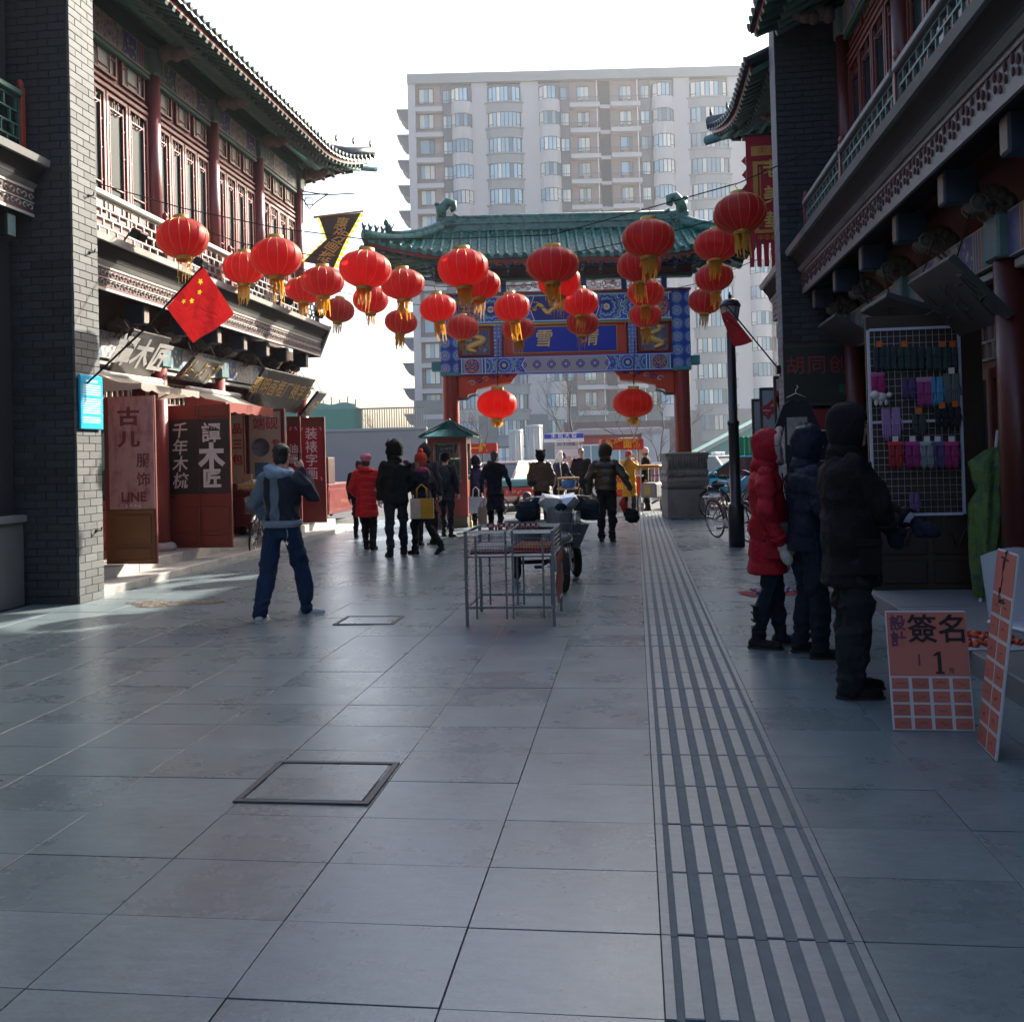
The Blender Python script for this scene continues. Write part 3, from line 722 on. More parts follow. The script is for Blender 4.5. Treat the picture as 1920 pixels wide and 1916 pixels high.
# ------------------------------------------------------------------ left: brick pillar and the two-storey shop house
def facade_upper(B, cols, z0, zt, mcol, mwall, mwin, beams, nwin=4, y=0.0, rail_top=None):
    """upper storey: columns, tall windows, transoms, painted beams"""
    x0, x1 = cols[0], cols[-1]
    w = MB(); w.box(x0, x1, y + .06, y + .16, z0, zt); w.build('upper_wall', mwall, B)
    for x in cols:
        c = MB(); c.cyl((0, 0, z0), (0, 0, zt + .02), .115, n=16); c.build('upper_column', mcol, B, (x, y, 0))
    for k in range(len(cols) - 1):
        a, b = cols[k] + .12, cols[k + 1] - .12; W = b - a; ww = W / nwin
        tw = tall_window_mesh(ww - .03, 1.75).mesh('window', mwin, True); tp = pane_mesh(ww - .12, 1.35).mesh('pane', M_GLASS)
        sw = small_window_mesh(W / 3 - .14, .5).mesh('transom_window', mwin, True); sp_ = pane_mesh(W / 3 - .2, .44).mesh('pane', mat('transom_paper', (.30, .32, .30), .5))
        for q in range(nwin):
            o = inst('window', tw, B, (a + (q + .5) * ww, y + .055, z0 + .38)); inst('pane', tp, o, (0, 0, .35))
        for q in range(3):
            o = inst('transom_window', sw, B, (a + (q + .5) * W / 3, y + .055, z0 + 2.38)); inst('pane', sp_, o, (0, 0, .03))
        for zz_, hh in ((z0 + 2.17, .06), (z0 + 2.27, .04), (z0 + 2.92, .05)):
            r = MB(); r.cbox(a, b, y, y + .058, zz_, zz_ + hh, .008); r.build('wall_rail', mwin, B)
        bm = MB(); bm.cbox(-W / 2, W / 2, -.05, .12, -.19, .19, .012); bm.build('painted_beam', beams[k % 2], B, ((a + b) / 2, y, zt + .17))
        b2 = MB(); b2.cbox(-W / 2, W / 2, -.04, .06, 0, .06, .01); b2.build('beam_lip', M_GREENW, B, ((a + b) / 2, y, zt - .09))
    for x in cols:
        c = MB(); c.cbox(-.14, .14, -.12, .16, zt, zt + .38, .02); c.build('column_head', M_PB2, B, (x, y, 0))
        s = MB()
        for k in range(5): s.ell((0, -.2 - .10 * k, zt + .34 + .03 * math.sin(k * 2)), (.09, .10, .13 - .012 * k), 10, 6)
        s.build('carved_bracket', mat('carved_wood', (.13, .115, .10), .7), B, (x, y, 0))
    bb = MB(); bb.box(x0, x1, y + .02, y + .14, zt + .37, zt + .62); bb.build('eave_beam', M_GREENW, B)
    pu = MB(); pu.cyl((x0 - .3, y - .35, zt + .55), (x1 + .5, y - .35, zt + .55), .09, n=10); pu.build('eave_purlin', M_GREENW, B)

def facade_ground(B, cols, zb, zl, mcol, beams, y=0.0, door=True, yb=.34, corb=-.55, zc_=3.32):
    for x in cols:
        c = MB(); c.cyl((0, 0, zb), (0, 0, zl + .02), .13, n=16); c.build('column', mcol, B, (x, y, 0))
        s = MB(); s.lathe([(.2, 0), (.22, .05), (.19, .11), (.14, .13)], 14); s.build('column_base', M_STEP, B, (x, y, zb))
        h = MB(); h.cbox(-.15, .15, -.15, .15, zl, zl + .36, .02); h.build('column_head', M_PB2, B, (x, y, 0))
    for k in range(len(cols) - 1):
        a, b = cols[k] + .14, cols[k + 1] - .14; W = b - a
        m = MB(); m.cbox(-W / 2, W / 2, -.07, .10, -.19, .19, .012); m.build('painted_beam', beams[k % 2], B, ((a + b) / 2, y, zl + .18))
        l = MB(); l.cbox(a, b, y - .03, y + .07, zl - .09, zl - .015, .01); l.build('beam_lip', M_PALE, B)
        w = MB(); w.box(a, b, y + yb, y + yb + .08, zb, zl + .3); w.build('shop_wall', M_MAROON, B)
        t = MB(); lattice(t, a + .1, b - .1, zl - .66, zl - .16, y + yb - .03, .022, 3, .15); t.build('transom_lattice', M_PALE, B)
        n = 4; ww = (W - .1) / n
        dm = MB(); f = .07; H = zl - .75 - zb
        dm.box(-ww/2, -ww/2 + f, -.05, 0, 0, H); dm.box(ww/2 - f, ww/2, -.05, 0, 0, H); dm.box(-ww/2 + f, ww/2 - f, -.05, 0, 0, .12); dm.box(-ww/2 + f, ww/2 - f, -.05, 0, H - .1, H); dm.box(-ww/2 + f, ww/2 - f, -.05, 0, .7, .8); dm.cbox(-ww/2 + f + .03, ww/2 - f - .03, -.035, 0, .17, .66, .015)
        dme = dm.mesh('door_panel', M_MAROON, True); dg = pane_mesh(ww - .1, H - .8, -.01).mesh('pane', M_GLASS)
        for q in range(n):
            o = inst('door_panel', dme, B, (a + .05 + (q + .5) * ww, y + yb - .005, zb)); inst('pane', dg, o, (0, 0, .75))
    allx = sorted(cols + [(cols[k] + cols[k + 1]) / 2 for k in range(len(cols) - 1)])
    for x in [q_ for q_ in allx if not (B.name == 'shop_house' and q_ == cols[-1] and corb == -.55 and cols[-1] < 10)]:
        corbel(B, x, corb, y, zc_, zc_ + .36, mat('bracket_blue', (.010, .022, .045), .6, var=.3, scale=8), mat('bracket_cream', (.17, .13, .095), .6, var=.5, scale=14), True)
    cb = MB(); cb.box(cols[0], cols[-1], y + .1, y + .22, zl + .36, zc_ + .5); cb.build('bracket_board', mat('bracket_board_red', (.12, .03, .02), .6, var=.4, scale=6), B)

LB = empty('shop_house', (-7.0, 10.4, 0), pi / 2, 'maroon two storey shop house on the left with a lattice balcony and sweeping roof', 'building')
LC = [.55, 3.1, 5.15, 7.15, 9.35]
cornice(LB, .02, 8.85, -.6, 3.67, 'scroll')
cm = MB(); cm.prism([(-.6 - .22, 4.3), (-.6 + .6, 4.3), (0, 3.67), (-.56, 3.67)], 8.852, 8.95, 'x'); cm.build('cornice_end', M_GREYSTONE, LB)
railing(LB, .15, 8.8, -.56, 4.285, .62, 2.15, M_PALE, mat('lattice_green_white', (.34, .38, .34), .55, var=.2, scale=5), M_MAROON)
bf = MB(); bf.box(.02, 9.0, -.5, .3, 4.2, 4.283); bf.build('balcony_floor', M_GREYSTONE, LB)
facade_upper(LB, LC, 4.5, 7.3, mat('upper_column_maroon', (.19, .05, .055), .35, var=.15, coat=.2), mat('upper_wall_maroon', (.17, .05, .045), .6, var=.15), mat('window_maroon', (.20, .055, .05), .5, var=.12), [M_PB2, M_PB1])
facade_ground(LB, LC, .235, 2.95, M_REDCOL, [M_PB2, M_PB1])
bd = MB(); bd.box(.1, 9.35, .42, 7, .2, 4.2); bd.box(.1, 9.35, .17, 7, 4.2, 7.9); bd.build('inner_walls', M_MAROON, LB)
roof(LB, -.1, 10.35, -1.15, 7.4, 3.1, 7.72, 10.4, 0, 3.0, .62, M_TILE, M_UNDER, .2)

# lamps clipped under the balcony rail
for k in range(5):
    o = empty('floodlight', (-7.0 + .86, 10.4 + 1.0 + 1.75 * k, 4.42), 0, 'small dark floodlight on the left balcony rail, number %s from the brick pillar' % ['one', 'two', 'three', 'four', 'five'][k], 'floodlight', 'floodlights along the left balcony')
    b = MB(); b.cbox(-.06, .08, -.11, .11, -.06, .06, .02); b.build('lamp_housing', M_DARKM, o, rot=(0, .5, 0)); c = MB(); c.tube([(-.05, 0, 0), (-.12, 0, .02), (-.2, 0, -.08)], .012, 6); c.build('clamp_arm', M_DARKM, o)

# the near brick pillar (lit street side; the camera side's shade is in its brick colour)
PL = empty('brick_pillar', (-6.1, 9.9, 0), 0, 'tall grey brick pillar wall on the left with one sunlit side', 'wall')
b = MB(); b.box(-3.0, -.031, .031, .5, -.05, 7.4); b.build('mortar_core', M_MORTAR, PL)
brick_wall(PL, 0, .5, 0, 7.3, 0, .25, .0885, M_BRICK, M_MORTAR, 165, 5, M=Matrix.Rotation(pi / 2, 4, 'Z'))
brick_wall(PL, -1.0, -.031, 0, 7.3, 0, .25, .0885, M_BRICKSH, M_MORTAR, 130, 6)
for (yy, zz_) in ((.33, 4.6), (.33, 3.95), (.35, .78)):
    b = MB(); b.tube([(0, yy, zz_), (.06, yy, zz_), (.07, yy, zz_ + .04)], .008, 6); b.cyl((0, yy, zz_), (.012, yy, zz_), .02, n=8); b.build('iron_hook', M_DARKM, PL)

# near left shop house, mostly outside the view
LA = empty('near_shop_house', (-6.82, 9.86, 0), pi / 2, 'dark shop house at the left picture edge with green lattice balcony', 'building')
cornice(LA, -16, -.02, -.30, 4.28, 'scroll', back=.3, mp=M_GREYSTONE)
railing(LA, -15.9, -.1, -.22, 4.895, .75, 2.2, M_GREENW, M_GREENW, M_RED)
b = MB(); b.box(-16, -.02, 0, 8, 0, 8.6); b.build('wall', M_BRICKSH, LA)
b = MB(); b.cbox(-16, -.03, -.12, 0.02, 0, .92, .01); b.build('plinth', mat('plinth_stone', (.10, .105, .11), .8, var=.3), LA)
b = MB(); b.cbox(-16, -.03, -.17, .02, .921, 1.0, .012); b.build('plinth_cap', mat('plinth_cap_stone', (.16, .165, .17), .7), LA)
for k in range(6):
    o = empty('door', (-1.25 - 2.5 * k, -.02, 1.0), parent=LA)
    d = MB(); d.box(-.9, .9, -.05, .02, 0, 2.75); d.build('door_frame', M_BROWND, o)
    for q in range(4):
        x = -.66 + .44 * q
        d = MB(); d.box(x - .2, x + .2, -.07, -.051, .06, 2.65); d.cbox(x - .15, x + .15, -.085, -.07, .12, .6, .01); d.build('door_panel', M_BROWND, o)
        d = MB(); d.box(x - .15, x + .15, -.073, -.0705, .75, 2.5); d.build('pane', M_GLASS, o)
        d = MB(); lattice(d, x - .15, x + .15, .75, 2.5, -.08, .016, 6, .12, d=.016); d.build('door_lattice', M_BROWND, o)
corbel(LA, -.35, -.30, 0, 3.9, 4.26, M_DARKM, M_PB2, False); corbel(LA, -2.4, -.30, 0, 3.9, 4.26, M_DARKM, M_PB2, False)
roof(LA, -16.2, .0, -1.15, 8, 3.4, 8.3, 10.8, 0, 0, 0, M_TILE, M_UNDER, .25)

# notice, signboards, door leaves
M_CYAN = mat('cyan_enamel', (.0, .36, .60), .35, var=.08)
o = empty('notice_plate', (-6.085, 10.15, 1.93), pi / 2, 'bright cyan notice plate with white lines on the brick pillar', 'notice')
b = MB(); b.cbox(-.23, .23, -.025, 0, 0, .61, .006); b.build('plate', M_CYAN, o)
b = MB(); b.box(-.215, .215, -.0275, -.0255, .015, .595, 0)
b.build('enamel_face', mat('cyan_enamel_face', (.0, .40, .66), .3, var=.05), o)
b = MB(); b.box(-.12, .12, -.0285, -.0277, .53, .555); b.build('heading_line', M_WHITE, o); q = random.Random(2)
for k in range(17):
    if k in (5, 13): continue
    b = MB(); x = -.18
    while x < .16: l = q.uniform(.012, .05); b.box(x, min(x + l, .18), -.0285, -.0277, .49 - .026 * k, .501 - .026 * k); x += l + .006
    tag(b.build('text_line', M_WHITE, o), kind='stuff')

def board(name, label, bl, br, tl, xb, dx, words, size, tmat, bmat, bold=.004, small=None, group='tilted signboards over the left shops'):
    """a shop board hung parallel to the facade, its top tipped into the street"""
    A, Bv = onx(*bl, xb), onx(*br, xb); T = onx(*tl, xb + dx)
    L = Bv.y - A.y; z = (A.z + Bv.z) / 2; h = math.hypot(dx, T.z - z); tilt = math.atan2(abs(dx), T.z - z)
    o = empty(name, (xb, (A.y + Bv.y) / 2, z), 0, label, 'signboard', group, rot=(tilt, 0, pi / 2))
    b = MB(); b.cbox(-L / 2, L / 2, 0, .05, 0, h, .008); b.build('board', bmat, o)
    e = MB()
    for q in ((-L/2 + .02, L/2 - .02, .02, .03), (-L/2 + .02, L/2 - .02, h - .03, h - .02)): e.box(q[0], q[1], -.004, -.0005, q[2], q[3])
    e.build('border_line', mat('board_border', (.06, .055, .05), .4), o)
    if isinstance(words, int): strokes(o, words, size, tmat, (0, -.004, h * .5), seed=words)
    else: text(o, words, size, tmat, (0, -.003, h * (.55 if small else .5)), bold=bold, ext=.003, space=1.08)
    if small: strokes(o, small[0], small[1], tmat, (L * small[2], -.004, h * .13), seed=3)
    for s in (-1, 1):
        w = MB(); w.cyl((s * L * .4, .05, h * .9), (s * L * .4, .05 + .35, h * .9 + .15), .006, n=5); w.build('hanging_rod', M_DARKM, o)
    return o, L, h
M_SILVER = mat('silver_letter', (.62, .61, .58), .5, var=.1)
M_BOARDBR = mat('brown_black_board', (.05, .043, .036), .22, var=.2, scale=2, coat=.4)
board('signboard', 'tilted dark shop board with large silver characters beside the brick pillar', (197, 712), (272, 724), (230, 612), -6.85, .42, '譚木匠', .46, M_SILVER, M_BOARDBR, .012, (3, .085, .34))
board('signboard', 'smaller tilted dark board with slim gold characters above the pale awning', (330, 711), (386, 722), (351, 667), -6.85, .32, 3, .40, M_GOLDP, M_BOARDBR, .0)
board('signboard', 'large tilted black board with a row of gold characters, third along the left shops', (456, 766), (556, 774), (478, 686), -6.75, .42, '惠明画框厂裱字画', .36, M_GOLDP, M_BLACKB, .004, (4, .14, -.2))
b3, L3, h3 = board('signboard', 'tilted black board seen edge-on at the far end of the left shops', (563, 780), (580, 782), (572, 730), -6.7, .40, 2, .2, M_GOLDP, M_BLACKB, .0)

def lblocal(X, Y, z): return (Y - 10.4, -(X + 7.0), z)
def leaf(Xa, Xb, Y, z0, h, label, name='door_leaf', turn=0.0):
    """an open door leaf standing out from the facade, facing down the street"""
    o = empty(name, lblocal((Xa + Xb) / 2, Y, z0), -pi / 2 + turn, parent=LB); o['label'] = label
    return o, (Xb - Xa), h
M_POSTER1 = mat('mottled_pink_poster', (.40, .20, .19), .5, var=.2, scale=6, dirt=(.18, .03, .035, .9), dscale=4, coord='Generated')
M_POST1T = mat('poster_dark_red', (.13, .02, .025), .5)
M_ORANGEW = mat('orange_brown_wood', (.15, .055, .015), .45, var=.25, scale=3, stretch=(1, 1, 8))
o, w, h = leaf(-6.83, -6.13, 11.7, .24, 2.17, 'open door leaf with a mottled pink clothing poster over brown wood')
b = MB(); b.cbox(-w/2, w/2, 0, .045, 0, h, .006); b.build('leaf_board', M_MAROON, o)
b = MB(); b.cbox(-w/2 + .02, w/2 - .02, -.015, -.001, .02, .70, .006); b.cbox(-w/2 + .13, w/2 - .06, -.028, -.0155, .26, .64, .01); b.cbox(-w/2 + .13, w/2 - .06, -.028, -.0155, .06, .21, .01); b.build('wood_panel', M_ORANGEW, o)
b = MB(); b.box(-w/2 + .07, w/2 - .01, -.012, -.001, .71, h - .005); b.build('poster', M_POSTER1, o)
text(o, '古', .27, M_POST1T, (.0, -.0135, 1.89), bold=.01, ext=.001, scale=(1.15, .9, 1)); text(o, '儿', .27, M_POST1T, (.0, -.0135, 1.60), bold=.01, ext=.001, scale=(1.15, .8, 1))
text(o, '服饰', .19, M_POST1T, (.19, -.0135, 1.20), vertical=True, bold=.003, ext=.001, line=1.3); text(o, 'LINE', .17, M_POST1T, (.05, -.0135, .86), bold=.006, ext=.001); strokes(o, 4, .06, M_WHITE, (.05, -.0135, .75), seed=8)

M_DOORRED = mat('door_red_brown', (.17, .028, .016), .45, var=.18, scale=3)
o, w, h = leaf(-7.05, -6.05, 13.85, .24, 2.17, 'open double door leaf with black panels and silver comb-shop characters')
for s in (-1, 1):
    b = MB(); x0, x1 = (-w/2, -.004) if s < 0 else (.004, w/2)
    b.cbox(x0, x1, 0, .045, 0, h, .006); b.cbox(x0 + .04, x1 - .04, -.012, -.001, .25, .62, .008); b.cbox(x0 + .04, x1 - .04, -.012, -.001, .05, .2, .006); b.cbox(x0 + .04, x1 - .04, -.012, -.001, 1.98, 2.13, .006); b.build('leaf_board', M_DOORRED, o)
    b = MB(); b.box(x0 + .005, x1 - .005, -.009, -.001, .82, 1.95); b.build('black_panel', mat('black_panel_print', (.022, .023, .022), .4, var=.5, scale=3), o)
text(o, '千年木梳', .25, M_SILVER, (-.31, -.011, 1.39), vertical=True, bold=.004, ext=.001, line=1.02, slant=.15); text(o, '譚', .31, M_SILVER, (.2, -.011, 1.72), bold=.006, ext=.001); text(o, '木', .4, M_SILVER, (.2, -.011, 1.36), bold=.02, ext=.001); text(o, '匠', .30, M_SILVER, (.2, -.011, 1.03), bold=.012, ext=.001)
b = MB(); b.lathe([(.018, 0), (.024, .02), (.01, .03)], 8, M=Matrix.Translation((-w/2 + .05, 0, .78)) @ Matrix.Rotation(pi / 2, 4, 'X')); b.tube([(-w/2 + .05, -.035, .78), (-w/2 + .12, -.04, .78)], .008, 6); b.build('door_handle', M_DARKM, o)

M_PAPERC = mat('cream_paper_sign', (.50, .42, .30), .6, var=.1, scale=3)
M_REDLET = mat('red_lettering', (.45, .02, .03), .55)
xa = ony(434, 800, 16.6).x; xb_ = ony(455, 800, 16.6).x
o, w, h = leaf(xa - .1, xb_ + .02, 16.6, .24, 2.2, 'narrow leaf with a cream poster and red seal-script characters')
b = MB(); b.cbox(-w/2, w/2, 0, .05, 0, h, .006); b.build('leaf_board', M_MAROON, o)
b = MB(); b.box(-w/2 + .02, w/2 - .02, -.008, -.001, .9, h - .06); b.build('poster', M_PAPERC, o); [text(o, c_, .2, M_REDLET, (.04, -.01, 1.88 - .28 * i_), bold=.006, ext=.001) for i_, c_ in enumerate('品三包')]
xa = ony(464, 800, 17.0).x; xb_ = ony(532, 800, 17.0).x
o, w, h = leaf(xa, xb_, 17.0, .24, 2.25, 'board with a cream inkstone poster, red characters and two pictures')
b = MB(); b.cbox(-w/2 - .02, w/2 + .02, 0, .05, 0, h, .006); b.cbox(-w/2 - .02, -w/2 + .03, -.03, -.001, 0, h, .006); b.cbox(w/2 - .05, w/2 + .02, -.03, -.001, 0, h, .006); b.build('leaf_board', M_MAROON, o)
b = MB(); b.box(-w/2 + .035, w/2 - .055, -.008, -.001, .75, h - .04); b.build('poster', M_PAPERC, o)
text(o, '端砚', .25, M_REDLET, (0, -.010, h - .28), bold=.002, ext=.001); text(o, '专卖', .17, M_REDLET, (w * .27, -.010, h - .78), vertical=True, bold=.004, ext=.001, line=1.55)
b = MB(); b.lathe([(.001, 0), (.17, 0), (.17, .004)], 24, sy=1, M=Matrix.Translation((-w * .14, -.0092, h - .70)) @ Matrix.Rotation(pi / 2, 4, 'X')); b.build('inkstone_picture', mat('ink_picture', (.12, .14, .16), .5, var=.9, scale=9, coord='Object'), o)
b = MB(); b.box(-w * .32, w * .06, -.0105, -.0085, h - 1.25, h - .98); b.build('landscape_picture', mat('blue_picture', (.08, .16, .28), .5, var=.8, scale=7), o)
M_REDSIGN = mat('red_paper_sign', (.36, .012, .03), .5, var=.1)
for (ua, ub, Y, words, lab, sz) in ((541, 561, 18.6, '油画', 'narrow red panel with white characters for oil paintings', .2), (562, 607, 19.2, '装裱字画', 'red panel with four white characters on a maroon leaf', .27)):
    xa = ony(ua, 850, Y).x; xb_ = ony(ub, 850, Y).x
    o, w, h = leaf(xa, xb_, Y, .24, 2.18, lab)
    b = MB(); b.cbox(-w/2 - .03, w/2 + .03, 0, .05, 0, h, .006); b.build('leaf_board', M_MAROON, o)
    b = MB(); b.box(-w/2 + .02, w/2 - .02, -.009, -.001, .85, h - .2); b.build('red_panel', M_REDSIGN, o)
    text(o, words, sz, M_WHITE, (0, -.011, (h + .65) / 2), vertical=True, bold=.002, ext=.001, line=1.02)
    for sx in (-1, 1):
        for zz_ in (.9, h - .25):
            b = MB(); b.tube([(sx * (w/2 - .05), -.012, zz_ - .03), (sx * (w/2 - .04), -.012, zz_), (sx * (w/2 - .08), -.012, zz_ + .02), (sx * (w/2 - .05), -.012, zz_ + .04)], .006, 4); b.build('corner_flourish', M_WHITE, o)

# awnings over the shop doors
def awning(Ya, Yb, zt, zb, X0, X1, label, hh=.2, hm='awning_red_hem', hc=(.33, .07, .05)):
    o = empty('awning', lblocal(-7.0, (Ya + Yb) / 2, 0), 0, parent=LB); o['label'] = label
    L = (Yb - Ya) / 2
    def fn(u, v): return (-L + 2 * L * u, -(X0 + (X1 - X0) * v + 7.0), zt + (zb - zt) * v - .05 * math.sin(v * pi) * (1 + .25 * math.sin(u * 22)))
    b = MB(); b.grid(fn, 24, 6); 
    b.grid(lambda u, v: (-L + 2 * L * u, -(X1 + 7.0), zb - hh * v - .03 * v * abs(math.sin(u * 18))), 24, 2, 1)
    b.build('canopy', [sheet('awning_cream', (.5, .47, .40), .35), sheet(hm, hc, .3)], o)
    for s in (-1, 1): e = MB(); e.add([fn(0 if s < 0 else 1, 0), fn(0 if s < 0 else 1, .5), fn(0 if s < 0 else 1, 1), (s * L, -(X1 + 7.0), zb - hh), (s * L, -(X0 + 7.0), zb - .1)], [(0, 1, 2, 3, 4)], 0); e.build('side_flap', MATS[hm], o)
    a = MB()
    for s in (-1, 1): a.tube([(s * (L - .05), -(X0 + 7), zb - .1), (s * (L - .05), -(X0 + 7 + .3), zb + .02), (s * (L - .05), -(X1 + 7), zb - .02)], .014, 6)
    a.cyl((-L, -(X0 + 7 + .04), zt), (L, -(X0 + 7 + .04), zt), .045, n=10); a.build('folding_arm', M_SILVER, o)
awning(11.55, 13.2, 2.72, 2.56, -6.85, -6.22, 'cream awning under the silver-lettered board', .07, 'awning_cream_hem', (.42, .36, .31))
awning(14.05, 16.0, 2.68, 2.45, -6.85, -6.2, 'cream and red awning with a drooping red hem', .13)

# counters and cabinets outside the far shops
M_COUNTER = mat('counter_red_enamel', (.15, .018, .016), .35, var=.15, coat=.2)
def counter(name, x0, x1, y0, y1, z0, z1, label, words=None, top=None, legs=True):
    o = empty(name, ((x0 + x1) / 2, (y0 + y1) / 2, z0), 0, label, 'counter'); a, b_ = (x1 - x0) / 2, (y1 - y0) / 2; h = z1 - z0
    b = MB(); b.cbox(-a, a, -b_, b_, .16 if legs else 0, h, .012); b.cbox(-a - .02, a + .02, -b_ - .02, b_ + .02, h - .05, h + .02, .012); b.build('case', M_COUNTER, o)
    for sx in (-1, 1):
        b = MB(); b.cbox(-a + .06, a - .06, -b_ - .008, -b_ - .001, .24, h - .12, .006); b.build('front_panel', M_COUNTER, o)
        break
    b = MB(); b.cbox(a + .001, a + .008, -b_ + .06, b_ - .06, .24, h - .12, .006); b.build('side_panel', M_COUNTER, o)
    if legs:
        for sx in (-1, 1):
            for sy in (-1, 1):
                w = MB(); w.cyl((0, -.012, .05), (0, .012, .05), .05, n=12); w.box(-.02, .02, -.02, .02, .06, .17); w.build('caster', M_DARKM, o, (sx * (a - .08), sy * (b_ - .08), 0))
    if words:
        strokes(o, words, .1, M_GOLDP, (0, -b_ - .011, .34), seed=5); strokes(o, words, .12, M_GOLDP, (a + .011, .0, .42), (pi / 2, 0, pi / 2), seed=6)
        m = MB(); m.lathe([(.03, 0), (.07, 0), (.07, .004), (.03, .004), (.03, 0)], 14, M=Matrix.Translation((0, -b_ - .009, .56)) @ Matrix.Rotation(pi / 2, 4, 'X')); m.box(-.05, .05, -b_ - .012, -b_ - .009, .47, .5); m.build('emblem', M_GOLDP, o)
    return o
c1 = gnd(617, 978, .1); counter('street_counter', c1.x - .75, c1.x, c1.y, c1.y + 2.3, .1, .95, 'red street counter with gold lettering at the far end of the left steps', 4)
c2 = gnd(437, 1008, .24); counter('street_counter', c2.x - .12, c2.x + .62, c2.y + .4, c2.y + 1.4, .24, 1.02, 'dark red counter with gold emblem behind the parked bicycle', 2)
o = empty('goods_tray', (c2.x + .3, c2.y + .85, 1.05), 0, 'cream cloth covered tray of goods on the dark red counter', 'tray'); b = MB(); b.cbox(-.38, .38, -.42, .42, 0, .09, .01); b.build('tray', mat('yellow_cloth', (.55, .42, .16), .7, var=.2), o)
for k in range(7):
    q = MB(); q.tube([(-.3 + .1 * k, -.43, .03), (-.25 + .1 * k, -.445, -.04), (-.2 + .1 * k, -.43, .03)], .012, 5); q.build('gold_fringe', M_GOLDP, o)
q = MB()
for k in range(10): q.cbox(-.33 + .068 * k, -.28 + .068 * k, -.3, .3, .095, .12 + .02 * (k % 3), .006)
q.build('brush_box', mat('white_goods', (.6, .58, .52), .5, var=.3, rnd=.3), o)
p_ = gnd(606, 985, .1); o = empty('cabinet', (c1.x - .32, c1.y + .5, .975), 0, 'dark brown wooden cabinet standing on the far red counter', 'cabinet')
b = MB(); b.cbox(-.25, .25, -.25, .25, 0, .62, .012); b.build('case', mat('cabinet_brown', (.05, .02, .016), .4), o); b = MB(); b.cbox(-.2, .2, -.262, -.251, .06, .56, .008); b.build('door', mat('cabinet_brown2', (.06, .026, .02), .4), o)
tp = ony(452, 890, 16.2)
o = empty('paper_bag', (tp.x, 16.35, 1.03), .2, 'kraft paper bag with red stamp on the dark red counter', 'bag'); b = MB(); b.cbox(-.13, .13, -.05, .05, 0, .28, .004); b.build('bag', mat('kraft', (.36, .25, .16), .8), o); strokes(o, 1, .1, M_REDLET, (0, -.052, .17), w=.14)
# ------------------------------------------------------------------ right: shop house, brick pillar, second house, house added behind to shade the street
run(2.15, 3.4, -2, 13.85, -.01, .15, 1.3, 21, tag(empty('shop_steps'), 'single dark granite step in front of the right shop', 'steps'), m=mat('step_granite_dark', (.20, .205, .21), .65, var=.2, scale=9))
RB = empty('shop_house', (3.0, 13.88, 0), -pi / 2, 'dark shop house on the right with beaded frieze and painted beams', 'building')
RC = [.35, 3.1, 5.85, 8.5, 11.0, 13.5, 16.0, 18.5]
cornice(RB, .02, 19, -.6, 3.67, 'bead', mp=mat('shaded_cornice_grey', (.17, .172, .17), .65, var=.2, dirt=(.06, .06, .06, .7)))  # cornice copy with the right side's shade put into its grey
railing(RB, .3, 18.8, -.56, 4.285, .62, 2.3, mat('shaded_rail_grey', (.15, .15, .155), .55), mat('lattice_green_shaded', (.10, .17, .16), .55), M_MAROON)  # rail and lattice copies darkened to stand for shade
b = MB(); b.box(.02, 19, -.5, .3, 4.2, 4.283); b.build('balcony_floor', M_GREYSTONE, RB)
facade_upper(RB, RC, 4.5, 7.1, MATS['shaded_red_column'] if 'shaded_red_column' in MATS else mat('shaded_red_column', (.085, .014, .012), .4, var=.2), M_MAROON, M_MAROON, [M_PB2, M_PB1])
facade_ground(RB, RC, .15, 2.95, mat('shaded_red_column', (.085, .014, .012), .4, var=.2), [M_PB1, M_PB2])  # column red darkened: shade of this side is in the colour
b = MB(); b.box(.05, 19, .42, 7, .1, 4.2); b.box(.05, 19, .17, 7, 4.2, 7.7); b.build('inner_walls', M_MAROON, RB)
roof(RB, -.1, 19.5, -1.2, 7.4, 3.1, 7.5, 9.8, 0, 0, 0, M_TILE, M_UNDER, .25)

PR = empty('brick_pillar', (2.12, 13.9, 0), 0, 'dark brick pillar wall on the right holding the red-lettered shop sign', 'wall')
b = MB(); b.box(.031, 3.6, .031, .5, -.05, 8.6); b.build('mortar_core', M_MORTARSH, PR)
brick_wall(PR, .0, 1.0, 0, 8.5, 0, .25, .0885, M_BRICKSH, M_MORTARSH, 240, 15)
M2_ = Matrix.Rotation(-pi / 2, 4, 'Z'); brick_wall(PR, -.5, -.031, 0, 8.5, 0, .235, .0885, mat('skylit_edge_brick', (.26, .27, .28), .8, rnd=.15), M_MORTARSH, 50, 16, M=M2_)  # paler brick copy, sky light on the street side put into the colour

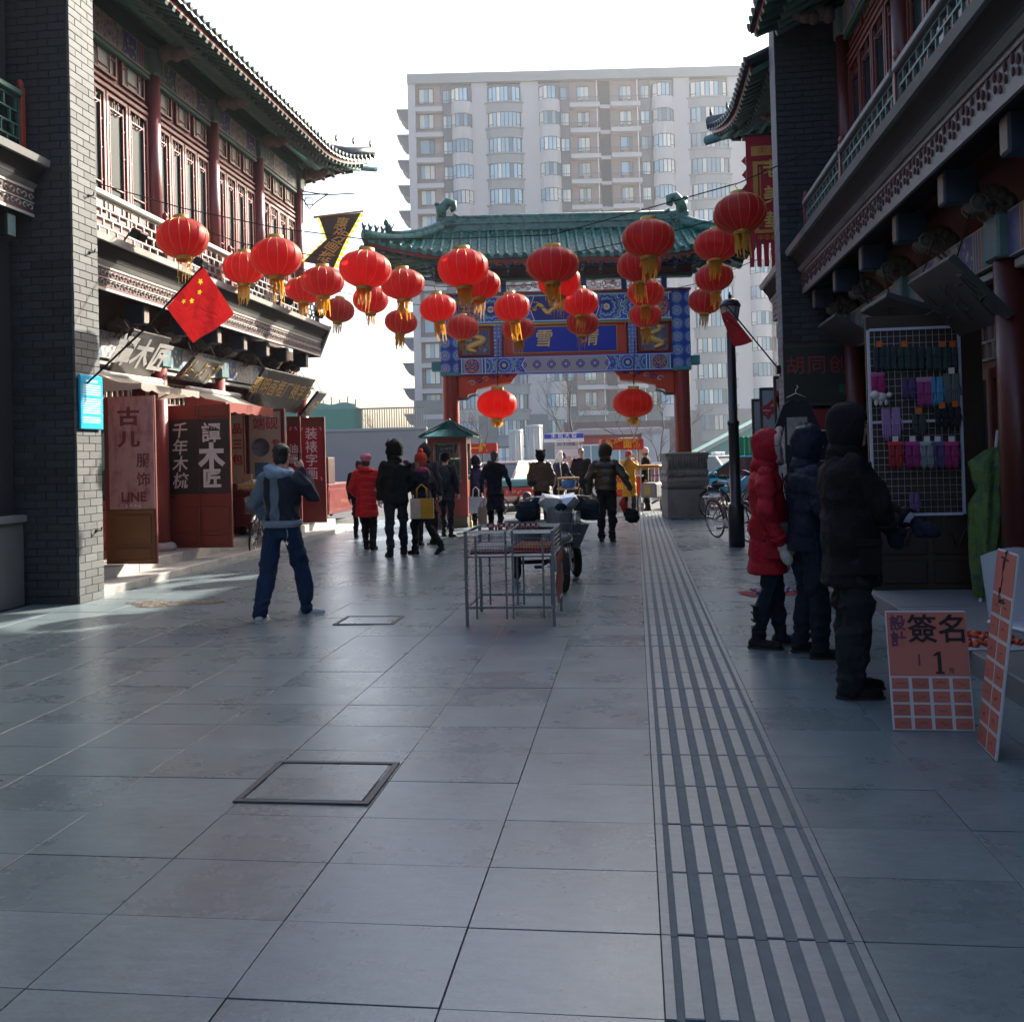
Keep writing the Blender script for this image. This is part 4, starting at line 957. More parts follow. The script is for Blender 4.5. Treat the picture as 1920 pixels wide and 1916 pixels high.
R2 = empty('corner_shop_house', (3.0, 17.3, 0), -pi / 2, 'shop house beyond the right brick pillar with an upturned eave corner', 'building')
cornice(R2, .6, 2.9, -.6, 3.67, 'scroll')
railing(R2, .65, 2.8, -.56, 4.285, .55, 1.1, M_PALE, MATS['lattice_green_white'], M_RED)
facade_upper(R2, [.4, 2.7], 4.4, 6.9, M_REDCOL, M_MAROON, M_MAROON, [M_PB1, M_PB2])
facade_ground(R2, [.4, 2.7], .15, 2.95, M_REDCOL, [M_PB1, M_PB2])
b = MB(); b.box(.4, 2.88, .42, 6, .0, 4.2); b.box(.4, 2.88, .17, 6, 4.2, 7.4); b.build('inner_walls', M_MAROON, R2)
roof(R2, -1.25, 2.9, -1.2, 6.5, 2.6, 7.25, 9.6, 2.4, 0, .5, M_TILE, M_UNDER, .2)
R3 = empty('shading_house', (5.35, 19.5, 0), 0, 'plain grey brick house added unseen behind the right shop houses to shade the street', 'building')  # added hidden block, sized for the shadow it throws on the street
b = MB(); b.box(0, 9, 0, 10.5, 0, 9.7); b.build('wall', mat('plain_grey_brick', (.16, .16, .155), .85, var=.2, scale=3), R3)
b = MB(); b.cbox(-.15, 9.15, -.15, 10.65, 9.7, 10.0, .02); b.build('parapet', M_GREYSTONE, R3)
for k in range(3):
    for zf in (1.0, 4.0, 7.0):
        w = MB(); w.box(-.03, .04, -.6, .6, 0, 1.7); w.box(-.05, .05, -.7, .7, -.1, 0); o = w.build('window', M_PALE, R3, (0, 1.6 + 2.8 * k, zf)); g2 = MB(); g2.box(-.035, -.031, -.54, .54, .06, 1.64); g2.build('pane', M_GLASS, o)

# tilted boards over the right shop
def board_r(label, tf, tn, bn, words, size):
    xt, xb = 2.48, 2.92
    A, Bn = onx(*tf, xt), onx(*tn, xt); C_ = onx(*bn, xb)
    L = A.y - Bn.y; zt = (A.z + Bn.z) / 2; zb = C_.z; h = math.hypot(xb - xt, zt - zb); tilt = math.atan2(xb - xt, zt - zb)
    o = empty('signboard', (xb, (A.y + Bn.y) / 2, zb), 0, label, 'signboard', 'tilted signboards over the right shop', rot=(tilt, 0, -pi / 2))
    b = MB(); b.cbox(-L / 2, L / 2, 0, .06, 0, h, .008); b.build('board', mat('grey_brown_board', (.036, .034, .031), .55, var=.2, scale=3), o)
    strokes(o, words, size, mat('dark_carved_letter', (.02, .02, .02), .5), (0, -.003, h / 2), seed=words)
    for s in (-1, 1):
        w = MB(); w.cyl((s * L * .4, .06, h * .9), (s * L * .4, .4, h * .9 + .2), .006, n=5); w.build('hanging_rod', M_DARKM, o)
board_r('large grey tilted board with dark brushed characters above the open dark door', (1700, 535), (1778, 482), (1872, 606), 3, .44)
board_r('middle grey tilted board half hidden behind the dark door top', (1612, 585), (1660, 560), (1690, 612), 2, .24)
board_r('small brown tilted board beside the right brick pillar', (1532, 612), (1563, 597), (1608, 648), 4, .15)

# the sign on the pillar
o = empty('shop_sign', (2.62, 13.84, 2.1), 0, 'dark green sign with red brushed characters on the right brick pillar', 'sign')
b = MB(); b.cbox(-.52, .55, -.04, 0, 0, .86, .01); b.build('board', mat('sign_dark_green', (.012, .018, .012), .4, var=.4, scale=3), o)
for e in ((-.52, .55, 0, .04), (-.52, .55, .82, .86)): b = MB(); b.box(e[0], e[1], -.05, -.0405, e[2], e[3]); b.build('frame_bar', M_BROWND, o)
text(o, '胡同创意', .27, mat('dull_red_letter', (.28, .015, .02), .5), (.08, -.043, .55), bold=.0, ext=.002, space=1.15)
text(o, '寻找', .15, mat('dull_green_letter', (.02, .18, .08), .5), (.36, -.043, .2), ext=.002, space=1.3)
o = empty('poster', (2.75, 13.84, .9), 0, 'mottled red poster under the dark green sign', 'poster')
b = MB(); b.box(-.42, .42, -.02, 0, 0, 1.15); b.build('sheet', mat('red_mottled_poster', (.22, .01, .018), .5, var=.4, scale=9), o)
b = MB(); b.cbox(-.24, .25, -.045, -.0205, .42, .86, .008); b.build('screen_frame', mat('dull_silver', (.3, .32, .36), .4), o); b = MB(); b.box(-.22, .23, -.048, -.0455, .44, .84); b.build('screen', mat('dark_screen', (.02, .022, .03), .2), o)
# light-blue boards further on
for k, (ua, ub, va, Y, words, lab) in enumerate(((1450, 1486, 705, 14.9, '官', 'pale board with a red character nearest the brick pillar'), (1424, 1452, 727, 15.5, '金', 'light blue board with a red character between two others'), (1409, 1425, 748, 16.1, '', 'narrow light blue board farthest from the brick pillar'))):
    a, c = ony(ua, va, Y), ony(ub, va, Y); w = c.x - a.x + (.35 if k == 0 else .12)
    o = empty('display_board', (a.x, Y, 0.0), 0, lab, 'display board', 'boards standing beyond the right pillar')
    b = MB(); b.cbox(0, w, 0, .05, .0, a.z, .006); b.build('frame', M_BROWND, o); b = MB(); b.box(.04, w - .03, -.008, -.001, .5, a.z - .05); b.build('panel', mat('pale_blue_panel', (.27, .36, .42), .5, var=.12) if k else mat('pale_grey_panel', (.42, .44, .46), .5, var=.1), o)
    if words: text(o, words, .36, M_REDLET, (.19, -.01, a.z - .4), bold=.012, ext=.001)

# open dark door with the wire rack
DL = empty('dark_door', (2.82, 9.42, .15), 0, 'big open dark brown door beside the right shop, carved panels below', 'door')
b = MB(); b.cbox(-.62, .42, 0, .06, 0, 2.58, .008); b.build('leaf_board', M_BROWND, DL)
for x0, x1 in ((-.56, -.13), (-.07, .36)):
    for z0, z1 in ((.06, .28), (.33, .86)):
        b = MB(); b.cbox(x0, x1, -.016, -.001, z0, z1, .012); cx, cz = (x0 + x1) / 2, (z0 + z1) / 2
        if z1 - z0 > .3:
            for s in (-1, 1): b.tube([(cx + s * .02, -.02, z0 + .08), (cx + s * .06, -.022, cz - .05), (cx + s * .13, -.022, cz), (cx + s * .12, -.022, cz + .1), (cx + s * .04, -.022, cz + .14), (cx, -.022, cz + .12)], .012, 6)
        b.build('carved_panel', mat('carved_dark_panel', (.035, .022, .016), .45), DL)
RK = empty('wire_rack', (0, 9.36, 0), 0, 'white framed wire grid rack hung with gloves on the dark door', 'rack')
ra_, rb_ = ony(1627, 615, 9.36), ony(1797, 617, 9.36); rz0 = ony(1795, 963, 9.36).z
x0, x1, z0, z1 = ra_.x, rb_.x, rz0, (ra_.z + rb_.z) / 2
M_RACK = mat('rack_white_tube', (.52, .56, .66), .4, var=.1)
for e in (((x0, 0, z0), (x0, 0, z1)), ((x1, 0, z0), (x1, 0, z1)), ((x0 + .014, 0, z0), (x1 - .014, 0, z0)), ((x0 + .014, 0, z1), (x1 - .014, 0, z1)), ((x0 + .014, 0, (z0 + z1) / 2), (x1 - .014, 0, (z0 + z1) / 2))):
    b = MB(); b.bar(*e, .024); b.build('rack_tube', M_RACK, RK)
M_WIRE = mat('rack_wire', (.40, .40, .44), .4)
for k in range(1, 14):
    b = MB(); x = x0 + (x1 - x0) * k / 14; b.cyl((x, .006, z0), (x, .006, z1), .0025, n=5); b.build('wire', M_WIRE, RK)
for k in range(1, 26):
    b = MB(); z = z0 + (z1 - z0) * k / 26; b.cyl((x0, .011, z), (x1, .011, z), .0025, n=5); b.build('wire', M_WIRE, RK)
def glove_mesh(w, h, fingers=True):
    b = MB(); b.cbox(-w/2, w/2, -.018, .012, -h * .55, 0, .012)
    for k in range(4):
        x = -w/2 + w * (k + .5) / 4; L = h * (.36, .43, .45, .38)[k]; b.tube([(x, -.003, -h * .5), (x, -.003, -h * .55 - L * .6), (x, -.003, -h * .55 - L)], [w * .13, w * .12, w * .08], 7)
    b.tube([(w/2 - .01, -.003, -h * .3), (w/2 + w * .2, -.003, -h * .5), (w/2 + w * .22, -.003, -h * .68)], [w * .13, w * .12, w * .08], 7)
    return b
gid = 0
def gloves(u, v, wpx, hpx, col, label, tagc=None, col2=None, socks=False):
    global gid
    gid += 1; p = ony(u, v, 9.33); s = 9.33 / FPX; w, h = wpx * s, hpx * s
    o = empty('gloves' if not socks else 'socks', p, 0, label, 'gloves' if not socks else 'socks', 'gloves and socks on the wire rack')
    m = mat('knit_%d' % gid, col, .9, var=.3, scale=60, bump=.6, bscale=120)
    for s_ in (-.26, .26):
        if socks: b = MB(); b.cbox(-w * .24, w * .24, -.02, .012, -h, 0, .015); b.cbox(-w * .22, w * .22, -.026, -.018, -h * .42, -h * .36, .003); b.build('sock', m, o, (w * s_, 0, 0))
        else: glove_mesh(w * .46, h).build('glove', m, o, (w * s_, -.004 * (s_ > 0), 0), (0, .06 * s_, 0))
    if col2:
        b = MB(); b.cbox(-w * .5, w * .5, -.026, .014, -h * .16, .002, .008); b.build('cuff', mat('knit2_%d' % gid, col2, .9, var=.4, scale=80, bump=.5), o)
    if tagc:
        b = MB(); b.box(-.026, .026, -.02, -.014, -.005, .05); b.build('price_tag', mat('tag_%d' % gid, tagc, .6), o)
OR = (.62, .13, .02)
for k, (u, w) in enumerate(((1648, 22), (1669, 22), (1695, 22), (1720, 24), (1748, 22), (1766, 20), (1785, 18))):
    gloves(u, 650, w, 42, (.03, .045 + .01 * (k % 3), .055), 'dark packed socks in the top row, place %s from the left' % ['one', 'two', 'three', 'four', 'five', 'six', 'seven'][k], OR if k in (0, 2, 5, 6) else None, None, True)
gloves(1645, 700, 24, 44, (.42, .03, .16), 'pink gloves with a white plush dog at the rack left edge', None, (.5, .1, .25))
gloves(1703, 708, 24, 40, (.09, .06, .17), 'dark purple gloves in the second row'); gloves(1732, 708, 26, 55, (.36, .06, .22), 'pink and magenta gloves in the second row', None, (.5, .25, .4)); gloves(1755, 706, 24, 56, (.08, .30, .50), 'light blue gloves in the second row'); gloves(1783, 700, 28, 58, (.13, .15, .16), 'grey gloves under a white tag at the rack right edge', (.7, .65, .65))
gloves(1670, 765, 34, 60, (.38, .22, .42), 'lilac gloves hanging alone below the second row'); gloves(1722, 775, 24, 40, (.06, .07, .07), 'black speckled gloves in the middle of the rack', OR); gloves(1765, 765, 24, 36, (.02, .02, .025), 'plain black gloves at right of the speckled pair', OR); gloves(1790, 762, 20, 38, (.025, .02, .03), 'black gloves at the rack right edge, third row', OR)
for u, c, l in ((1678, (.40, .03, .04), 'red'), (1710, (.32, .03, .17), 'magenta'), (1737, (.25, .28, .30), 'pale grey'), (1757, (.10, .06, .17), 'violet'), (1783, (.36, .03, .14), 'crimson pink')):
    gloves(u, 828, 25, 50, c, '%s gloves with a white card in the bottom row' % l, (.72, .7, .68), [min(1, x * 1.6) for x in c])
gloves(1714, 925, 18, 34, (.16, .09, .24), 'single purple pair hanging low on the rack')
p = ony(1650, 745, 9.3); o = empty('plush_dog', p, 0, 'small white plush dog hanging on the pink gloves', 'plush toy'); b = MB()
b.ell((0, 0, 0), (.07, .045, .045)); b.ell((-.05, -.02, .02), (.045, .042, .042)); b.ell((.085, 0, .02), (.025, .022, .025))
for x in (-.04, .0, .05): b.ell((x, -.015, -.05), (.018, .018, .03), 8, 6)
b.build('fur_body', mat('white_plush', (.62, .6, .58), .95, var=.1, bump=.8, bscale=90), o)
# shirt on a hanger
hp = ony(1492, 738, 12.9); o = empty('tshirt', (hp.x, 12.9, 0), 0, 'black t-shirt with a printed photograph on a white hanger', 'shirt')
zt = hp.z - .05; b = MB()
prof = [(-.10, zt - .03), (0, zt - .06), (.10, zt - .03), (.23, zt - .10), (.40, zt - .42), (.26, zt - .50), (.205, zt - .34), (.22, zt - .86), (-.22, zt - .86), (-.205, zt - .34), (-.26, zt - .50), (-.40, zt - .42), (-.23, zt - .10)]
b.prism([(x * .74, z) for x, z in prof], -.035, .035, 'y'); b.build('cloth', mat('black_cotton', (.012, .014, .02), .9, sheen=.2), o)
b = MB(); b.tube([(.12, -.0, zt), (.0, 0, zt + .055), (-.12, 0, zt)], .006, 6); b.tube([(0, 0, zt + .055), (0, 0, zt + .1), (.03, 0, zt + .13), (.015, 0, zt + .16)], .005, 6); b.build('hanger', M_WHITE, o)
b = MB(); b.box(-.13, .13, -.039, -.0355, zt - .62, zt - .26); b.build('print', mat('shirt_print', (.30, .29, .27), .6, var=.7, scale=6), o)
b = MB(); b.cbox(-.03, .08, -.043, -.0395, zt - .62, zt - .40, .001); b.ell((.04, -.041, zt - .36), (.035, .003, .04)); b.bar((-.02, -.041, zt - .44), (-.09, -.041, zt - .34), .03, .004); b.build('printed_figure', mat('shirt_print_khaki', (.20, .16, .10), .6, var=.3), o)
# folded green parasol and white banner at the column
pa, pb = ony(1868, 838, 8.9), ony(1838, 1130, 8.7); o = empty('folded_parasol', (0, 0, 0), 0, 'folded green parasol leaning upside down by the red column', 'parasol')
ax = (pb - pa); Lp = ax.length; b = MB(); nn = 44
prs = [(.02, 0), (.09, .05), (.19, .16), (.17, .30), (.12, .40), (.17, .52), (.14, .75), (.10, 1.05), (.06, 1.3), (.03, Lp - .04)]
q = ax.to_track_quat('Z', 'Y').to_matrix().to_4x4(); q.translation = pa
vs = []
for r, z in prs:
    for j in range(nn): a = 2 * pi * j / nn; rr_ = r * (1 + .22 * math.sin(9 * a + z * 4) + .14 * math.sin(3 * a + z * 6) + .06 * math.sin(17 * a)); vs.append((rr_ * math.cos(a), rr_ * math.sin(a) * .7, z))
b.add(vs, [(i * nn + j, i * nn + (j + 1) % nn, (i + 1) * nn + (j + 1) % nn, (i + 1) * nn + j) for i in range(len(prs) - 1) for j in range(nn)], 0, True, q); b.build('cloth', mat('green_parasol', (.075, .15, .025), .6, var=.4, scale=7, dirt=(.02, .05, .06, .9), dscale=9, wrinkle=.5), o)
b = MB(); b.cyl((0, 0, Lp - .06), (0, 0, Lp + .03), .014, n=8, M=q); b.cyl((0, 0, -.15), (0, 0, .1), .016, n=8, M=q); b.build('pole', M_SILVER, o)
pa = ony(1880, 950, 9.0); o = empty('banner', (pa.x + .02, 9.02, .15), 0, 'white cloth banner with dark characters behind the folded parasol', 'banner'); b = MB(); b.grid(lambda u, v: (-.13 + .26 * u, .02 * math.sin(u * 7) + .02, .02 + (pa.z - .17) * v), 8, 6); b.build('cloth', sheet('white_banner', (.42, .45, .52), .2), o); strokes(o, 3, .18, mat('ink_blue', (.03, .04, .07), .6), (0, -.012, .5), vertical=True, seed=4)

# paper boards standing on the paving
M_PINK = mat('salmon_card', (.55, .17, .13), .6, var=.12, scale=3)
M_INK = mat('black_ink', (.015, .012, .012), .6)
def sign_board(A, Bp, h, lean, label, full=True):
    d = (Bp - A); d.z = 0; w = d.length; rz = math.atan2(d.y, d.x)
    o = empty('paper_board', ((A.x + Bp.x) / 2, (A.y + Bp.y) / 2, .004), 0, label, 'paper board', rot=(-lean, 0, rz))
    b = MB(); b.cbox(-w/2, w/2, 0, .012, 0, h, .002); b.build('backing', mat('white_card', (.6, .6, .62), .6, var=.06), o)
    k = .44 if full else .78
    b = MB(); b.box(-w/2 + .004, w/2 - .004, -.003, -.0005, h * k + .008, h - .008); b.build('top_sheet', M_PINK, o)
    nr, nc = (4, 4) if full else (7, 2)
    for i in range(nr):
        for j in range(nc):
            a, c = -w/2 + w * (j + .06) / nc, -w/2 + w * (j + .94) / nc; z0, z1 = h * k * (i + .12) / nr, h * k * (i + .94) / nr
            b = MB(); b.box(a + .003, c - .003, -.003, -.0005, z0, z1); b.build('paper_slip', mat('salmon_slip', (.50, .15, .11), .6, var=.12, rnd=.12), o)
            q = MB(); zz_ = (z0 + z1) / 2; xm = (a + c) / 2; rq = random.Random(i * 7 + j)
            q.tube([(xm - .02, -.0045, zz_ + rq.uniform(-.006, .006)), (xm - .008, -.0045, zz_ + rq.uniform(-.012, .012)), (xm + .006, -.0045, zz_ + rq.uniform(-.012, .012)), (xm + .02, -.0045, zz_)], .0012, 4); q.build('signature', mat('faint_ink', (.18, .05, .06), .6), o)
    if full:
        text(o, '簽名', .155, M_INK, (.055, -.005, h * .83), bold=.0025, ext=.001); text(o, '設計', .085, mat('violet_ink', (.13, .04, .10), .6), (-w * .36, -.005, h * .82), vertical=True, bold=.002, ext=.001); MB().prism([(.03, h * .47), (.075, h * .47), (.075, h * .485), (.062, h * .487), (.062, h * .655), (.045, h * .655), (.022, h * .625), (.026, h * .618), (.043, h * .628), (.043, h * .487), (.03, h * .485)], -.006, -.004, 'y').build('lettering', M_INK, o); text(o, '元', .03, M_INK, (.11, -.005, h * .5), ext=.001); text(o, '1', .09, mat('faint_ink', (.18, .05, .06), .6), (-.05, -.005, h * .58), ext=.001)
    else: strokes(o, 2, .16, M_INK, (0, -.005, h * .88), vertical=True, seed=9)
    b = MB(); b.bar((-w * .3, .02, h * .7), (-w * .3, .02 + .2 + h * .7 * math.tan(lean), .01), .014); b.build('prop', M_BROWND, o, rot=(0, 0, 0)) if False else None
    return o
sign_board(gnd(1675, 1370), gnd(1829, 1372), .62, .16, 'salmon board offering one-yuan signature design with a grid of slips')
sign_board(gnd(1832, 1392), gnd(1866, 1428), .98, .13, 'second salmon board leaning at the right picture edge', False)
# goods on cloths
def ground_cloth(c, w, d, rz, col, label, seed, cols, n=40, zc0=0.0):
    o = empty('ground_cloth', (c.x, c.y, zc0 + .003), rz, label, 'cloth'); q = random.Random(seed)
    b = MB(); b.grid(lambda u, v: (-w/2 + w * u + .02 * math.sin(v * 9), -d/2 + d * v + .02 * math.sin(u * 8), .004 + .004 * math.sin(u * 14) * math.sin(v * 11)), 16, 12); b.build('cloth', mat('cloth_%d' % seed, col, .8, var=.1), o)
    for k in range(n):
        e = MB(); x, y = q.uniform(-w * .38, w * .38), q.uniform(-d * .35, d * .35); r = q.uniform(.018, .035)
        e.tube([(x, y, r * .5), (x + r * 1.3, y + r, r * .8), (x + r * .3, y + r * 2, r * .6), (x - r, y + r * .8, r * 1.1)], [r * .4, r * .5, r * .45, r * .2], 6); e.build('trinket', mat('trinket_%d_%d' % (seed, k % len(cols)), cols[k % len(cols)], .5), o)
ground_cloth(gnd(1445, 1112), .62, .4, .3, (.35, .03, .03), 'red cloth spread with small blue and white trinkets behind the red coat', 31, [(.5, .5, .55), (.1, .12, .4), (.4, .1, .15)])
ground_cloth(gnd(1842, 1205, .15), .5, .55, .1, (.42, .45, .50), 'pale cloth on the step with a heap of orange knots', 32, [(.6, .07, .03), (.65, .12, .05)], 44, .15)
# plastic chair cut by the picture edge
pc = gnd(1925, 1330); o = empty('plastic_chair', (pc.x + .22, pc.y + .3, 0), .3, 'white plastic chair cut off by the right picture edge', 'chair'); M_PLAST = mat('white_plastic', (.55, .56, .62), .4, var=.05)
b = MB(); b.cbox(-.22, .22, -.2, .22, .40, .43, .012); b.build('seat', M_PLAST, o); b = MB(); b.grid(lambda u, v: (-.2 + .4 * u, .2 + .06 * v - .04 * math.sin(u * pi), .44 + .42 * v - .05 * (2 * u - 1) ** 2 * v), 10, 8); b.grid(lambda u, v: (-.2 + .4 * u, .215 + .06 * v - .04 * math.sin(u * pi), .44 + .42 * v - .05 * (2 * u - 1) ** 2 * v), 10, 8); b.build('backrest', M_PLAST, o)
for sx in (-1, 1):
    for sy in (-1, 1): b = MB(); b.tube([(sx * .19, sy * .17, .41), (sx * .23, sy * .21, 0)], [.026, .018], 8); b.build('leg', M_PLAST, o)
# hanging red banner and the lamp post
M_BANR = sheet('banner_red', (.26, .012, .025), .25); M_BANG = mat('banner_gold', (.42, .24, .04), .6, var=.15)
ba, bb_ = ony(1397, 256, 15.4), ony(1460, 256, 15.4); zb = ony(1425, 455, 15.4).z; zf = ony(1425, 500, 15.4).z; w = .78
o = empty('hanging_banner', (ba.x, 15.4, 0), 0, 'long red vertical banner with gold characters hanging by the right pillar', 'banner')
b = MB(); b.grid(lambda u, v: (w * u, .02 * math.sin(v * 6 + u * 3), zb + (ba.z - zb) * v), 8, 20); b.build('cloth', M_BANR, o)
for k in range(7):
    b = MB(); b.add([(w * (k + .12) / 7, .02, zb), (w * (k + .88) / 7, .02, zb), (w * (k + .8) / 7, .03, zf), (w * (k + .2) / 7, .03, zf)], [(0, 1, 2, 3)]); b.build('streamer', M_BANR, o)
b = MB(); b.box(.08, w - .05, -.035, -.03, ba.z - .33, ba.z - .18); b.build('gold_band', M_BANG, o)
zt_ = ba.z - .42
b = MB()
for e in ((.10, .17, zb + .14, zt_), (w - .15, w - .08, zb + .14, zt_), (.17, w - .15, zt_ - .05, zt_), (.17, w - .15, zb + .14, zb + .19), (.2, .215, zb + .24, zt_ - .09), (w - .195, w - .18, zb + .24, zt_ - .09)): b.box(e[0], e[1], -.035, -.03, e[2], e[3])
b.build('gold_border', M_BANG, o)
text(o, '津门老店', .12, MATS['red_lettering'], (w / 2 + .02, -.037, ba.z - .255), ext=.001); text(o, '老美華', .3, M_GOLDP, (w / 2 + .005, -.034, (zb + zt_) / 2 + .08), vertical=True, ext=.001, bold=.006, line=1.35); text(o, '中华老字号', .1, M_BANG, (w / 2, -.034, zb + .06), ext=.001)
for s in (0, 1):
    b = MB(); [b.add([(s * w, .0, zb + .5 + .22 * k), (s * w + (.07 if s else -.07), .02, zb + .42 + .22 * k), (s * w, 0, zb + .34 + .22 * k)], [(0, 1, 2)]) for k in range(int((ba.z - zb - .4) / .22))]; tag(b.build('zigzag_edge', M_BANR, o), kind='stuff')
b = MB(); b.cyl((-.05, 0, ba.z + .01), (w + .3, 0, ba.z + .01), .018, n=8); b.build('rod', M_DARKM, o)
lp = gnd(1382, 1025); lt = zc(1372, 548, (lp - Vector((0, 0, EYE))).dot(CF)).z
o = empty('street_lamp', (lp.x, lp.y, 0), 0, 'black cast iron street lamp with a glass lantern head', 'street lamp'); M_LAMP = mat('lamp_black', (.012, .012, .014), .35, var=.2, coat=.2)
b = MB(); b.lathe([(.001, 0), (.125, 0), (.125, .62), (.115, .66), (.085, .68), (.082, 1.9), (.095, 1.91), (.095, 1.96), (.07, 1.97), (.066, lt - .62), (.05, lt - .58), (.04, lt - .56)], 18); b.build('post', M_LAMP, o)
b = MB(); b.lathe([(.04, lt - .57), (.09, lt - .52), (.10, lt - .50), (.095, lt - .48)], 16); b.build('collar', M_LAMP, o)
b = MB(); b.lathe([(.085, lt - .49), (.115, lt - .40), (.135, lt - .30), (.145, lt - .22)], 16); b.build('glass', mat('lamp_glass', (.30, .31, .30), .25, var=.15, spec=.6), o)
for k in range(6): b = MB(); a = k * pi / 3; b.tube([(math.cos(a) * .09, math.sin(a) * .09, lt - .49), (math.cos(a) * .12, math.sin(a) * .12, lt - .40), (math.cos(a) * .15, math.sin(a) * .15, lt - .21)], .007, 5); b.build('rib', M_LAMP, o)
b = MB(); b.lathe([(.15, lt - .215), (.17, lt - .22), (.165, lt - .19), (.13, lt - .13), (.07, lt - .10), (.03, lt - .09), (.025, lt - .07), (.035, lt - .05), (.02, lt - .03), (.012, lt - .02), (.012, lt), (.001, lt + .02)], 16); b.build('cap', M_LAMP, o)
# ------------------------------------------------------------------ memorial gate
gc = zc(1065, 853, 22.0)
GT = empty('memorial_gate', (gc.x, gc.y, 0), yaw, 'painted blue and red memorial gate with a green tiled roof across the street', 'gate')
BL, TE, GO, WH, DB = (.028, .10, .62), (.04, .34, .40), (.75, .48, .11), (.72, .78, .80), (.016, .04, .32)
M_ROS = rosette_mat('post_rosettes', .30, [(0, GO), (.07, DB), (.11, WH), (.15, BL), (.23, GO), (.25, TE), (.31, WH), (.335, BL), (.42, TE), (.46, DB)], 12.0, False)
M_ROS2 = rosette_mat('beam_rosettes', .17, [(0, GO), (.08, WH), (.13, BL), (.24, TE), (.31, GO), (.335, BL), (.44, WH), (.47, TE), (.6, DB)], 8.0)
def beam_mat(name, half, zh, centre, upper):
    m, t, p = newmat(name)
    tc = nd(t, 'TexCoord'); sp = nd(t, 'SeparateXYZ'); lk(t, tc.outputs['Object'], sp.inputs[0])
    X, Z = sp.outputs[0], sp.outputs[2]; ax = math_(t, 'ABSOLUTE', X); az = math_(t, 'DIVIDE', math_(t, 'ABSOLUTE', Z), zh)
    def ros(s, off, pet, cols):
        fx = math_(t, 'SUBTRACT', math_(t, 'FRACT', math_(t, 'DIVIDE', math_(t, 'ADD', ax, off), s)), .5); fz = math_(t, 'DIVIDE', Z, s)
        r = math_(t, 'SQRT', math_(t, 'ADD', math_(t, 'MULTIPLY', fx, fx), math_(t, 'MULTIPLY', fz, fz)))
        a = math_(t, 'ARCTAN2', fz, fx); r = math_(t, 'MULTIPLY', r, math_(t, 'MULTIPLY_ADD', math_(t, 'SINE', math_(t, 'MULTIPLY', a, pet)), .08, 1.0))
        return ramp(t, r, cols, 'CONSTANT')
    big = ros(2.2 * zh, .13, 12.0, [(0, GO), (.06, WH), (.10, DB), (.20, TE), (.26, WH), (.28, BL), (.38, GO), (.395, TE), (.47, WH), (.5, BL), (.62, TE)])
    vo = nd(t, 'TexVoronoi', i_Scale=17.0); lk(t, tc.outputs['Object'], vo.inputs['Vector'])
    small = ramp(t, vo.outputs['Distance'], [(0, GO), (.14, WH), (.2, BL), (.36, TE), (.44, WH), (.48, DB)], 'CONSTANT')
    c = mixc(t, ramp(t, ax, [(0, 0), (centre * .2, 1)], 'CONSTANT'), big, big)
    skew = math_(t, 'ADD', ax, math_(t, 'MULTIPLY', az, .12))
    c = mixc(t, math_(t, 'GREATER_THAN', skew, centre + .12), small, big)
    # centre cartouche
    if upper:
        inner = (.012, .03, .26)
    else:
        s = .33; fx = math_(t, 'ABSOLUTE', math_(t, 'SUBTRACT', math_(t, 'FRACT', math_(t, 'ADD', math_(t, 'DIVIDE', X, s), .5)), .5)); fz = math_(t, 'ABSOLUTE', math_(t, 'DIVIDE', Z, s))
        dia = math_(t, 'MAXIMUM', math_(t, 'MULTIPLY', math_(t, 'ADD', fx, fz), .8), math_(t, 'MAXIMUM', fx, fz))
        inner = ramp(t, dia, [(0, GO), (.05, WH), (.09, (.10, .07, .35)), (.20, WH), (.22, (.05, .05, .3)), (.30, (.42, .42, .44))], 'CONSTANT')
    c = mixc(t, math_(t, 'LESS_THAN', skew, centre + .06), c, BL); c = mixc(t, math_(t, 'LESS_THAN', skew, centre + .02), c, WH); c = mixc(t, math_(t, 'LESS_THAN', skew, centre), c, inner)
    # end bands and roundels
    e = math_(t, 'SUBTRACT', half, ax)
    bands = ramp(t, math_(t, 'MULTIPLY', e, 1.0), [(0, DB), (.06, WH), (.08, TE), (.12, (.34, .35, .37)), (.50, TE), (.53, WH), (.55, BL), (.60, WH), (.62, TE), (.65, BL)], 'CONSTANT')
    rx = math_(t, 'SUBTRACT', e, .31); rr_ = math_(t, 'SQRT', math_(t, 'ADD', math_(t, 'MULTIPLY', rx, rx), math_(t, 'MULTIPLY', Z, Z)))
    ns = nd(t, 'TexNoise', i_Scale=26.0, i_Detail=2.0); lk(t, tc.outputs['Object'], ns.inputs['Vector'])
    dragon = ramp(t, ns.outputs[0], [(0, (.07, .03, .24)), (.5, GO), (.57, (.16, .02, .03)), (.62, (.07, .03, .24))], 'CONSTANT')
    bands = mixc(t, math_(t, 'LESS_THAN', rr_, zh * .82), bands, (.07, .03, .24)); bands = mixc(t, math_(t, 'LESS_THAN', rr_, zh * .74), bands, dragon)
    c = mixc(t, math_(t, 'LESS_THAN', e, .65), c, bands)
    c = mixc(t, math_(t, 'GREATER_THAN', az, .84), c, WH); c = mixc(t, math_(t, 'GREATER_THAN', az, .9), c, TE if upper else BL)
    lk(t, c, p.inputs['Base Color']); p.inputs['Roughness'].default_value = .5
    return m
CX = 2.65
M_ORG = mat('red_orange_paint', (.55, .07, .025), .5, var=.15)
M_PEDS = mat('weathered_stone', (.21, .20, .175), .8, var=.3, scale=4, bump=.5, bscale=40, dirt=(.075, .07, .06, .85), dscale=1.8)
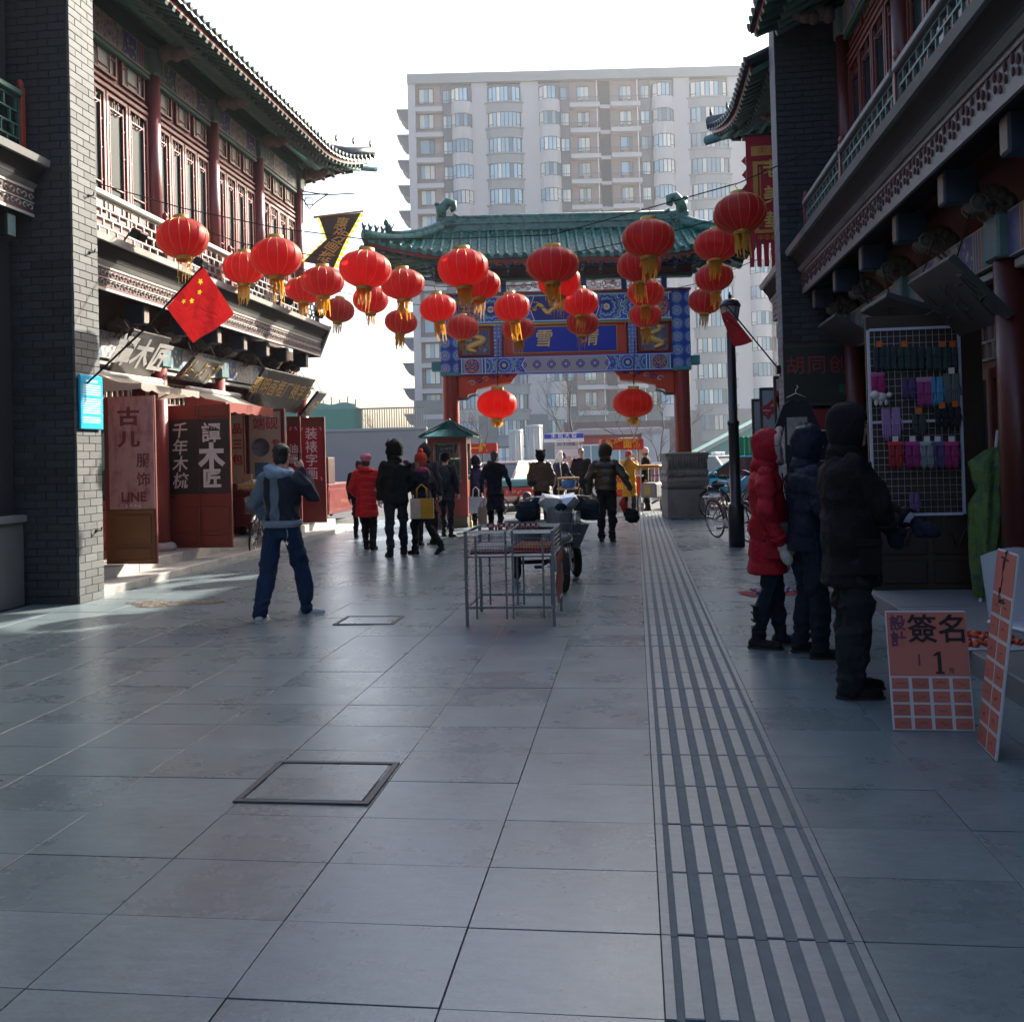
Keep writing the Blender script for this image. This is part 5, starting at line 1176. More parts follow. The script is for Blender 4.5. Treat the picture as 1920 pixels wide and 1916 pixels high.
for s in (-1, 1):
    b = MB()
    b.cbox(-.47, .47, -.44, .44, 0, .66, .015); b.build('pedestal_base', M_PEDS, GT, (s * CX, 0, 0))
    b = MB(); b.cbox(-.475, .475, -.445, .445, .66, .73, .01); b.build('pedestal_band', mat('dark_stone_band', (.07, .068, .06), .8), GT, (s * CX, 0, 0))
    b = MB()
    def sq(zs): # square moulding stack
        for (a0, z0), (a1, z1) in zip(zs, zs[1:]):
            b.add([(-a0, -a0 * .93, z0), (a0, -a0 * .93, z0), (a0, a0 * .93, z0), (-a0, a0 * .93, z0), (-a1, -a1 * .93, z1), (a1, -a1 * .93, z1), (a1, a1 * .93, z1), (-a1, a1 * .93, z1)], [(0, 1, 5, 4), (1, 2, 6, 5), (2, 3, 7, 6), (3, 0, 4, 7)])
    sq([(.45, .73), (.47, .80), (.49, .86), (.47, .92), (.44, .96), (.46, .99), (.48, 1.04), (.46, 1.09), (.45, 1.11), (.45, 1.30), (.48, 1.42), (.49, 1.43), (.49, 1.48), (.3, 1.5), (.001, 1.5)]); b.build('pedestal_moulding', M_PEDS, GT, (s * CX, 0, 0))
    for k in range(14):
        b = MB(); x = -.42 + .065 * k; b.tube([(x, -.425, 1.13), (x, -.43, 1.28), (x, -.45, 1.40)], [.026, .026, .028], 6); b.build('carved_petal', M_PEDS, GT, (s * CX, 0, 0))
    for k in range(9):
        b = MB(); x = -.4 + .1 * k; b.ell((x, -.44, .99), (.055, .03, .035), 8, 5); b.build('carved_petal', M_PEDS, GT, (s * CX, 0, 0))
    b = MB(); b.lathe([(.19, 1.49), (.188, 3.40)], 24); b.build('column', M_REDCOL, GT, (s * CX, 0, 0))
    b = MB(); b.cbox(-.2, .2, -.2, .2, 0, 1.82, .02); b.build('painted_post', M_ROS, GT, (s * CX, 0, 3.38))
    b = MB(); b.cbox(-.21, .21, -.21, .21, 0, .08, .01); b.build('post_collar', mat('collar_teal', (.05, .28, .30), .5), GT, (s * CX, 0, 3.37))
    b = MB(); b.cbox(s * .2, s * .42, -.1, .1, .12, .34, .02) if s > 0 else b.cbox(-.42, -.2, -.1, .1, .12, .34, .02); b.build('beam_end', mat('collar_teal', (.05, .28, .30), .5), GT, (s * CX, 0, 3.37))
half = CX - .2
b = MB(); b.cbox(-half, half, -.15, .15, -.2, .2, .01); b.build('lower_beam', beam_mat('gate_lower_beam', half, .2, 1.0, False), GT, (0, 0, 3.58))
b = MB(); b.cbox(-half, half, -.16, .16, -.33, .33, .012); b.build('upper_beam', beam_mat('gate_upper_beam', half, .33, .78, True), GT, (0, 0, 4.86))
# gold dragons coiling in the middle of the upper beam
def dragon(cx, cz, w, h, parent, y, flip=1, up=False):
    b = MB(); pts = []
    for k in range(26):
        t = k / 25
        if up: x, z = w * .40 * math.sin(t * 8.5) * (1 - .25 * t), -h * .42 + h * .84 * t
        else: x, z = -w/2 + w * t, h * .32 * math.sin(t * 9.5)
        pts.append((cx + flip * x, y, cz + z))
    r0 = .036 if not up else .05
    b.tube(pts, [r0 * (.35 + 1.1 * math.sin(min(1, k / 25 + .06) * pi) ** .6) for k in range(26)], 7)
    e = Vector(pts[-1]); b.ell(e, (.055, .03, .045)); b.tube([e, e + Vector((flip * .07, 0, .03))], [.03, .014], 6); b.tube([e + Vector((0, 0, .02)), e + Vector((-flip * .06, 0, .09))], [.012, .004], 5)
    for k in (6, 11, 16, 21):
        p0 = Vector(pts[k]); b.tube([p0, p0 + Vector((.05 * flip, 0, .06)), p0 + Vector((.09 * flip, 0, .05))], [.016, .012, .008], 5)
        for q in range(3): b.tube([p0 + Vector((.09 * flip, 0, .05)), p0 + Vector((.12 * flip, 0, .05 + .025 * (q - 1)))], .005, 4)
        b.tube([p0 + Vector((0, 0, -.02)), p0 + Vector((-.04 * flip, 0, -.07))], [.012, .006], 5)
    return b.build('gilt_dragon', mat('bright_gold_paint', (.80, .55, .16), .4, metal=.2, var=.2, scale=20), parent)
for s in (-1, 1): dragon(s * .38, 4.85, .6, .30, GT, -.175, s)
b = MB(); b.ell((0, -.17, 4.87), (.06, .02, .06)); [b.tube([(.06 * math.cos(a), -.17, 4.87 + .06 * math.sin(a)), (.11 * math.cos(a + .3), -.17, 4.87 + .11 * math.sin(a + .3))], [.012, .003], 4) for a in [k * pi / 4 for k in range(8)]]; b.build('flaming_pearl', M_GOLD, GT)
# plaque and side panels between the beams
zl, zh_ = 3.785, 4.525
def frame(x0, x1, z0, z1, t, y, m, nm, d=.06):
    for e in ((x0, x1, z0, z0 + t), (x0, x1, z1 - t, z1), (x0, x0 + t, z0 + t, z1 - t), (x1 - t, x1, z0 + t, z1 - t)):
        b = MB(); b.cbox(e[0], e[1], y - d, y, e[2], e[3], .008); b.build(nm, m, GT)
b = MB(); b.box(-half, half, .0, .06, zl, zh_); b.build('back_board', M_RED, GT)
frame(-1.40, 1.40, zl + .002, zh_ - .002, .05, -.0, M_ORG, 'plaque_frame', .09)
b = MB(); b.box(-1.345, -1.2, -.06, -.001, zl + .06, zh_ - .06); b.build('plaque_side', M_ORG, GT); b = MB(); b.box(1.2, 1.345, -.06, -.001, zl + .06, zh_ - .06); b.build('plaque_side', M_ORG, GT)
frame(-1.20, 1.20, zl + .06, zh_ - .06, .025, -.065, M_GOLD, 'gold_edge', .02)
b = MB(); b.box(-1.175, 1.175, -.075, -.061, zl + .085, zh_ - .085); b.build('blue_plaque', mat('deep_blue_lacquer', (.006, .035, .42), .45, var=.1), GT)
for ch, x in (('雪', -.50), ('晴', .55)): text(GT, ch, .42, mat('bright_gold_paint', (.80, .55, .16), .4), (x, -.083, (zl + zh_) / 2), bold=.004, ext=.004, slant=.12)
for s in (-1, 1):
    b = MB(); b.cbox(s * 1.54 - .09, s * 1.54 + .09, -.1, .1, zl, zh_, .01); b.build('small_post', M_ROS2, GT)
    cx = s * 2.04; frame(cx - .36, cx + .36, zl + .02, zh_ - .02, .045, -.01, M_RED, 'panel_frame', .07); frame(cx - .315, cx + .315, zl + .065, zh_ - .065, .015, -.02, M_GOLD, 'gold_edge', .03)
    b = MB(); b.box(cx - .30, cx + .30, -.03, -.005, zl + .08, zh_ - .08); b.build('carved_panel', mat('cloud_panel', (.16, .19, .26), .6, var=.8, scale=12), GT)
    q = random.Random(4 + s)
    for k in range(26):
        b = MB(); x, z = cx + q.uniform(-.26, .26), q.uniform(zl + .11, zh_ - .11); r = q.uniform(.03, .055)
        b.tube([(x + r * (1 - .07 * i) * math.cos(i * .8), -.035, z + r * (1 - .07 * i) * math.sin(i * .8)) for i in range(9)], .012, 5); b.build('carved_cloud', mat('cloud_%d' % (k % 4), ((.55, .56, .58), (.10, .14, .35), (.45, .12, .05), (.12, .25, .2))[k % 4], .6), GT)
    dragon(cx, (zl + zh_) / 2, .5, .56, GT, -.055, s, True)
b = MB(); b.box(-half, half, -.13, -.005, zh_ - .02, zh_ + .003); b.build('gold_strip', M_GOLD, GT)
# brackets under the lower beam (red with blue scrolls)
for s in (-1, 1):
    pf = [(CX - .19, 3.38), (CX - 1.55, 3.38), (CX - 1.42, 3.25), (CX - 1.42, 3.20), (CX - 1.0, 3.16), (CX - .62, 3.08), (CX - .58, 2.98), (CX - .40, 2.95), (CX - .38, 2.87), (CX - .19, 2.86)]
    b = MB(); b.prism([(s * x, z) for x, z in pf], -.055, .055, 'y'); b.build('corner_brace', M_ORG, GT)
    for k in range(6):
        b = MB(); x, z, r = CX - .50 - .16 * k, 3.20 + .045 * min(k, 3) + (.0 if k < 4 else .02), .085 - .006 * k
        b.tube([(s * (x + r * (1 - .08 * i) * math.cos(i * .75)), -.062, z + r * (1 - .08 * i) * math.sin(i * .75) * .8) for i in range(9)], .016, 6); b.build('painted_scroll', mat('scroll_blue' if k % 2 else 'scroll_white', (.03, .05, .32) if k % 2 else (.5, .5, .5), .5), GT)
    b = MB(); b.tube([(s * (CX - .18), -.0, 2.84), (s * (CX - .38), 0, 2.84), (s * (CX - .44), 0, 2.90), (s * (CX - .60), 0, 2.95)], .03, 6); b.build('brace_edge', mat('collar_teal', (.05, .28, .30), .5), GT)
    b = MB(); b.tube([(s * (CX - .62), -.07, 3.06), (s * (CX - 1.0), -.07, 3.135), (s * (CX - 1.42), -.07, 3.18)], .018, 5); b.build('brace_edge', M_GOLDP, GT)
# openwork frieze, bracket sets, eaves
b = MB(); b.cbox(-2.9, 2.9, -.17, .17, 5.195, 5.25, .01); b.build('frieze_sill', M_RED, GT)
q = random.Random(9); posts = [-2.3 + .92 * k for k in range(6)]
for x in posts:
    b = MB(); b.cbox(x - .06, x + .06, -.1, .1, 5.25, 5.52, .01); b.build('frieze_post', mat('frieze_post_blue', (.03, .08, .36), .5), GT)
for a, c in zip(posts, posts[1:]):
    for k in range(7):
        b = MB(); x, z, r = a + .12 + (c - a - .24) * k / 6, 5.385 + .04 * (k % 2), .075
        b.tube([(x + r * (1 - .08 * i) * math.cos(i * .9 + k), -.0, z + r * (1 - .08 * i) * math.sin(i * .9 + k)) for i in range(10)], .014, 5); b.build('openwork_scroll', mat('openwork_red', (.40, .05, .04), .5) if k % 2 else mat('openwork_green', (.45, .45, .42), .5), GT)
b = MB(); b.cbox(-2.95, 2.95, -.12, .12, 5.52, 5.60, .01); b.build('bracket_plate', M_GREENW, GT)
for k in range(15):
    x = -2.94 + .42 * k; o = empty('bracket_set', (x, 0, 5.6), parent=GT)
    for i, (z, L, D) in enumerate(((.02, .12, .30), (.10, .18, .50), (.18, .2, .68), (.26, .2, .8))):
        b = MB(); b.cbox(-.035, .035, -D, D, z, z + .055, .008); b.cbox(-L, L, -.05 - .12 * i, .0 - .12 * i + .02, z, z + .055, .008)
        b.build('bracket_arm', (MATS['frieze_post_blue'], mat('bracket_green', (.04, .24, .16), .5))[i % 2], o)
        for xx, yy in ((-L + .03, -.02 - .12 * i), (L - .03, -.02 - .12 * i), (0, -D + .04)):
            b = MB(); b.cbox(xx - .03, xx + .03, yy - .03, yy + .03, z + .056, z + .078, .004); b.build('bearing_block', mat('bearing_pale', (.55, .58, .52), .5), o)
b = MB(); b.cbox(-3.2, 3.2, -.75, -.63, 5.90, 6.0, .01); b.build('eave_purlin', M_GREENW, GT)
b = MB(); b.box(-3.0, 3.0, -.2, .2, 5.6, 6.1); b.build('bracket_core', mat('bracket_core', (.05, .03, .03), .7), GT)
roof(GT, -4.15, 4.15, -1.2, 1.2, 0, 5.86, 6.72, 1.5, 1.5, .42, M_TILEG, M_UNDER, .2, separate=True, ridge_h=.34)
for k in range(40):
    b = MB(); x = -3.9 + .2 * k; c = max(0, 1 - (4.15 - abs(x)) / 2.6) ** 2 * .42; b.cyl((x, -1.10, 5.72 + c), (x, -.95, 5.73 + c), .035, n=8); b.build('rafter_end', M_ORG, GT)
# ------------------------------------------------------------------ apartment tower behind
TZ = 109.0; TS = TZ / FPX
tc_ = zc(1115, 853, TZ)
TW = empty('apartment_tower', (tc_.x, tc_.y, 0), yaw, 'pale grey high-rise apartment tower filling the background', 'building')
TX = lambda u: (u - 1100) * TS              # columns measured at the level of the third photo floor
FH, Z0, NF = 2.92, 3.3, 14
FZ = [Z0 + FH * k for k in range(NF)]; TOP = Z0 + FH * NF
M_TW = mat('tower_render', (.37, .365, .375), .8, var=.06, scale=.15, dirt=(.32, .32, .33, .5), dscale=.3)
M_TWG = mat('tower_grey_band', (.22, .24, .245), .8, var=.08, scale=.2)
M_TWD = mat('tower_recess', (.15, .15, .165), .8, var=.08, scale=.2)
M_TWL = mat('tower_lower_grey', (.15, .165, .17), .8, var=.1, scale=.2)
M_TGL = mat('tower_glass', (.24, .36, .43), .1, var=.25, scale=.5, bump=0, spec=.7, rnd=.35, rvar=.03)  # pale blue base carries sky reflection and curtains in the colour
M_TFR = mat('tower_window_frame', (.07, .085, .09), .5)
M_TBL = mat('tower_blind', (.50, .49, .44), .7, rnd=.25)
M_RAIL = mat('tower_rail', (.16, .15, .15), .6)
M_TG2 = mat('tower_glass_curtain', (.55, .55, .50), .3, var=.15, scale=1.5, bump=0, rnd=.2); M_TG3 = mat('tower_glass_dark', (.10, .15, .17), .1, var=.25, scale=.5, bump=0, spec=.7, rvar=.03)
def panes(b, seed):
    q_ = random.Random(seed * 31 + len(b.f)); b.m = [q_.choice((0, 0, 0, 1, 1, 2)) for _ in b.f]
    return b.mesh('pane', [M_TGL, M_TG2, M_TG3])
def tbox(nm, u0, u1, y0, y1, z0, z1, m, par=TW):
    b = MB(); b.box(TX(u0), TX(u1), y0, y1, z0, z1); return b.build(nm, m, par)
def win_mesh(w, h, cols, transom=True):
    f = .06; b = MB()
    b.box(-w/2, -w/2 + f, -.06, .02, 0, h); b.box(w/2 - f, w/2, -.06, .02, 0, h); b.box(-w/2 + f, w/2 - f, -.06, .02, 0, f); b.box(-w/2 + f, w/2 - f, -.06, .02, h - f, h)
    for c in cols: b.box(-w/2 + w * c - f * .4, -w/2 + w * c + f * .4, -.055, .02, f, h - f)
    if transom: b.box(-w/2 + f, w/2 - f, -.05, .02, h * .22, h * .22 + f * .7)
    return b.mesh('window', M_TFR, True)
def curved(u0, u1, bulge, z0, z1, m, nm, y=-.0, seg=8, par=TW, top=False):
    b = MB(); x0, x1 = TX(u0), TX(u1)
    P = lambda t: (x0 + (x1 - x0) * t, y - bulge * math.sin(pi * t) ** .6)
    for i in range(seg):
        (xa, ya), (xb, yb) = P(i / seg), P((i + 1) / seg)
        b.add([(xa, ya, z0), (xb, yb, z0), (xb, yb, z1), (xa, ya, z1), (xa, .3, z1), (xb, .3, z1), (xa, .3, z0), (xb, .3, z0)], [(0, 1, 2, 3), (3, 2, 5, 4), (0, 6, 7, 1)])
    return b.build(nm, m, par)
def curved_win_mesh(u0, u1, bulge, h, n, seg=None):
    fr = MB(); gl = MB(); x0, x1 = TX(u0), TX(u1); w = x1 - x0
    P = lambda t: Vector((-w/2 + w * t, -bulge * math.sin(pi * t) ** .6, 0))
    for i in range(n):
        a, c = P(i / n), P((i + 1) / n)
        gl.add([a, c, c + Vector((0, 0, h)), a + Vector((0, 0, h))], [(0, 1, 2, 3)])
        for z in (0, h - .07): fr.bar(a + Vector((0, -.02, z + .03)), c + Vector((0, -.02, z + .03)), .07)
        if i in (0, n - 1): fr.bar(a + Vector((0, -.02, h * .2)), c + Vector((0, -.02, h * .2)), .06)
    for i in range(n + 1): a = P(i / n); fr.box(a.x - .04, a.x + .04, a.y - .05, a.y + .03, 0, h)
    return fr.mesh('window', M_TFR, True), [panes(gl, s_) for s_ in range(5)]
# main slab and projecting wall strips
tbox('wall', 766, 1520, .6, 14, 0, TOP, M_TW)
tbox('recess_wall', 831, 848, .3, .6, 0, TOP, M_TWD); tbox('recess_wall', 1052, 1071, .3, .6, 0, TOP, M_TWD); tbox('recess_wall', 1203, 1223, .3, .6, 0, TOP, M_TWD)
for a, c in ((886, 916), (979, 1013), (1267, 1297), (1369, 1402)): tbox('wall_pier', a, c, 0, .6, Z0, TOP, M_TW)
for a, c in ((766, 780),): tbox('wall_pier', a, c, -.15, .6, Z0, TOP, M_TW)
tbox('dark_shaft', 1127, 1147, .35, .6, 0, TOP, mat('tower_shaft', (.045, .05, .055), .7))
tbox('lower_storeys', 764, 1522, -.2, .6, 0, Z0 + .15, M_TWL)
tbox('lower_storeys', 764, 832, -.22, .6, Z0 + .15, Z0 + FH * 1 + 1.9, M_TWL); tbox('lower_band', 848, 1522, -.12, .6, Z0 + .15, Z0 + FH * 1, M_TWL)
for a, c in ((766, 1052), (1052, 1520)): tbox('parapet', a, c, -.4, .6, TOP, TOP + 1.1, M_TWG)
CW = [(848, 886), (1013, 1052), (1226, 1267), (1402, 1440)]; BW = [(916, 979), (1297, 1369), (1445, 1510)]
cw_f, cw_g = curved_win_mesh(848, 886, .75, 1.55, 5); bw_f, bw_g = curved_win_mesh(918, 977, .55, 1.75, 8)
lw = win_mesh(TX(814) - TX(786), 1.75, (.66,), False); sw_ = win_mesh(1.0, 1.5, (.5,), True); bw2 = win_mesh(TX(1109) - TX(1086), 1.65, (.6,), True)
def glass(w, h, n=1):
    b = MB(); [b.add([(-w/2 + w * i / 3, 0, 0), (-w/2 + w * (i + 1) / 3, 0, 0), (-w/2 + w * (i + 1) / 3, 0, h), (-w/2 + w * i / 3, 0, h)], [(0, 1, 2, 3)]) for i in range(3)]
    return [panes(b, s_) for s_ in range(5)] if n > 1 else b.mesh('pane', M_TGL)
lg, sg_, bg2 = glass(TX(814) - TX(786), 1.75, 5), glass(1.0, 1.5, 5), glass(TX(1109) - TX(1086), 1.65, 5)
q = random.Random(12)
def W(me, gm, x, y, z, blind=0):
    o = inst('window', me, TW, (x, y, z)); inst('pane', q.choice(gm), o)
for k, z in enumerate(FZ):
    # left balcony column
    W(lw, lg, TX(800), .55, z + .85)
    tbox('balcony_parapet', 780, 831, -.28, .55, z - .25, z + .28, M_TW)
    b = MB()
    for e in range(12): x = TX(781) + (TX(830) - TX(781)) * e / 11; b.box(x - .015, x + .015, -.25, -.22, z + .28, z + .75)
    b.box(TX(781), TX(830), -.26, -.21, z + .72, z + .77); b.build('balcony_rail', M_RAIL, TW)
    # side balconies seen against the sky
    b = MB(); b.prism([(TX(744), z + .35), (TX(766), z + .35), (TX(766), z - .95), (TX(754), z - .75), (TX(747), z - .15)], 1.0, 4.2, 'y'); b.build('side_balcony', M_TWD, TW); tbox('balcony_lip', 742, 767, .85, 4.3, z + .35, z + .48, M_TWG)
    b = MB(); [b.box(TX(746) + .22 * e - .015, TX(746) + .22 * e + .015, 1.0, 1.03, z + .48, z + .95) for e in range(2)]; b.build('balcony_rail', M_RAIL, TW)
    for u in (839.5, 1061.5, 1213): W(sw_, sg_, TX(u), .26, z + .75)
    for a, c in CW:
        curved(a, c, .75, z - .72, z + .75, M_TW if k > 0 else M_TWL, 'curved_spandrel')
        o = inst('window', cw_f, TW, (TX((a + c) / 2), .02, z + .7)); inst('pane', q.choice(cw_g), o)
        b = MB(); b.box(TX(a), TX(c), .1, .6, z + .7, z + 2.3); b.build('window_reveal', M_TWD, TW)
    for a, c in BW:
        curved(a - 3, c + 3, .62, z - .62, z + .42, M_TWG, 'bow_spandrel'); curved(a - 6, c + 6, .75, z + .42, z + .58, M_TWG, 'bow_ledge')
        o = inst('window', bw_f, TW, (TX((a + c) / 2), .02, z + .58), (0, 0, 0), ((c - a) / 63, 1, 1)); inst('pane', q.choice(bw_g), o)
        b = MB(); b.box(TX(a + 1), TX(c - 1), .12, .6, z + .58, z + 2.3); b.build('window_reveal', M_TWD, TW)
    for a, c in ((1071, 1127), (1147, 1203)):
        W(bw2, bg2, TX((a + c) / 2 - (2 if a < 1100 else -2)), .55, z + .75)
        tbox('balcony_slab', a, c, -.55, .6, z - .28, z + .22, M_TW)
        b = MB()
        for e in range(16): x = TX(a + 1) + (TX(c - 1) - TX(a + 1)) * e / 15; b.box(x - .012, x + .012, -.53, -.50, z + .22, z + .85)
        b.box(TX(a + 1), TX(c - 1), -.54, -.49, z + .82, z + .87); b.build('balcony_rail', M_RAIL, TW)
        b = MB(); b.cbox(-.35, .35, -.3, 0, .3, .85, .03); b.build('air_conditioner', mat('ac_tan', (.30, .27, .20), .6, rnd=.2), TW, (TX((a + c) / 2), .4, z))
        b = MB(); b.cyl((TX(c - 5), -.3, z + .2), (TX(c - 5), -.3, z + 2.7), .05, n=6); b.build('drain_pipe', M_WHITE, TW)
    tbox('shaft_slab', 1127, 1147, .05, .55, z - .3, z + .1, M_TW)
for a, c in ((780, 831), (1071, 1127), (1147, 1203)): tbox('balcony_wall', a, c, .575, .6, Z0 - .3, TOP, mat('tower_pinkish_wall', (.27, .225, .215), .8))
# ground storey windows
for u, c in ((800, 1), (930, 1), (960, 1), (1035, 1), (1100, 1), (1330, 1), (1350, 1), (1180, 1)): W(bw2, bg2, TX(u), -.22, .9)

# ------------------------------------------------------------------ things between the gate and the tower
def at(u, v, Z): p = zc(u, v, Z); return p
# grey wall on the left with a green screen and railing above
a, c = at(560, 870, 48), at(800, 870, 48)
o = empty('roadside_wall', (a.x, a.y, 0), yaw, 'long plain grey wall across the road at the left', 'wall'); L = (c - a).length
b = MB(); b.cbox(-6, L, 0, .4, -.1, 2.95, .03); b.build('wall', mat('plain_grey_wall', (.20, .195, .205), .85, var=.1), o)
b = MB(); b.cbox(-6.05, L + .05, -.05, .45, 2.95, 3.1, .02); b.build('coping', M_TWG, o)
b = MB(); b.box(-6, L * .5, .15, .2, 3.1, 4.1); b.build('green_screen', sheet('green_net', (.10, .25, .22), .4), o)
for k in range(30): b = MB(); b.box(-.02, .02, .1, .14, 3.1, 4.1); b.build('railing_bar', M_RAIL, o, (L * .45 + L * .55 * k / 29, 0, 0))
b = MB(); b.box(L * .45, L, .09, .15, 4.05, 4.12); b.build('railing_top', M_RAIL, o)
# unfinished building wrapped in netting
a = at(600, 862, 95); o = empty('netted_building', (a.x, a.y, 0), yaw, 'unfinished low building wrapped in green netting behind the grey wall', 'building')
for k, (z, w) in enumerate(((4.2, 4.0), (5.4, 3.6), (6.6, 3.6))):
    b = MB(); b.cbox(-3, w, 0, 4, z, z + .25, .02); b.build('floor_slab', mat('raw_concrete', (.22, .22, .21), .9), o)
    if k: b = MB(); b.grid(lambda u, v: (-3 + (w + 3) * u, -.15 + .08 * math.sin(u * 25), z - .9 + 1.5 * v + .1 * math.sin(u * 17)), 24, 3); b.build('netting', sheet('green_net', (.10, .25, .22), .4), o)
for k in range(9): b = MB(); b.cyl((-2.8 + .8 * k, .3, 0), (-2.8 + .8 * k, .3, 7.6 + .3 * (k % 2)), .06, n=5); b.build('scaffold_pole', M_RAIL, o)
b = MB(); b.box(-3, 3.6, 1, 4, 0, 4.2); b.build('lower_wall', M_TWL, o)
# red two-storey site hut
a = at(1095, 900, 47); c = at(1235, 900, 47)
o = empty('site_hut', (a.x, a.y, 0), yaw, 'low red hut with white framed windows and a corrugated roof beyond the gate', 'building'); L = (c - a).length
zt = at(1150, 815, 47).z
b = MB(); b.box(0, L, 0, 5, 0, zt); b.build('wall', mat('hut_red', (.32, .06, .06), .7, var=.1), o)
b = MB()
for k in range(46): x = -.2 + (L + .4) * k / 46; b.box(x, x + (L + .4) / 46 * .55, -.35, 5.2, zt, zt + .32)
b.box(-.2, L + .2, -.3, 5.1, zt + .01, zt + .27); tag(b.build('corrugated_roof', mat('hut_roof', (.42, .38, .40), .6), o), kind='stuff')
for u, ww, m in ((1108, .95, 0), (1145, .95, 0), (1178, .95, 1)):
    p = at(u, 850, 47); x = (p - Vector((a.x, a.y, p.z))).length
    w_ = inst('window', win_mesh(ww, 1.0 if not m else 1.3, (.5,), False), o, (x, -.0, zt - 1.45)); w_.data = w_.data.copy(); w_.data.materials.clear(); w_.data.materials.append(M_WHITE); inst('pane', glass(ww, 1.0 if not m else 1.3), w_, (0, -.01, 0))
a2 = at(1205, 900, 46.5); b = MB(); b.box(0, 1.35, 0, 3, .8, zt + .2); b.build('grey_shed', mat('shed_grey', (.38, .40, .43), .6), o, ((a2 - Vector((a.x, a.y, a2.z))).length, -.3, 0))
# green corrugated roof and fence at the right of the gate
a = at(1318, 850, 60); o = empty('green_shed', (a.x, a.y, 0), yaw, 'shed with a sloping green roof seen right of the gate', 'building')
b = MB(); b.prism([(-.5, 1.2), (6, 4.4), (6, 1.2)], 0, 5, 'y'); b.build('gable_wall', mat('shed_green', (.12, .32, .26), .7), o); b = MB(); b.bar((-.7, -.1, 1.25), (6, -.1, 4.55), .3, .2); b.build('roof_edge', mat('shed_roof_grey', (.3, .31, .31), .7), o); b = MB(); b.box(-2.2, 6.5, .2, 5, 0, 1.2); b.build('base_wall', M_TWL, o)
b = MB(); b.box(-8.5, -1, 2, 6, 0, 3.6); b.build('dark_wall', mat('mauve_wall', (.13, .10, .105), .8), o)
# bare street trees
def bare_tree(x, y, h, seed, label):
    o = empty('bare_tree', (x, y, 0), 0, label, 'tree', 'bare winter trees beyond the gate'); q = random.Random(seed); t = MB(); cr = MB()
    def grow(p, d, L, r, n, mb):
        e = p + d * L; mid = p + d * L * .5 + Vector((q.uniform(-.05, .05), q.uniform(-.05, .05), 0)) * L
        mb.tube([p, mid, e], [r, r * .8, r * .62], 6 if n > 2 else 4, caps=False)
        if n <= 0: return
        for k in range(q.choice((2, 3)) if n > 1 else 3):
            nd_ = (d + Vector((q.uniform(-.75, .75), q.uniform(-.75, .75), q.uniform(-.1, .45)))).normalized(); grow(e if q.random() < .6 else mid, nd_, L * q.uniform(.55, .8), r * .58, n - 1, cr)
    grow(Vector((0, 0, -.1)), Vector((0, 0, 1)), h * .36, h * .014, 6, t)
    t.build('trunk', mat('bark', (.07, .06, .052), .9, bump=.5), o, fix=False); tag(cr.build('crown', mat('twig', (.085, .075, .065), .9), o, fix=False), kind='stuff')
for u, Z, h, s, l in ((1078, 44, 6.4, 1, 'bare winter tree in front of the tower, left of the red hut'), (1200, 44, 5.2, 2, 'bare winter tree before the right end of the red hut'), (1240, 43, 4.6, 3, 'thin bare tree beside the stone pedestal')):
    p = at(u, 870, Z); bare_tree(p.x, p.y, h, s, l)
p = at(905, 870, 52); bare_tree(p.x, p.y, 5.0, 6, 'bare winter tree behind the guard kiosk')
p = at(700, 870, 75); bare_tree(p.x, p.y, 6.0, 8, 'thin far tree above the grey wall')
# poles
for u, v, r, Z, l in ((967, 806, .27, 40, 'thick pale round pillar left of the bus sign, shorter one'), (1001, 797, .30, 38, 'thick ribbed pale pillar just left of the bus sign')):
    p = at(u, v, Z); o = empty('round_pillar', (p.x, p.y, 0), 0, l, 'pillar'); b = MB(); n = 24
    b.lathe([(r, -.1), (r, p.z)], n); b.lathe([(r * 1.1, p.z - .1), (r * 1.1, p.z), (.01, p.z + .02)], n); b.build('shaft', mat('pale_metal_pillar', (.42, .44, .44), .45, metal=.2, var=.1), o)
    for k in range(8): a = k * pi / 4; b = MB(); b.cyl((math.cos(a) * r, math.sin(a) * r, 0), (math.cos(a) * r, math.sin(a) * r, p.z - .1), .035, n=5); b.build('rib', MATS['pale_metal_pillar'], o)
# bus stop sign and light box
p = at(1057, 822, 32); o = empty('bus_stop_sign', (p.x, p.y, 0), yaw, 'blue and white street name sign over a poster light box', 'sign')
w = 75 / FPX * 32; zt = at(1057, 811, 32).z; zb = at(1057, 829, 32).z
b = MB(); b.prism([(-w/2, zb), (w/2, zb), (w/2, zt - .04), (w * .25, zt), (-w * .25, zt), (-w/2, zt - .04)], -.06, .06, 'y'); b.build('sign_board', M_WHITE, o)
b = MB(); zm = zb + .12; b.box(-w/2 + .01, w/2 - .01, -.068, -.061, zm, zt - .045); b.build('blue_field', mat('sign_blue', (.02, .06, .45), .5), o)
text(o, '水阁大街', .17, M_WHITE, (0, -.071, (zm + zt) / 2 - .02), ext=.001, space=1.7, bold=.003); text(o, 'SHUIGE  DAJIE', .075, mat('sign_small', (.15, .15, .2), .6), (0, -.063, zb + .06), ext=.001)
bw_ = 46 / FPX * 32; zl_ = at(1062, 836, 32).z; b = MB(); b.cbox(-bw_/2, bw_/2, -.05, .12, .35, zl_, .02); b.build('light_box', mat('box_silver', (.5, .5, .5), .4, metal=.4), o, (.1, 0, 0)); b = MB(); b.box(-bw_/2 + .06, bw_/2 - .06, -.058, -.051, .45, zl_ - .12); b.build('poster', mat('box_poster', (.6, .55, .55), .5, var=.15, scale=3), o, (.1, 0, 0))
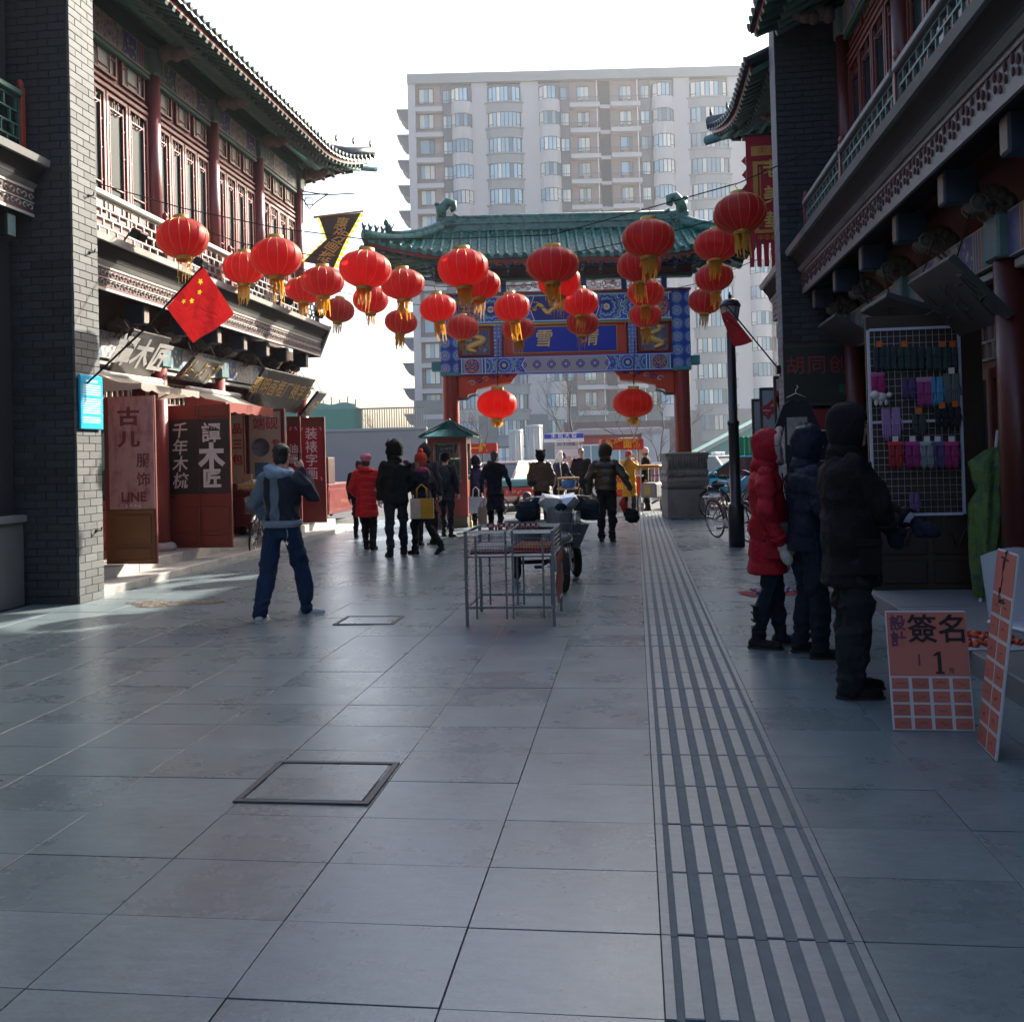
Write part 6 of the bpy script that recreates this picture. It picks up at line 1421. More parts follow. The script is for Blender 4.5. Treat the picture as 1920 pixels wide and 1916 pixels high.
b = MB(); b.prism([(-.3, .55), (.2, .55), (.16, .95), (0, .8), (-.05, .95), (-.2, .85)], -.062, -.059, 'y'); b.build('red_drawing', mat('poster_red', (.5, .06, .06), .5), o, (.1, 0, 0)); text(o, '真情无', .2, M_REDLET, (.1, -.062, zl_ - .45), ext=.001, slant=.3)
for s in (-1, 1): b = MB(); b.box(s * bw_ * .45 - .04, s * bw_ * .45 + .04, -.04, .04, 0, zb + .02); b.build('leg', MATS['box_silver'], o, (.1, .04, 0))
# metal fence along the far pavement
a = at(900, 900, 41); o = empty('street_fence', (a.x, a.y, 0), yaw, 'white metal railing along the far side of the road', 'fence'); L = 11
for k in range(60): b = MB(); b.box(-.015, .015, -.015, .015, .1, 1.1); b.build('bar', M_WHITE, o, (L * k / 59, 0, 0))
for z in (.15, 1.05): b = MB(); b.box(0, L, -.025, .025, z, z + .05); b.build('rail', M_WHITE, o)
# ------------------------------------------------------------------ lanterns on wires
def lantern_body_mat(name, col, tr):
    m, t, p = newmat(name)
    tc = nd(t, 'TexCoord'); n = nd(t, 'TexNoise', i_Scale=7.0, i_Detail=3.0); lk(t, tc.outputs['Object'], n.inputs['Vector'])
    c = mixc(t, n.outputs[0], [x * .85 for x in col], [min(1, x * 1.15) for x in col]); oi = nd(t, 'ObjectInfo')
    hs = nd(t, 'HueSaturation'); lk(t, math_(t, 'MULTIPLY_ADD', oi.outputs['Random'], .3, .85), hs.inputs['Value']); lk(t, c, hs.inputs['Color'])
    lk(t, hs.outputs[0], p.inputs['Base Color']); p.inputs['Roughness'].default_value = .5; p.inputs['Sheen Weight'].default_value = .2
    n2 = nd(t, 'TexNoise', i_Scale=60.0); lk(t, tc.outputs['Object'], n2.inputs['Vector']); b = nd(t, 'Bump', i_Strength=.15, i_Distance=.01); lk(t, n2.outputs[0], b.inputs['Height']); lk(t, b.outputs[0], p.inputs['Normal'])
    tb = nd(t, 'BsdfTranslucent'); lk(t, hs.outputs[0], tb.inputs[0]); mx = nd(t, 'MixShader'); mx.inputs[0].default_value = tr
    lk(t, p.outputs[0], mx.inputs[1]); lk(t, tb.outputs[0], mx.inputs[2]); lk(t, mx.outputs[0], t.nodes['Material Output'].inputs[0])
    return m
M_LAN = lantern_body_mat('lantern_silk', (.66, .022, .028), .6)
M_LANG = lantern_body_mat('lantern_silk_backlit', (.80, .035, .02), .62)  # brighter silk copy, sun shining through is put into the colour
M_LGOLD = mat('lantern_gold', (.55, .34, .07), .4, metal=.5, var=.2, scale=20)
M_TASS = sheet('tassel_yellow', (.62, .33, .03), .45, bump=.5, bscale=80)
def lantern_parts(D, H, bodymat, short=False):
    r, h = D / 2, H / 2; b = MB(); NS = 48; ribs = 16; prof = []
    for i in range(15):
        a = -1 + 2 * i / 14; prof.append((r * max(.30, (1 - abs(a) ** 2.3) ** .5), h * a))
    rp = lambda j: 1 - .007 * (1 - math.cos(2 * pi * j * ribs / NS))
    vs = [(R_ * rp(j) * math.cos(2 * pi * j / NS), R_ * rp(j) * math.sin(2 * pi * j / NS), z) for R_, z in prof for j in range(NS)]
    b.add(vs, [(i * NS + j, i * NS + (j + 1) % NS, (i + 1) * NS + (j + 1) % NS, (i + 1) * NS + j) for i in range(14) for j in range(NS)], 0, True)
    body = b.mesh('silk_body', bodymat, True)
    w = MB()
    for k in range(ribs):
        a = 2 * pi * k / ribs; w.tube([((R_ + .002) * math.cos(a), (R_ + .002) * math.sin(a), z) for R_, z in prof], .0032, 4, caps=False)
    wires = w.mesh('gold_ribs', M_LGOLD, True)
    c = MB(); k = r * .30; c.lathe([(k * .98, -.04 * D), (k * 1.04, -.02 * D), (k * 1.04, .075 * D), (k * .9, .08 * D), (k * .9, 0.0)], 20); cap = c.mesh('gold_cap', M_LGOLD, True)
    q = random.Random(5); t = MB(); L = (.34 if not short else .16) * D
    for i in range(34):
        a = q.uniform(0, 2 * pi); rr_ = k * q.uniform(.5, .98); l = L * q.uniform(.55, 1.15)
        if not short: l *= 1.35 if i % 3 == 0 else .8
        x, y = rr_ * math.cos(a), rr_ * math.sin(a); dx, dy = x * q.uniform(-.5, .25), y * q.uniform(-.5, .25)
        t.add([(x - .009, y, 0), (x + .009, y, 0), (x + dx * .5 + .012, y + dy * .5, -l * .55), (x + dx + .006, y + dy, -l), (x + dx - .008, y + dy, -l), (x + dx * .5 - .012, y + dy * .5, -l * .55)], [(0, 1, 2, 5), (5, 2, 3, 4)])
    tas = t.mesh('tassel', M_TASS, True)
    hk = MB(); hk.tube([(0, 0, 0), (0, 0, .06), (.02, 0, .09), (0, 0, .12)], .005, 5); hk.tube([(-k * .9, 0, -.03), (0, 0, .02), (k * .9, 0, -.03)], .005, 4); hook = hk.mesh('hook', M_DARKM, True)
    return body, wires, cap, tas, hook
LP = lantern_parts(.66, .475, M_LAN); LPB = lantern_parts(.93, .62, M_LANG, True)
rows_ = [
 (.66, [(342, 447, 97), (518, 483, 94), (685, 505, 95), (868, 503, 95), (1036, 497, 96), (1216, 448, 98), (1387, 401, 100)]),
 (.66, [(457, 503, 76), (605, 528, 78), (755, 533, 80), (897, 534, 80), (1048, 527, 82), (1198, 498, 84), (1343, 460, 82)]),
 (.66, [(570, 545, 66), (695, 562, 66), (821, 578, 69), (960, 577, 69), (1088, 567, 68), (1211, 550, 70), (1339, 520, 74)]),
 (.66, [(635, 582, 58), (752, 604, 60), (867, 615, 61), (972, 617, 61), (1092, 606, 62), (1210, 591, 63), (1322, 565, 64)])]
rown = ['nearest', 'second nearest', 'third nearest', 'farthest']; pos = ['leftmost', 'second from the left', 'third from the left', 'middle', 'third from the right', 'second from the right', 'rightmost']
def put_lantern(parts, P, label, tx, ty, rz, H, group):
    body, wires, cap, tas, hook = parts; h = H / 2
    o = empty('red_lantern', P, 0, label, 'lantern', group, rot=(tx, ty, rz)); e_ = random.Random(label).uniform(-.05, .05); o.scale = (1 - e_ * .5, 1 - e_ * .5, 1 + e_)
    inst('silk_body', body, o); inst('gold_ribs', wires, o); inst('gold_cap', cap, o, (0, 0, h - .01)); inst('gold_cap', cap, o, (0, 0, -h + .01), (pi, 0, 0)); t = inst('tassel', tas, o, (0, 0, -h - .03), (-tx * .6 + .04, -ty * .6 + .05, 0)); inst('hook', hook, o, (0, 0, h + .04))
    return o
q = random.Random(21)
for ri, (D, L) in enumerate(rows_):
    ZW = D * FPX / (sum(w for _, _, w in L) / 7); tops = []
    for ki, (u, v, w) in enumerate(L):
        P = zc(u, v, D * FPX / w * .5 + ZW * .5)
        put_lantern(LP, P, '%s red lantern in the %s row strung across the street' % (pos[ki], rown[ri]), q.uniform(-.1, .1), q.uniform(.0, .16), q.uniform(0, 3), .475, 'red lanterns strung over the street'); tops.append(P + Vector((0, 0, .475 / 2 + .15)))
    wire = []
    a = tops[0] + (tops[0] - tops[1]) * 2.2; a.x = max(a.x, -6.95); a.z = tops[0].z + .35; e = tops[-1] + (tops[-1] - tops[-2]) * .9; e.z = tops[-1].z + .4
    pts = [a] + tops + [e]; o = empty('lantern_wire', (0, 0, 0), 0, 'thin wire carrying the %s row of lanterns' % rown[ri], 'wire', 'lantern wires'); b = MB(); b.tube(pts, .008, 5, caps=False); b.build('wire', M_DARKM, o)
for u, v, w, l in ((932, 758, 77, 'bright red lantern hanging under the left side of the gate'), (1187, 756, 78, 'bright red lantern hanging under the right side of the gate')):
    P = zc(u, v, 21.75); lo = put_lantern(LPB, P, l, q.uniform(-.06, .06), .05, 0, .62, 'large lanterns under the gate')
    o = empty('lantern_cord', (0, 0, .42), parent=lo); b = MB(); b.cyl((0, 0, 0), (0, 0, 1.0), .012, n=6); b.build('cord', M_MAROON, o); b = MB(); b.ell((0, 0, .18), (.05, .05, .035)); b.build('bead', M_MAROON, o)

# ------------------------------------------------------------------ flags and the black pennant
def star(r): return [(r * (1 if k % 2 == 0 else .4) * math.sin(k * pi / 5), r * (1 if k % 2 == 0 else .4) * math.cos(k * pi / 5)) for k in range(10)]
def flag_mat(stars, n):
    m, t, p = newmat('flag_cloth_%d' % n); at_ = nd(t, 'Attribute', attribute_name='weave'); sp = nd(t, 'SeparateXYZ'); lk(t, at_.outputs['Vector'], sp.inputs[0]); acc = None
    for (u, v, r, a) in stars:
        x, y = math_(t, 'SUBTRACT', sp.outputs[0], u), math_(t, 'SUBTRACT', sp.outputs[1], v); rr_ = math_(t, 'SQRT', math_(t, 'ADD', math_(t, 'MULTIPLY', x, x), math_(t, 'MULTIPLY', y, y)))
        an = math_(t, 'ABSOLUTE', math_(t, 'SUBTRACT', math_(t, 'FRACT', math_(t, 'ADD', math_(t, 'DIVIDE', math_(t, 'ARCTAN2', y, x), 2 * pi / 5), a)), .5))
        ins = math_(t, 'LESS_THAN', rr_, math_(t, 'MULTIPLY_ADD', an, r * 1.24, r * .38)); acc = ins if acc is None else math_(t, 'MAXIMUM', acc, ins)
    tc = nd(t, 'TexCoord'); n2 = nd(t, 'TexNoise', i_Scale=6.0, i_Detail=5.0); lk(t, tc.outputs['Object'], n2.inputs['Vector'])
    c = mixc(t, acc, mixc(t, n2.outputs[0], (.25, .006, .008), (.42, .014, .014)), (.75, .50, .03)); lk(t, c, p.inputs['Base Color']); p.inputs['Roughness'].default_value = .7
    w = nd(t, 'TexNoise', i_Scale=5.0, i_Detail=6.0, i_Distortion=1.5); lk(t, tc.outputs['Object'], w.inputs['Vector']); b = nd(t, 'Bump', i_Strength=.8, i_Distance=.05); lk(t, w.outputs[0], b.inputs['Height']); lk(t, b.outputs[0], p.inputs['Normal'])
    tb = nd(t, 'BsdfTranslucent'); lk(t, c, tb.inputs[0]); lk(t, b.outputs[0], tb.inputs['Normal']); mx = nd(t, 'MixShader'); mx.inputs[0].default_value = .4; lk(t, p.outputs[0], mx.inputs[1]); lk(t, tb.outputs[0], mx.inputs[2]); lk(t, mx.outputs[0], t.nodes['Material Output'].inputs[0])
    return m
def flag(c00, c10, c11, c01, label, pole, stars, sag=.06):
    o = empty('flag', (0, 0, 0), 0, label, 'flag')
    def fn(u, v):
        p = c00.lerp(c10, u).lerp(c01.lerp(c11, u), v); s = math.sin(u * 7 + v * 3) * .018 * v + math.sin(v * 9 + u * 2) * .012 * v + math.sin((u + v) * 14) * .006
        return p + CF * s + Vector((0, 0, -sag * math.sin(u * pi) * v * .3))
    b = MB(); b.grid(fn, 28, 28); fo = b.build('cloth', flag_mat(stars, len(bpy.data.materials)), o, fix=False)
    at_ = fo.data.attributes.new('weave', 'FLOAT_VECTOR', 'POINT'); at_.data.foreach_set('vector', [c for i in range(29) for j in range(29) for c in (i / 28, j / 28, 0)])
    b = MB(); b.tube(pole, .012, 8); b.build('flag_pole', M_DARKM, o); b = MB(); b.cbox(-.03, .03, -.05, .05, -.06, .06, .006); b.build('wall_socket', M_DARKM, o, pole[0])
    return o
P0 = onx(160, 722, -6.09); P1 = zc(381, 499, 10.15)
flag(zc(312, 577, 10.18), zc(381, 500, 10.15), zc(440, 589, 10.05), zc(361, 643, 10.1), 'red flag with yellow stars hanging from a slanting pole on the left pillar', [P0, P0.lerp(P1, .5) + Vector((0, 0, -.04)), P1], [(.80, .15, .055, .2), (.68, .28, .05, .5), (.33, .18, .05, .1), (.47, .30, .055, -.2)])
Q0 = Vector((2.10, 14.2, zc(1466, 697, 14.2).z)); Q1 = zc(1360, 570, 14.6)
flag(zc(1366, 583, 14.6), zc(1352, 588, 14.6), zc(1374, 650, 14.4), zc(1412, 640, 14.3), 'red flag drooping from a slanting pole behind the street lamp', [Q0, Q1], [(.7, .25, .03, .3)])
# pennant
o = empty('pennant', (0, 0, 0), 0, 'black pennant with gold characters and yellow teeth on the far left corner', 'banner')
ZP = 19.0; Pn = lambda u, v: zc(u, v, ZP)
A, Bq, C2, D2 = Pn(598, 407), Pn(676, 398), Pn(625, 502), Pn(570, 492); Mid = Pn(612, 448)
b = MB(); b.add([A, Bq, C2, D2, Mid], [(0, 4, 3, 2, 1)]); bm_pts = b.v
def pn(u, v):
    lft = A.lerp(Mid, v / .45) if v < .45 else Mid.lerp(D2, (v - .45) / .55); rgt = Bq.lerp(C2, v); return lft.lerp(rgt, u) + CF * (.05 * math.sin(v * 5 + u * 2))
b = MB(); b.grid(pn, 10, 22); b.build('cloth', sheet('pennant_black', (.03, .025, .025), .15), o)
b = MB(); b.cyl(Pn(588, 408), Pn(682, 396), .022, n=8); b.build('rod', mat('rod_tan', (.4, .3, .15), .5), o)
M_TOOTH = sheet('yellow_tooth', (.75, .55, .02), .5)
for side, n in ((1, 10), (0, 9)):
    for k in range(n):
        v0, v1 = k / n, (k + 1) / n; a, c = pn(side, v0), pn(side, v1); d = (pn(1, (v0 + v1) / 2) - pn(0, (v0 + v1) / 2)).normalized() * (.11 if side else -.07)
        b = MB(); b.add([a, c, a.lerp(c, .8) + d], [(0, 1, 2)]); b.build('tooth', M_TOOTH, o)
for k, ch in enumerate('惠明画框'):
    p = pn(.55, .2 + .22 * k) - CF * .07; m4 = Matrix.Identity(4)
    for i in range(3): m4[i][0], m4[i][1], m4[i][2], m4[i][3] = CR0[i], CU0[i], -CF[i], p[i]
    t = inst('lettering', text_mesh(ch, .27, M_GOLDP, .003, .003, slant=.3), o); t.matrix_local = m4 @ Matrix.Rotation(-.5 if k else -.1, 4, 'Z')
# iron bracket that holds it
o = empty('iron_bracket', (0, 0, 0), 0, 'thin ornamental iron bracket on the far left corner column', 'bracket'); I = lambda u, v: zc(u, v, 19.6)
for pts in ([I(566, 359), I(612, 366), I(665, 363)], [I(566, 366), I(615, 364)], [I(567, 420), I(567, 362)], [I(567, 372), I(580, 392), I(592, 380), I(613, 366)], [I(572, 372), I(586, 372), I(586, 384), I(572, 384), I(572, 372)]):
    b = MB(); b.tube(pts, .013, 5); b.build('iron_rod', M_DARKM, o)

# ------------------------------------------------------------------ guard kiosk
kb = gnd(838, 990); KX, KY = kb.x, kb.y
o = empty('kiosk', (KX + .02, KY + .45, 0), yaw * .4, 'red guard kiosk with a green metal pyramid roof left of the gate', 'kiosk')
M_KR = mat('kiosk_red', (.22, .03, .025), .45, var=.12, scale=3, dirt=(.12, .03, .03, .4)); a = .42; ze = 1.5 + (858 - 818) / FPX * 20.5 + .02
b = MB(); b.cbox(-a + .02, a - .02, -a + .02, a - .02, 0, .24, .01); b.build('plinth', mat('kiosk_plinth', (.10, .085, .06), .8), o)
for s1, nm in ((-1, 'front'), (1, 'back')):
    y = s1 * (a - .02)
    b = MB(); b.box(-a, a, y - .02, y + .02, .24, .98); b.box(-a, -a + .12, y - .02, y + .02, .98, ze); b.box(a - .12, a, y - .02, y + .02, .98, ze); b.box(-a + .12, a - .12, y - .02, y + .02, ze - .14, ze); b.build('%s_wall' % nm, M_KR, o)
for s1 in (-1, 1):
    x = s1 * (a - .02); b = MB(); b.box(x - .02, x + .02, -a + .041, a - .041, .24, .98); b.box(x - .02, x + .02, -a + .041, -a + .14, .98, ze); b.box(x - .02, x + .02, a - .14, a - .041, .98, ze); b.box(x - .02, x + .02, -a + .14, a - .14, ze - .14, ze); b.build('side_wall', M_KR, o)
def clearglass(name):
    if name in MATS: return MATS[name]
    m, t, p = newmat(name); p.inputs['Base Color'].default_value = (.8, .88, .85, 1); p.inputs['Roughness'].default_value = .03
    tr = nd(t, 'BsdfTransparent'); tr.inputs[0].default_value = (.85, .92, .88, 1); mx = nd(t, 'MixShader'); mx.inputs[0].default_value = .9; lk(t, p.outputs[0], mx.inputs[1]); lk(t, tr.outputs[0], mx.inputs[2]); lk(t, mx.outputs[0], t.nodes['Material Output'].inputs[0]); p.inputs['Base Color'].default_value = (.25, .3, .28, 1)
    return m
M_CLEAR = clearglass('clear_glass'); M_KF = mat('kiosk_frame', (.12, .13, .10), .5)
for rz in (0, pi / 2, pi, -pi / 2):
    w = empty('window', (0, 0, 0), rz, parent=o)
    b = MB(); y = -a + .012; x = a - .13
    for e in ((-x, x, .98, 1.01), (-x, x, ze - .17, ze - .14), (-x, -x + .025, 1.01, ze - .17), (x - .025, x, 1.01, ze - .17), (x - .16, x - .145, 1.01, ze - .17), (-x, x, 1.11, 1.125), (-x + .14, -x + .155, .99, 1.125), (x - .145, x, 1.2, 1.215), (x - .25, x - .235, 1.11, 1.215), (x - .25, x - .145, 1.2, 1.215)): b.box(e[0], e[1], y - .012, y + .012, e[2], e[3])
    b.build('lattice_frame', M_KF, w); b = MB(); b.box(-x, x, y + .014, y + .018, .99, ze - .15); b.build('pane', M_CLEAR, w)
b = MB(); zr_ = ze + .33; E = a + .17
for (p1, p2) in (((-E, -E), (E, -E)), ((E, -E), (E, E)), ((E, E), (-E, E)), ((-E, E), (-E, -E))):
    N = 9
    for k in range(N):
        t0, t1 = k / N, (k + 1) / N; a0 = Vector((*p1, ze)).lerp(Vector((*p2, ze)), t0); a1 = Vector((*p1, ze)).lerp(Vector((*p2, ze)), t1); ap0 = Vector((*p1, 0)).lerp(Vector((*p2, 0)), t0) * .07 + Vector((0, 0, zr_)); ap1 = Vector((*p1, 0)).lerp(Vector((*p2, 0)), t1) * .07 + Vector((0, 0, zr_))
        b.add([a0, a1, a1.lerp(ap1, .55) + Vector((0, 0, -.03)), ap1, ap0, a0.lerp(ap0, .55) + Vector((0, 0, -.03))], [(0, 1, 2, 5), (5, 2, 3, 4)], k % 2)
b.build('roof', [mat('kiosk_roof_green', (.06, .22, .16), .18, var=.3, scale=6, metal=.75), mat('kiosk_roof_green2', (.12, .32, .25), .14, var=.3, scale=6, metal=.75)], o)
b = MB(); b.box(-E, E, -E, E, ze - .03, ze - .002); b.build('soffit', M_GREENW, o); b = MB(); b.lathe([(.06, zr_ - .02), (.04, zr_ + .03), (.02, zr_ + .06), (.001, zr_ + .07)], 8); b.build('finial', M_GREENW, o)
for s in (-1, 1):
    b = MB()
    for s2 in (-1, 1): b.bar((s * E, s2 * E, ze + .01), (s * .05, s2 * .05, zr_ + .01), .03)
    b.build('hip_strip', M_GREENW, o)
b = MB(); b.box(-.2, .2, -a + .03, -a + .035, ze - .36, ze - .2); b.build('notice', mat('kiosk_notice', (.03, .04, .06), .5), o); strokes(o, 5, .06, M_WHITE, (0, -a + .026, ze - .27))
b = MB(); b.box(-.3, .3, -.05, .3, .5, 1.0); b.build('desk', mat('desk_pale', (.5, .48, .44), .6), o)
for k, x in enumerate((a - .1, a + .05)):
    wv = MB(); wv.cyl((x - .02, -a + .1 + .05 * k, .06), (x + .02, -a + .1 + .05 * k, .06), .075, n=14); wv.cyl((x - .024, -a + .1 + .05 * k, .06), (x + .024, -a + .1 + .05 * k, .06), .03, n=10); wv.build('small_wheel', mat('yellow_rubber', (.45, .36, .14), .6), o)

# ------------------------------------------------------------------ bicycles
M_TYRE = mat('tyre', (.015, .015, .016), .8); M_CHROME = mat('chrome', (.55, .56, .58), .22, metal=.9, var=.05)
def wheel(parent, x, r, z=None, t=.016, spokes=16, y=0.0, rimm=None, name='wheel', mud=False):
    w = empty(name, (x, y, r if z is None else z), parent=parent)
    b = MB(); n = 32
    b.tube([(r * .96 * math.cos(2 * pi * k / n), 0, r * .96 * math.sin(2 * pi * k / n)) for k in range(n + 1)], t, 8, caps=False); b.build('tyre', M_TYRE, w)
    b = MB(); b.tube([(r * .90 * math.cos(2 * pi * k / n), 0, r * .90 * math.sin(2 * pi * k / n)) for k in range(n + 1)], t * .6, 6, caps=False); b.build('rim', rimm or M_CHROME, w)
    b = MB()
    for k in range(spokes):
        a = 2 * pi * k / spokes; b.cyl((.02 * math.cos(a + .8), .02 * (-1) ** k, .02 * math.sin(a + .8)), (r * .9 * math.cos(a), 0, r * .9 * math.sin(a)), .0022, n=4)
    b.cyl((0, -.04, 0), (0, .04, 0), .022, n=10); tag(b.build('spokes', M_CHROME, w), kind='stuff')
    return w
def bicycle(loc, rz, lean, label, fm, basket=True, steer=0.0, guard=None):
    """built along local +x, saddle at the back"""
    o = empty('bicycle', loc, 0, label, 'bicycle', rot=(lean, 0, rz)); r = .325
    wheel(o, -.52, r); fw = wheel(o, .53, r); fw.rotation_euler = (0, 0, steer)
    T = lambda nm, pts, rr_, m=fm: MB().tube(pts, rr_, 8).build(nm, m, o)
    T('frame_tube', [(-.20, 0, .78), (-.07, 0, .28)], .016); T('frame_tube', [(-.07, 0, .28), (.10, 0, .42), (.38, 0, .80)], .019); T('frame_tube', [(-.15, 0, .60), (.10, 0, .52), (.36, 0, .86)], .016)
    for s in (-.055, .055): T('rear_stay', [(-.52, s, r), (-.07, s * .6, .28)], .010); T('rear_stay', [(-.52, s, r), (-.17, s * .4, .66)], .009); T('fork_blade', [(.39, s * .6, .74), (.45, s, .60), (.53, s, r)], .011)
    T('head_tube', [(.36, 0, .88), (.41, 0, .72)], .022); T('stem', [(.36, 0, .88), (.335, 0, 1.0)], .013, M_CHROME)
    T('handlebar', [(.14, -.29, 1.02), (.26, -.25, 1.04), (.35, -.10, 1.0), (.35, .10, 1.0), (.26, .25, 1.04), (.14, .29, 1.02)], .012, M_CHROME)
    for s in (-1, 1): T('grip', [(.11, s * .295, 1.015), (.22, s * .27, 1.035)], .018, M_TYRE)
    T('seat_post', [(-.20, 0, .78), (-.225, 0, .90)], .013, M_CHROME)
    b = MB(); b.ell((-.30, 0, .925), (.12, .10, .045)); b.ell((-.17, 0, .93), (.12, .045, .032)); b.build('saddle', M_TYRE, o)
    b = MB(); b.cyl((-.07, -.05, .28), (-.07, .05, .28), .03, n=12); b.cyl((-.07, -.052, .28), (-.07, -.044, .28), .09, n=20); b.build('chainring', M_CHROME, o)
    for s in (-1, 1): T('crank', [(-.07, s * .06, .28), (-.07 + s * .12, s * .07, .20)], .009, M_CHROME); b = MB(); b.cbox(-.05, .05, -.03, .03, -.012, .012, .004); b.build('pedal', M_TYRE, o, (-.07 + s * .12, s * .12, .20))
    for x, a0, a1 in ((-.52, .1, 2.6), (.53, .7, 2.9)):
        b = MB(); pts = [(x + .36 * math.cos(a0 + (a1 - a0) * k / 12), 0, r + .36 * math.sin(a0 + (a1 - a0) * k / 12)) for k in range(13)]; b.tube(pts, .028, 6, flat=.35); b.build('mudguard', guard or fm, o)
    b = MB(); b.tube([(-.18, .07, .72), (-.72, .07, .72), (-.72, -.07, .72), (-.18, -.07, .72)], .007, 5); [b.cyl((-.25 - .11 * k, -.07, .72), (-.25 - .11 * k, .07, .72), .005, n=4) for k in range(5)]; b.tube([(-.68, .07, .72), (-.52, .06, r)], .006, 5); b.tube([(-.68, -.07, .72), (-.52, -.06, r)], .006, 5); b.build('carrier', M_CHROME, o)
    b = MB(); b.tube([(-.10, .06, .25), (-.22, .12, .02)], .009, 6); b.build('kick_stand', M_CHROME, o)
    if basket:
        b = MB(); x0, x1, z0, z1 = .46, .74, .68, .94
        for k in range(7): x = x0 + (x1 - x0) * k / 6; [b.cyl((x, s * .13, z0), (x + .01, s * .17, z1), .003, n=4) for s in (-1, 1)]
        for k in range(7): y = -.15 + .05 * k; [b.cyl((x, y * .87, z0), (x, y, z1), .003, n=4) for x in (x0, x1)]
        for z in (z0, (z0 + z1) / 2, z1): b.tube([(x0, -.15, z), (x1, -.15, z), (x1, .15, z), (x0, .15, z), (x0, -.15, z)], .004, 4)
        for k in range(6): y = -.13 + .052 * k; b.cyl((x0, y, z0), (x1, y, z0), .003, n=4)
        tag(b.build('basket', mat('basket_grey', (.14, .14, .14), .5, metal=.4), o), kind='stuff')
    return o
bl_ = gnd(1368, 1016); bicycle((bl_.x + .08, bl_.y + .35, 0), R(-66), R(6), 'pinkish city bicycle with basket parked behind the street lamp', mat('bike_pink', (.16, .07, .085), .35, coat=.3))
bq = gnd(462, 1040); bicycle((bq.x + .05, bq.y + .42, .0), R(-80), R(-7), 'silver and black bicycle leaning by the left steps behind the walker', mat('bike_black', (.02, .02, .025), .35, coat=.3), guard=M_CHROME)
bv = gnd(1315, 985); bicycle((bv.x + .9, bv.y + 1.9, 0), R(10), R(4), 'dark bicycle half hidden behind the stone pedestal', mat('bike_black', (.02, .02, .025), .35), basket=False)

# ------------------------------------------------------------------ display trolley and motor tricycle
M_STEEL = mat('steel_tube', (.13, .145, .165), .3, metal=.6, var=.12, scale=10)
def trolley(loc, rz, label):
    o = empty('display_table', loc, rz, label, 'display table'); a, b_, h = .39, .40, .84
    for sx in (-1, 0, 1):
        for sy in (-1, 1):
            for dx in ((-.03, .03) if sx == 0 else (0, -sx * .09)):
                b = MB(); top = h if dx == 0 or sx == 0 else h - .06; b.bar((sx * a + dx, sy * b_, .0 if dx == 0 else .06), (sx * a + dx, sy * b_, top), .028 if dx == 0 else .018); b.build('leg', M_STEEL, o)
    for z in (.16,):
        for sy in (-1, 1): b = MB(); b.bar((-a + .02, sy * b_, z), (a - .02, sy * b_, z), .014, .02); b.build('stretcher', M_STEEL, o)
        for sx in (-1, 1): b = MB(); b.bar((sx * a, -b_ + .02, z), (sx * a, b_ - .02, z), .014, .02); b.build('stretcher', M_STEEL, o)
    for z in (h - .22, h - .01):
        for sy in (-1, 1): b = MB(); b.bar((-a - .01, sy * b_ - sy * .018, z), (a + .01, sy * b_ - sy * .018, z), .024, .03); b.build('top_rail', M_CHROME, o)
        for sx in (-1, 0, 1): b = MB(); b.bar((sx * a, -b_ + .03, z), (sx * a, b_ - .03, z), .018, .022); b.build('top_rail', M_STEEL, o)
    for k in range(1, 5):
        z = h - .22 + .042 * k
        for sy in (-1, 1): b = MB(); b.cyl((-a, sy * b_, z), (a, sy * b_, z), .003, n=5); b.build('guard_wire', M_STEEL, o)
        for sx in (-1, 1): b = MB(); b.cyl((sx * a, -b_, z), (sx * a, b_, z), .004, n=5); b.build('guard_wire', M_STEEL, o)
    b = MB(); b.box(-a, a, -b_, b_, h - .235, h - .225); b.build('tray_floor', mat('tray_maroon', (.13, .012, .03), .6, var=.3, scale=5), o)
    for sx in (-1, 1):
        for r_ in range(7):
            y = -.33 + .105 * r_; b = MB(); b.cbox(sx * .19 - .17, sx * .19 + .17, y - .035, y + .035, h - .224, h - .19, .006); b.build('bracelet_stand', mat('velvet_red', (.17, .01, .03), .8), o)
            t = MB()
            for k in range(13): t.lathe([(.016, -.006), (.024, -.006), (.024, .006), (.016, .006), (.016, -.006)], 7, M=Matrix.Translation((sx * .19 - .155 + .026 * k, y, h - .175)) @ Matrix.Rotation(pi / 2, 4, 'Y'))
            t.build('bracelets', mat('bead_%d' % ((r_ * 2 + (sx > 0)) % 4), ((.5, .48, .46), (.25, .015, .02), (.45, .42, .40), (.40, .20, .05))[(r_ * 2 + (sx > 0)) % 4], .35), o); tag(t and o.children[-1], kind='stuff')
    b = MB()
    for k in range(20): b.ell((-.30 + .026 * k, .36, h + .0 - .03 * (k % 2)), (.012, .014, .024), 7, 5)
    tag(b.build('bead_strings', mat('red_beads', (.28, .015, .02), .3, var=.5, scale=30), o), kind='stuff')
    b = MB(); b.grid(lambda u, v: (a + .02 + .01 * math.sin(v * 9), -.36 + .74 * u + .05 * v, h - .24 - .48 * v * (1 - .35 * u)), 8, 8); b.build('red_cloth', mat('trolley_red_cloth', (.22, .012, .015), .8, var=.3), o)
    return o
trolley((-1.13, 8.87, 0), 0, 'folding steel display table with rows of red bead bracelets')
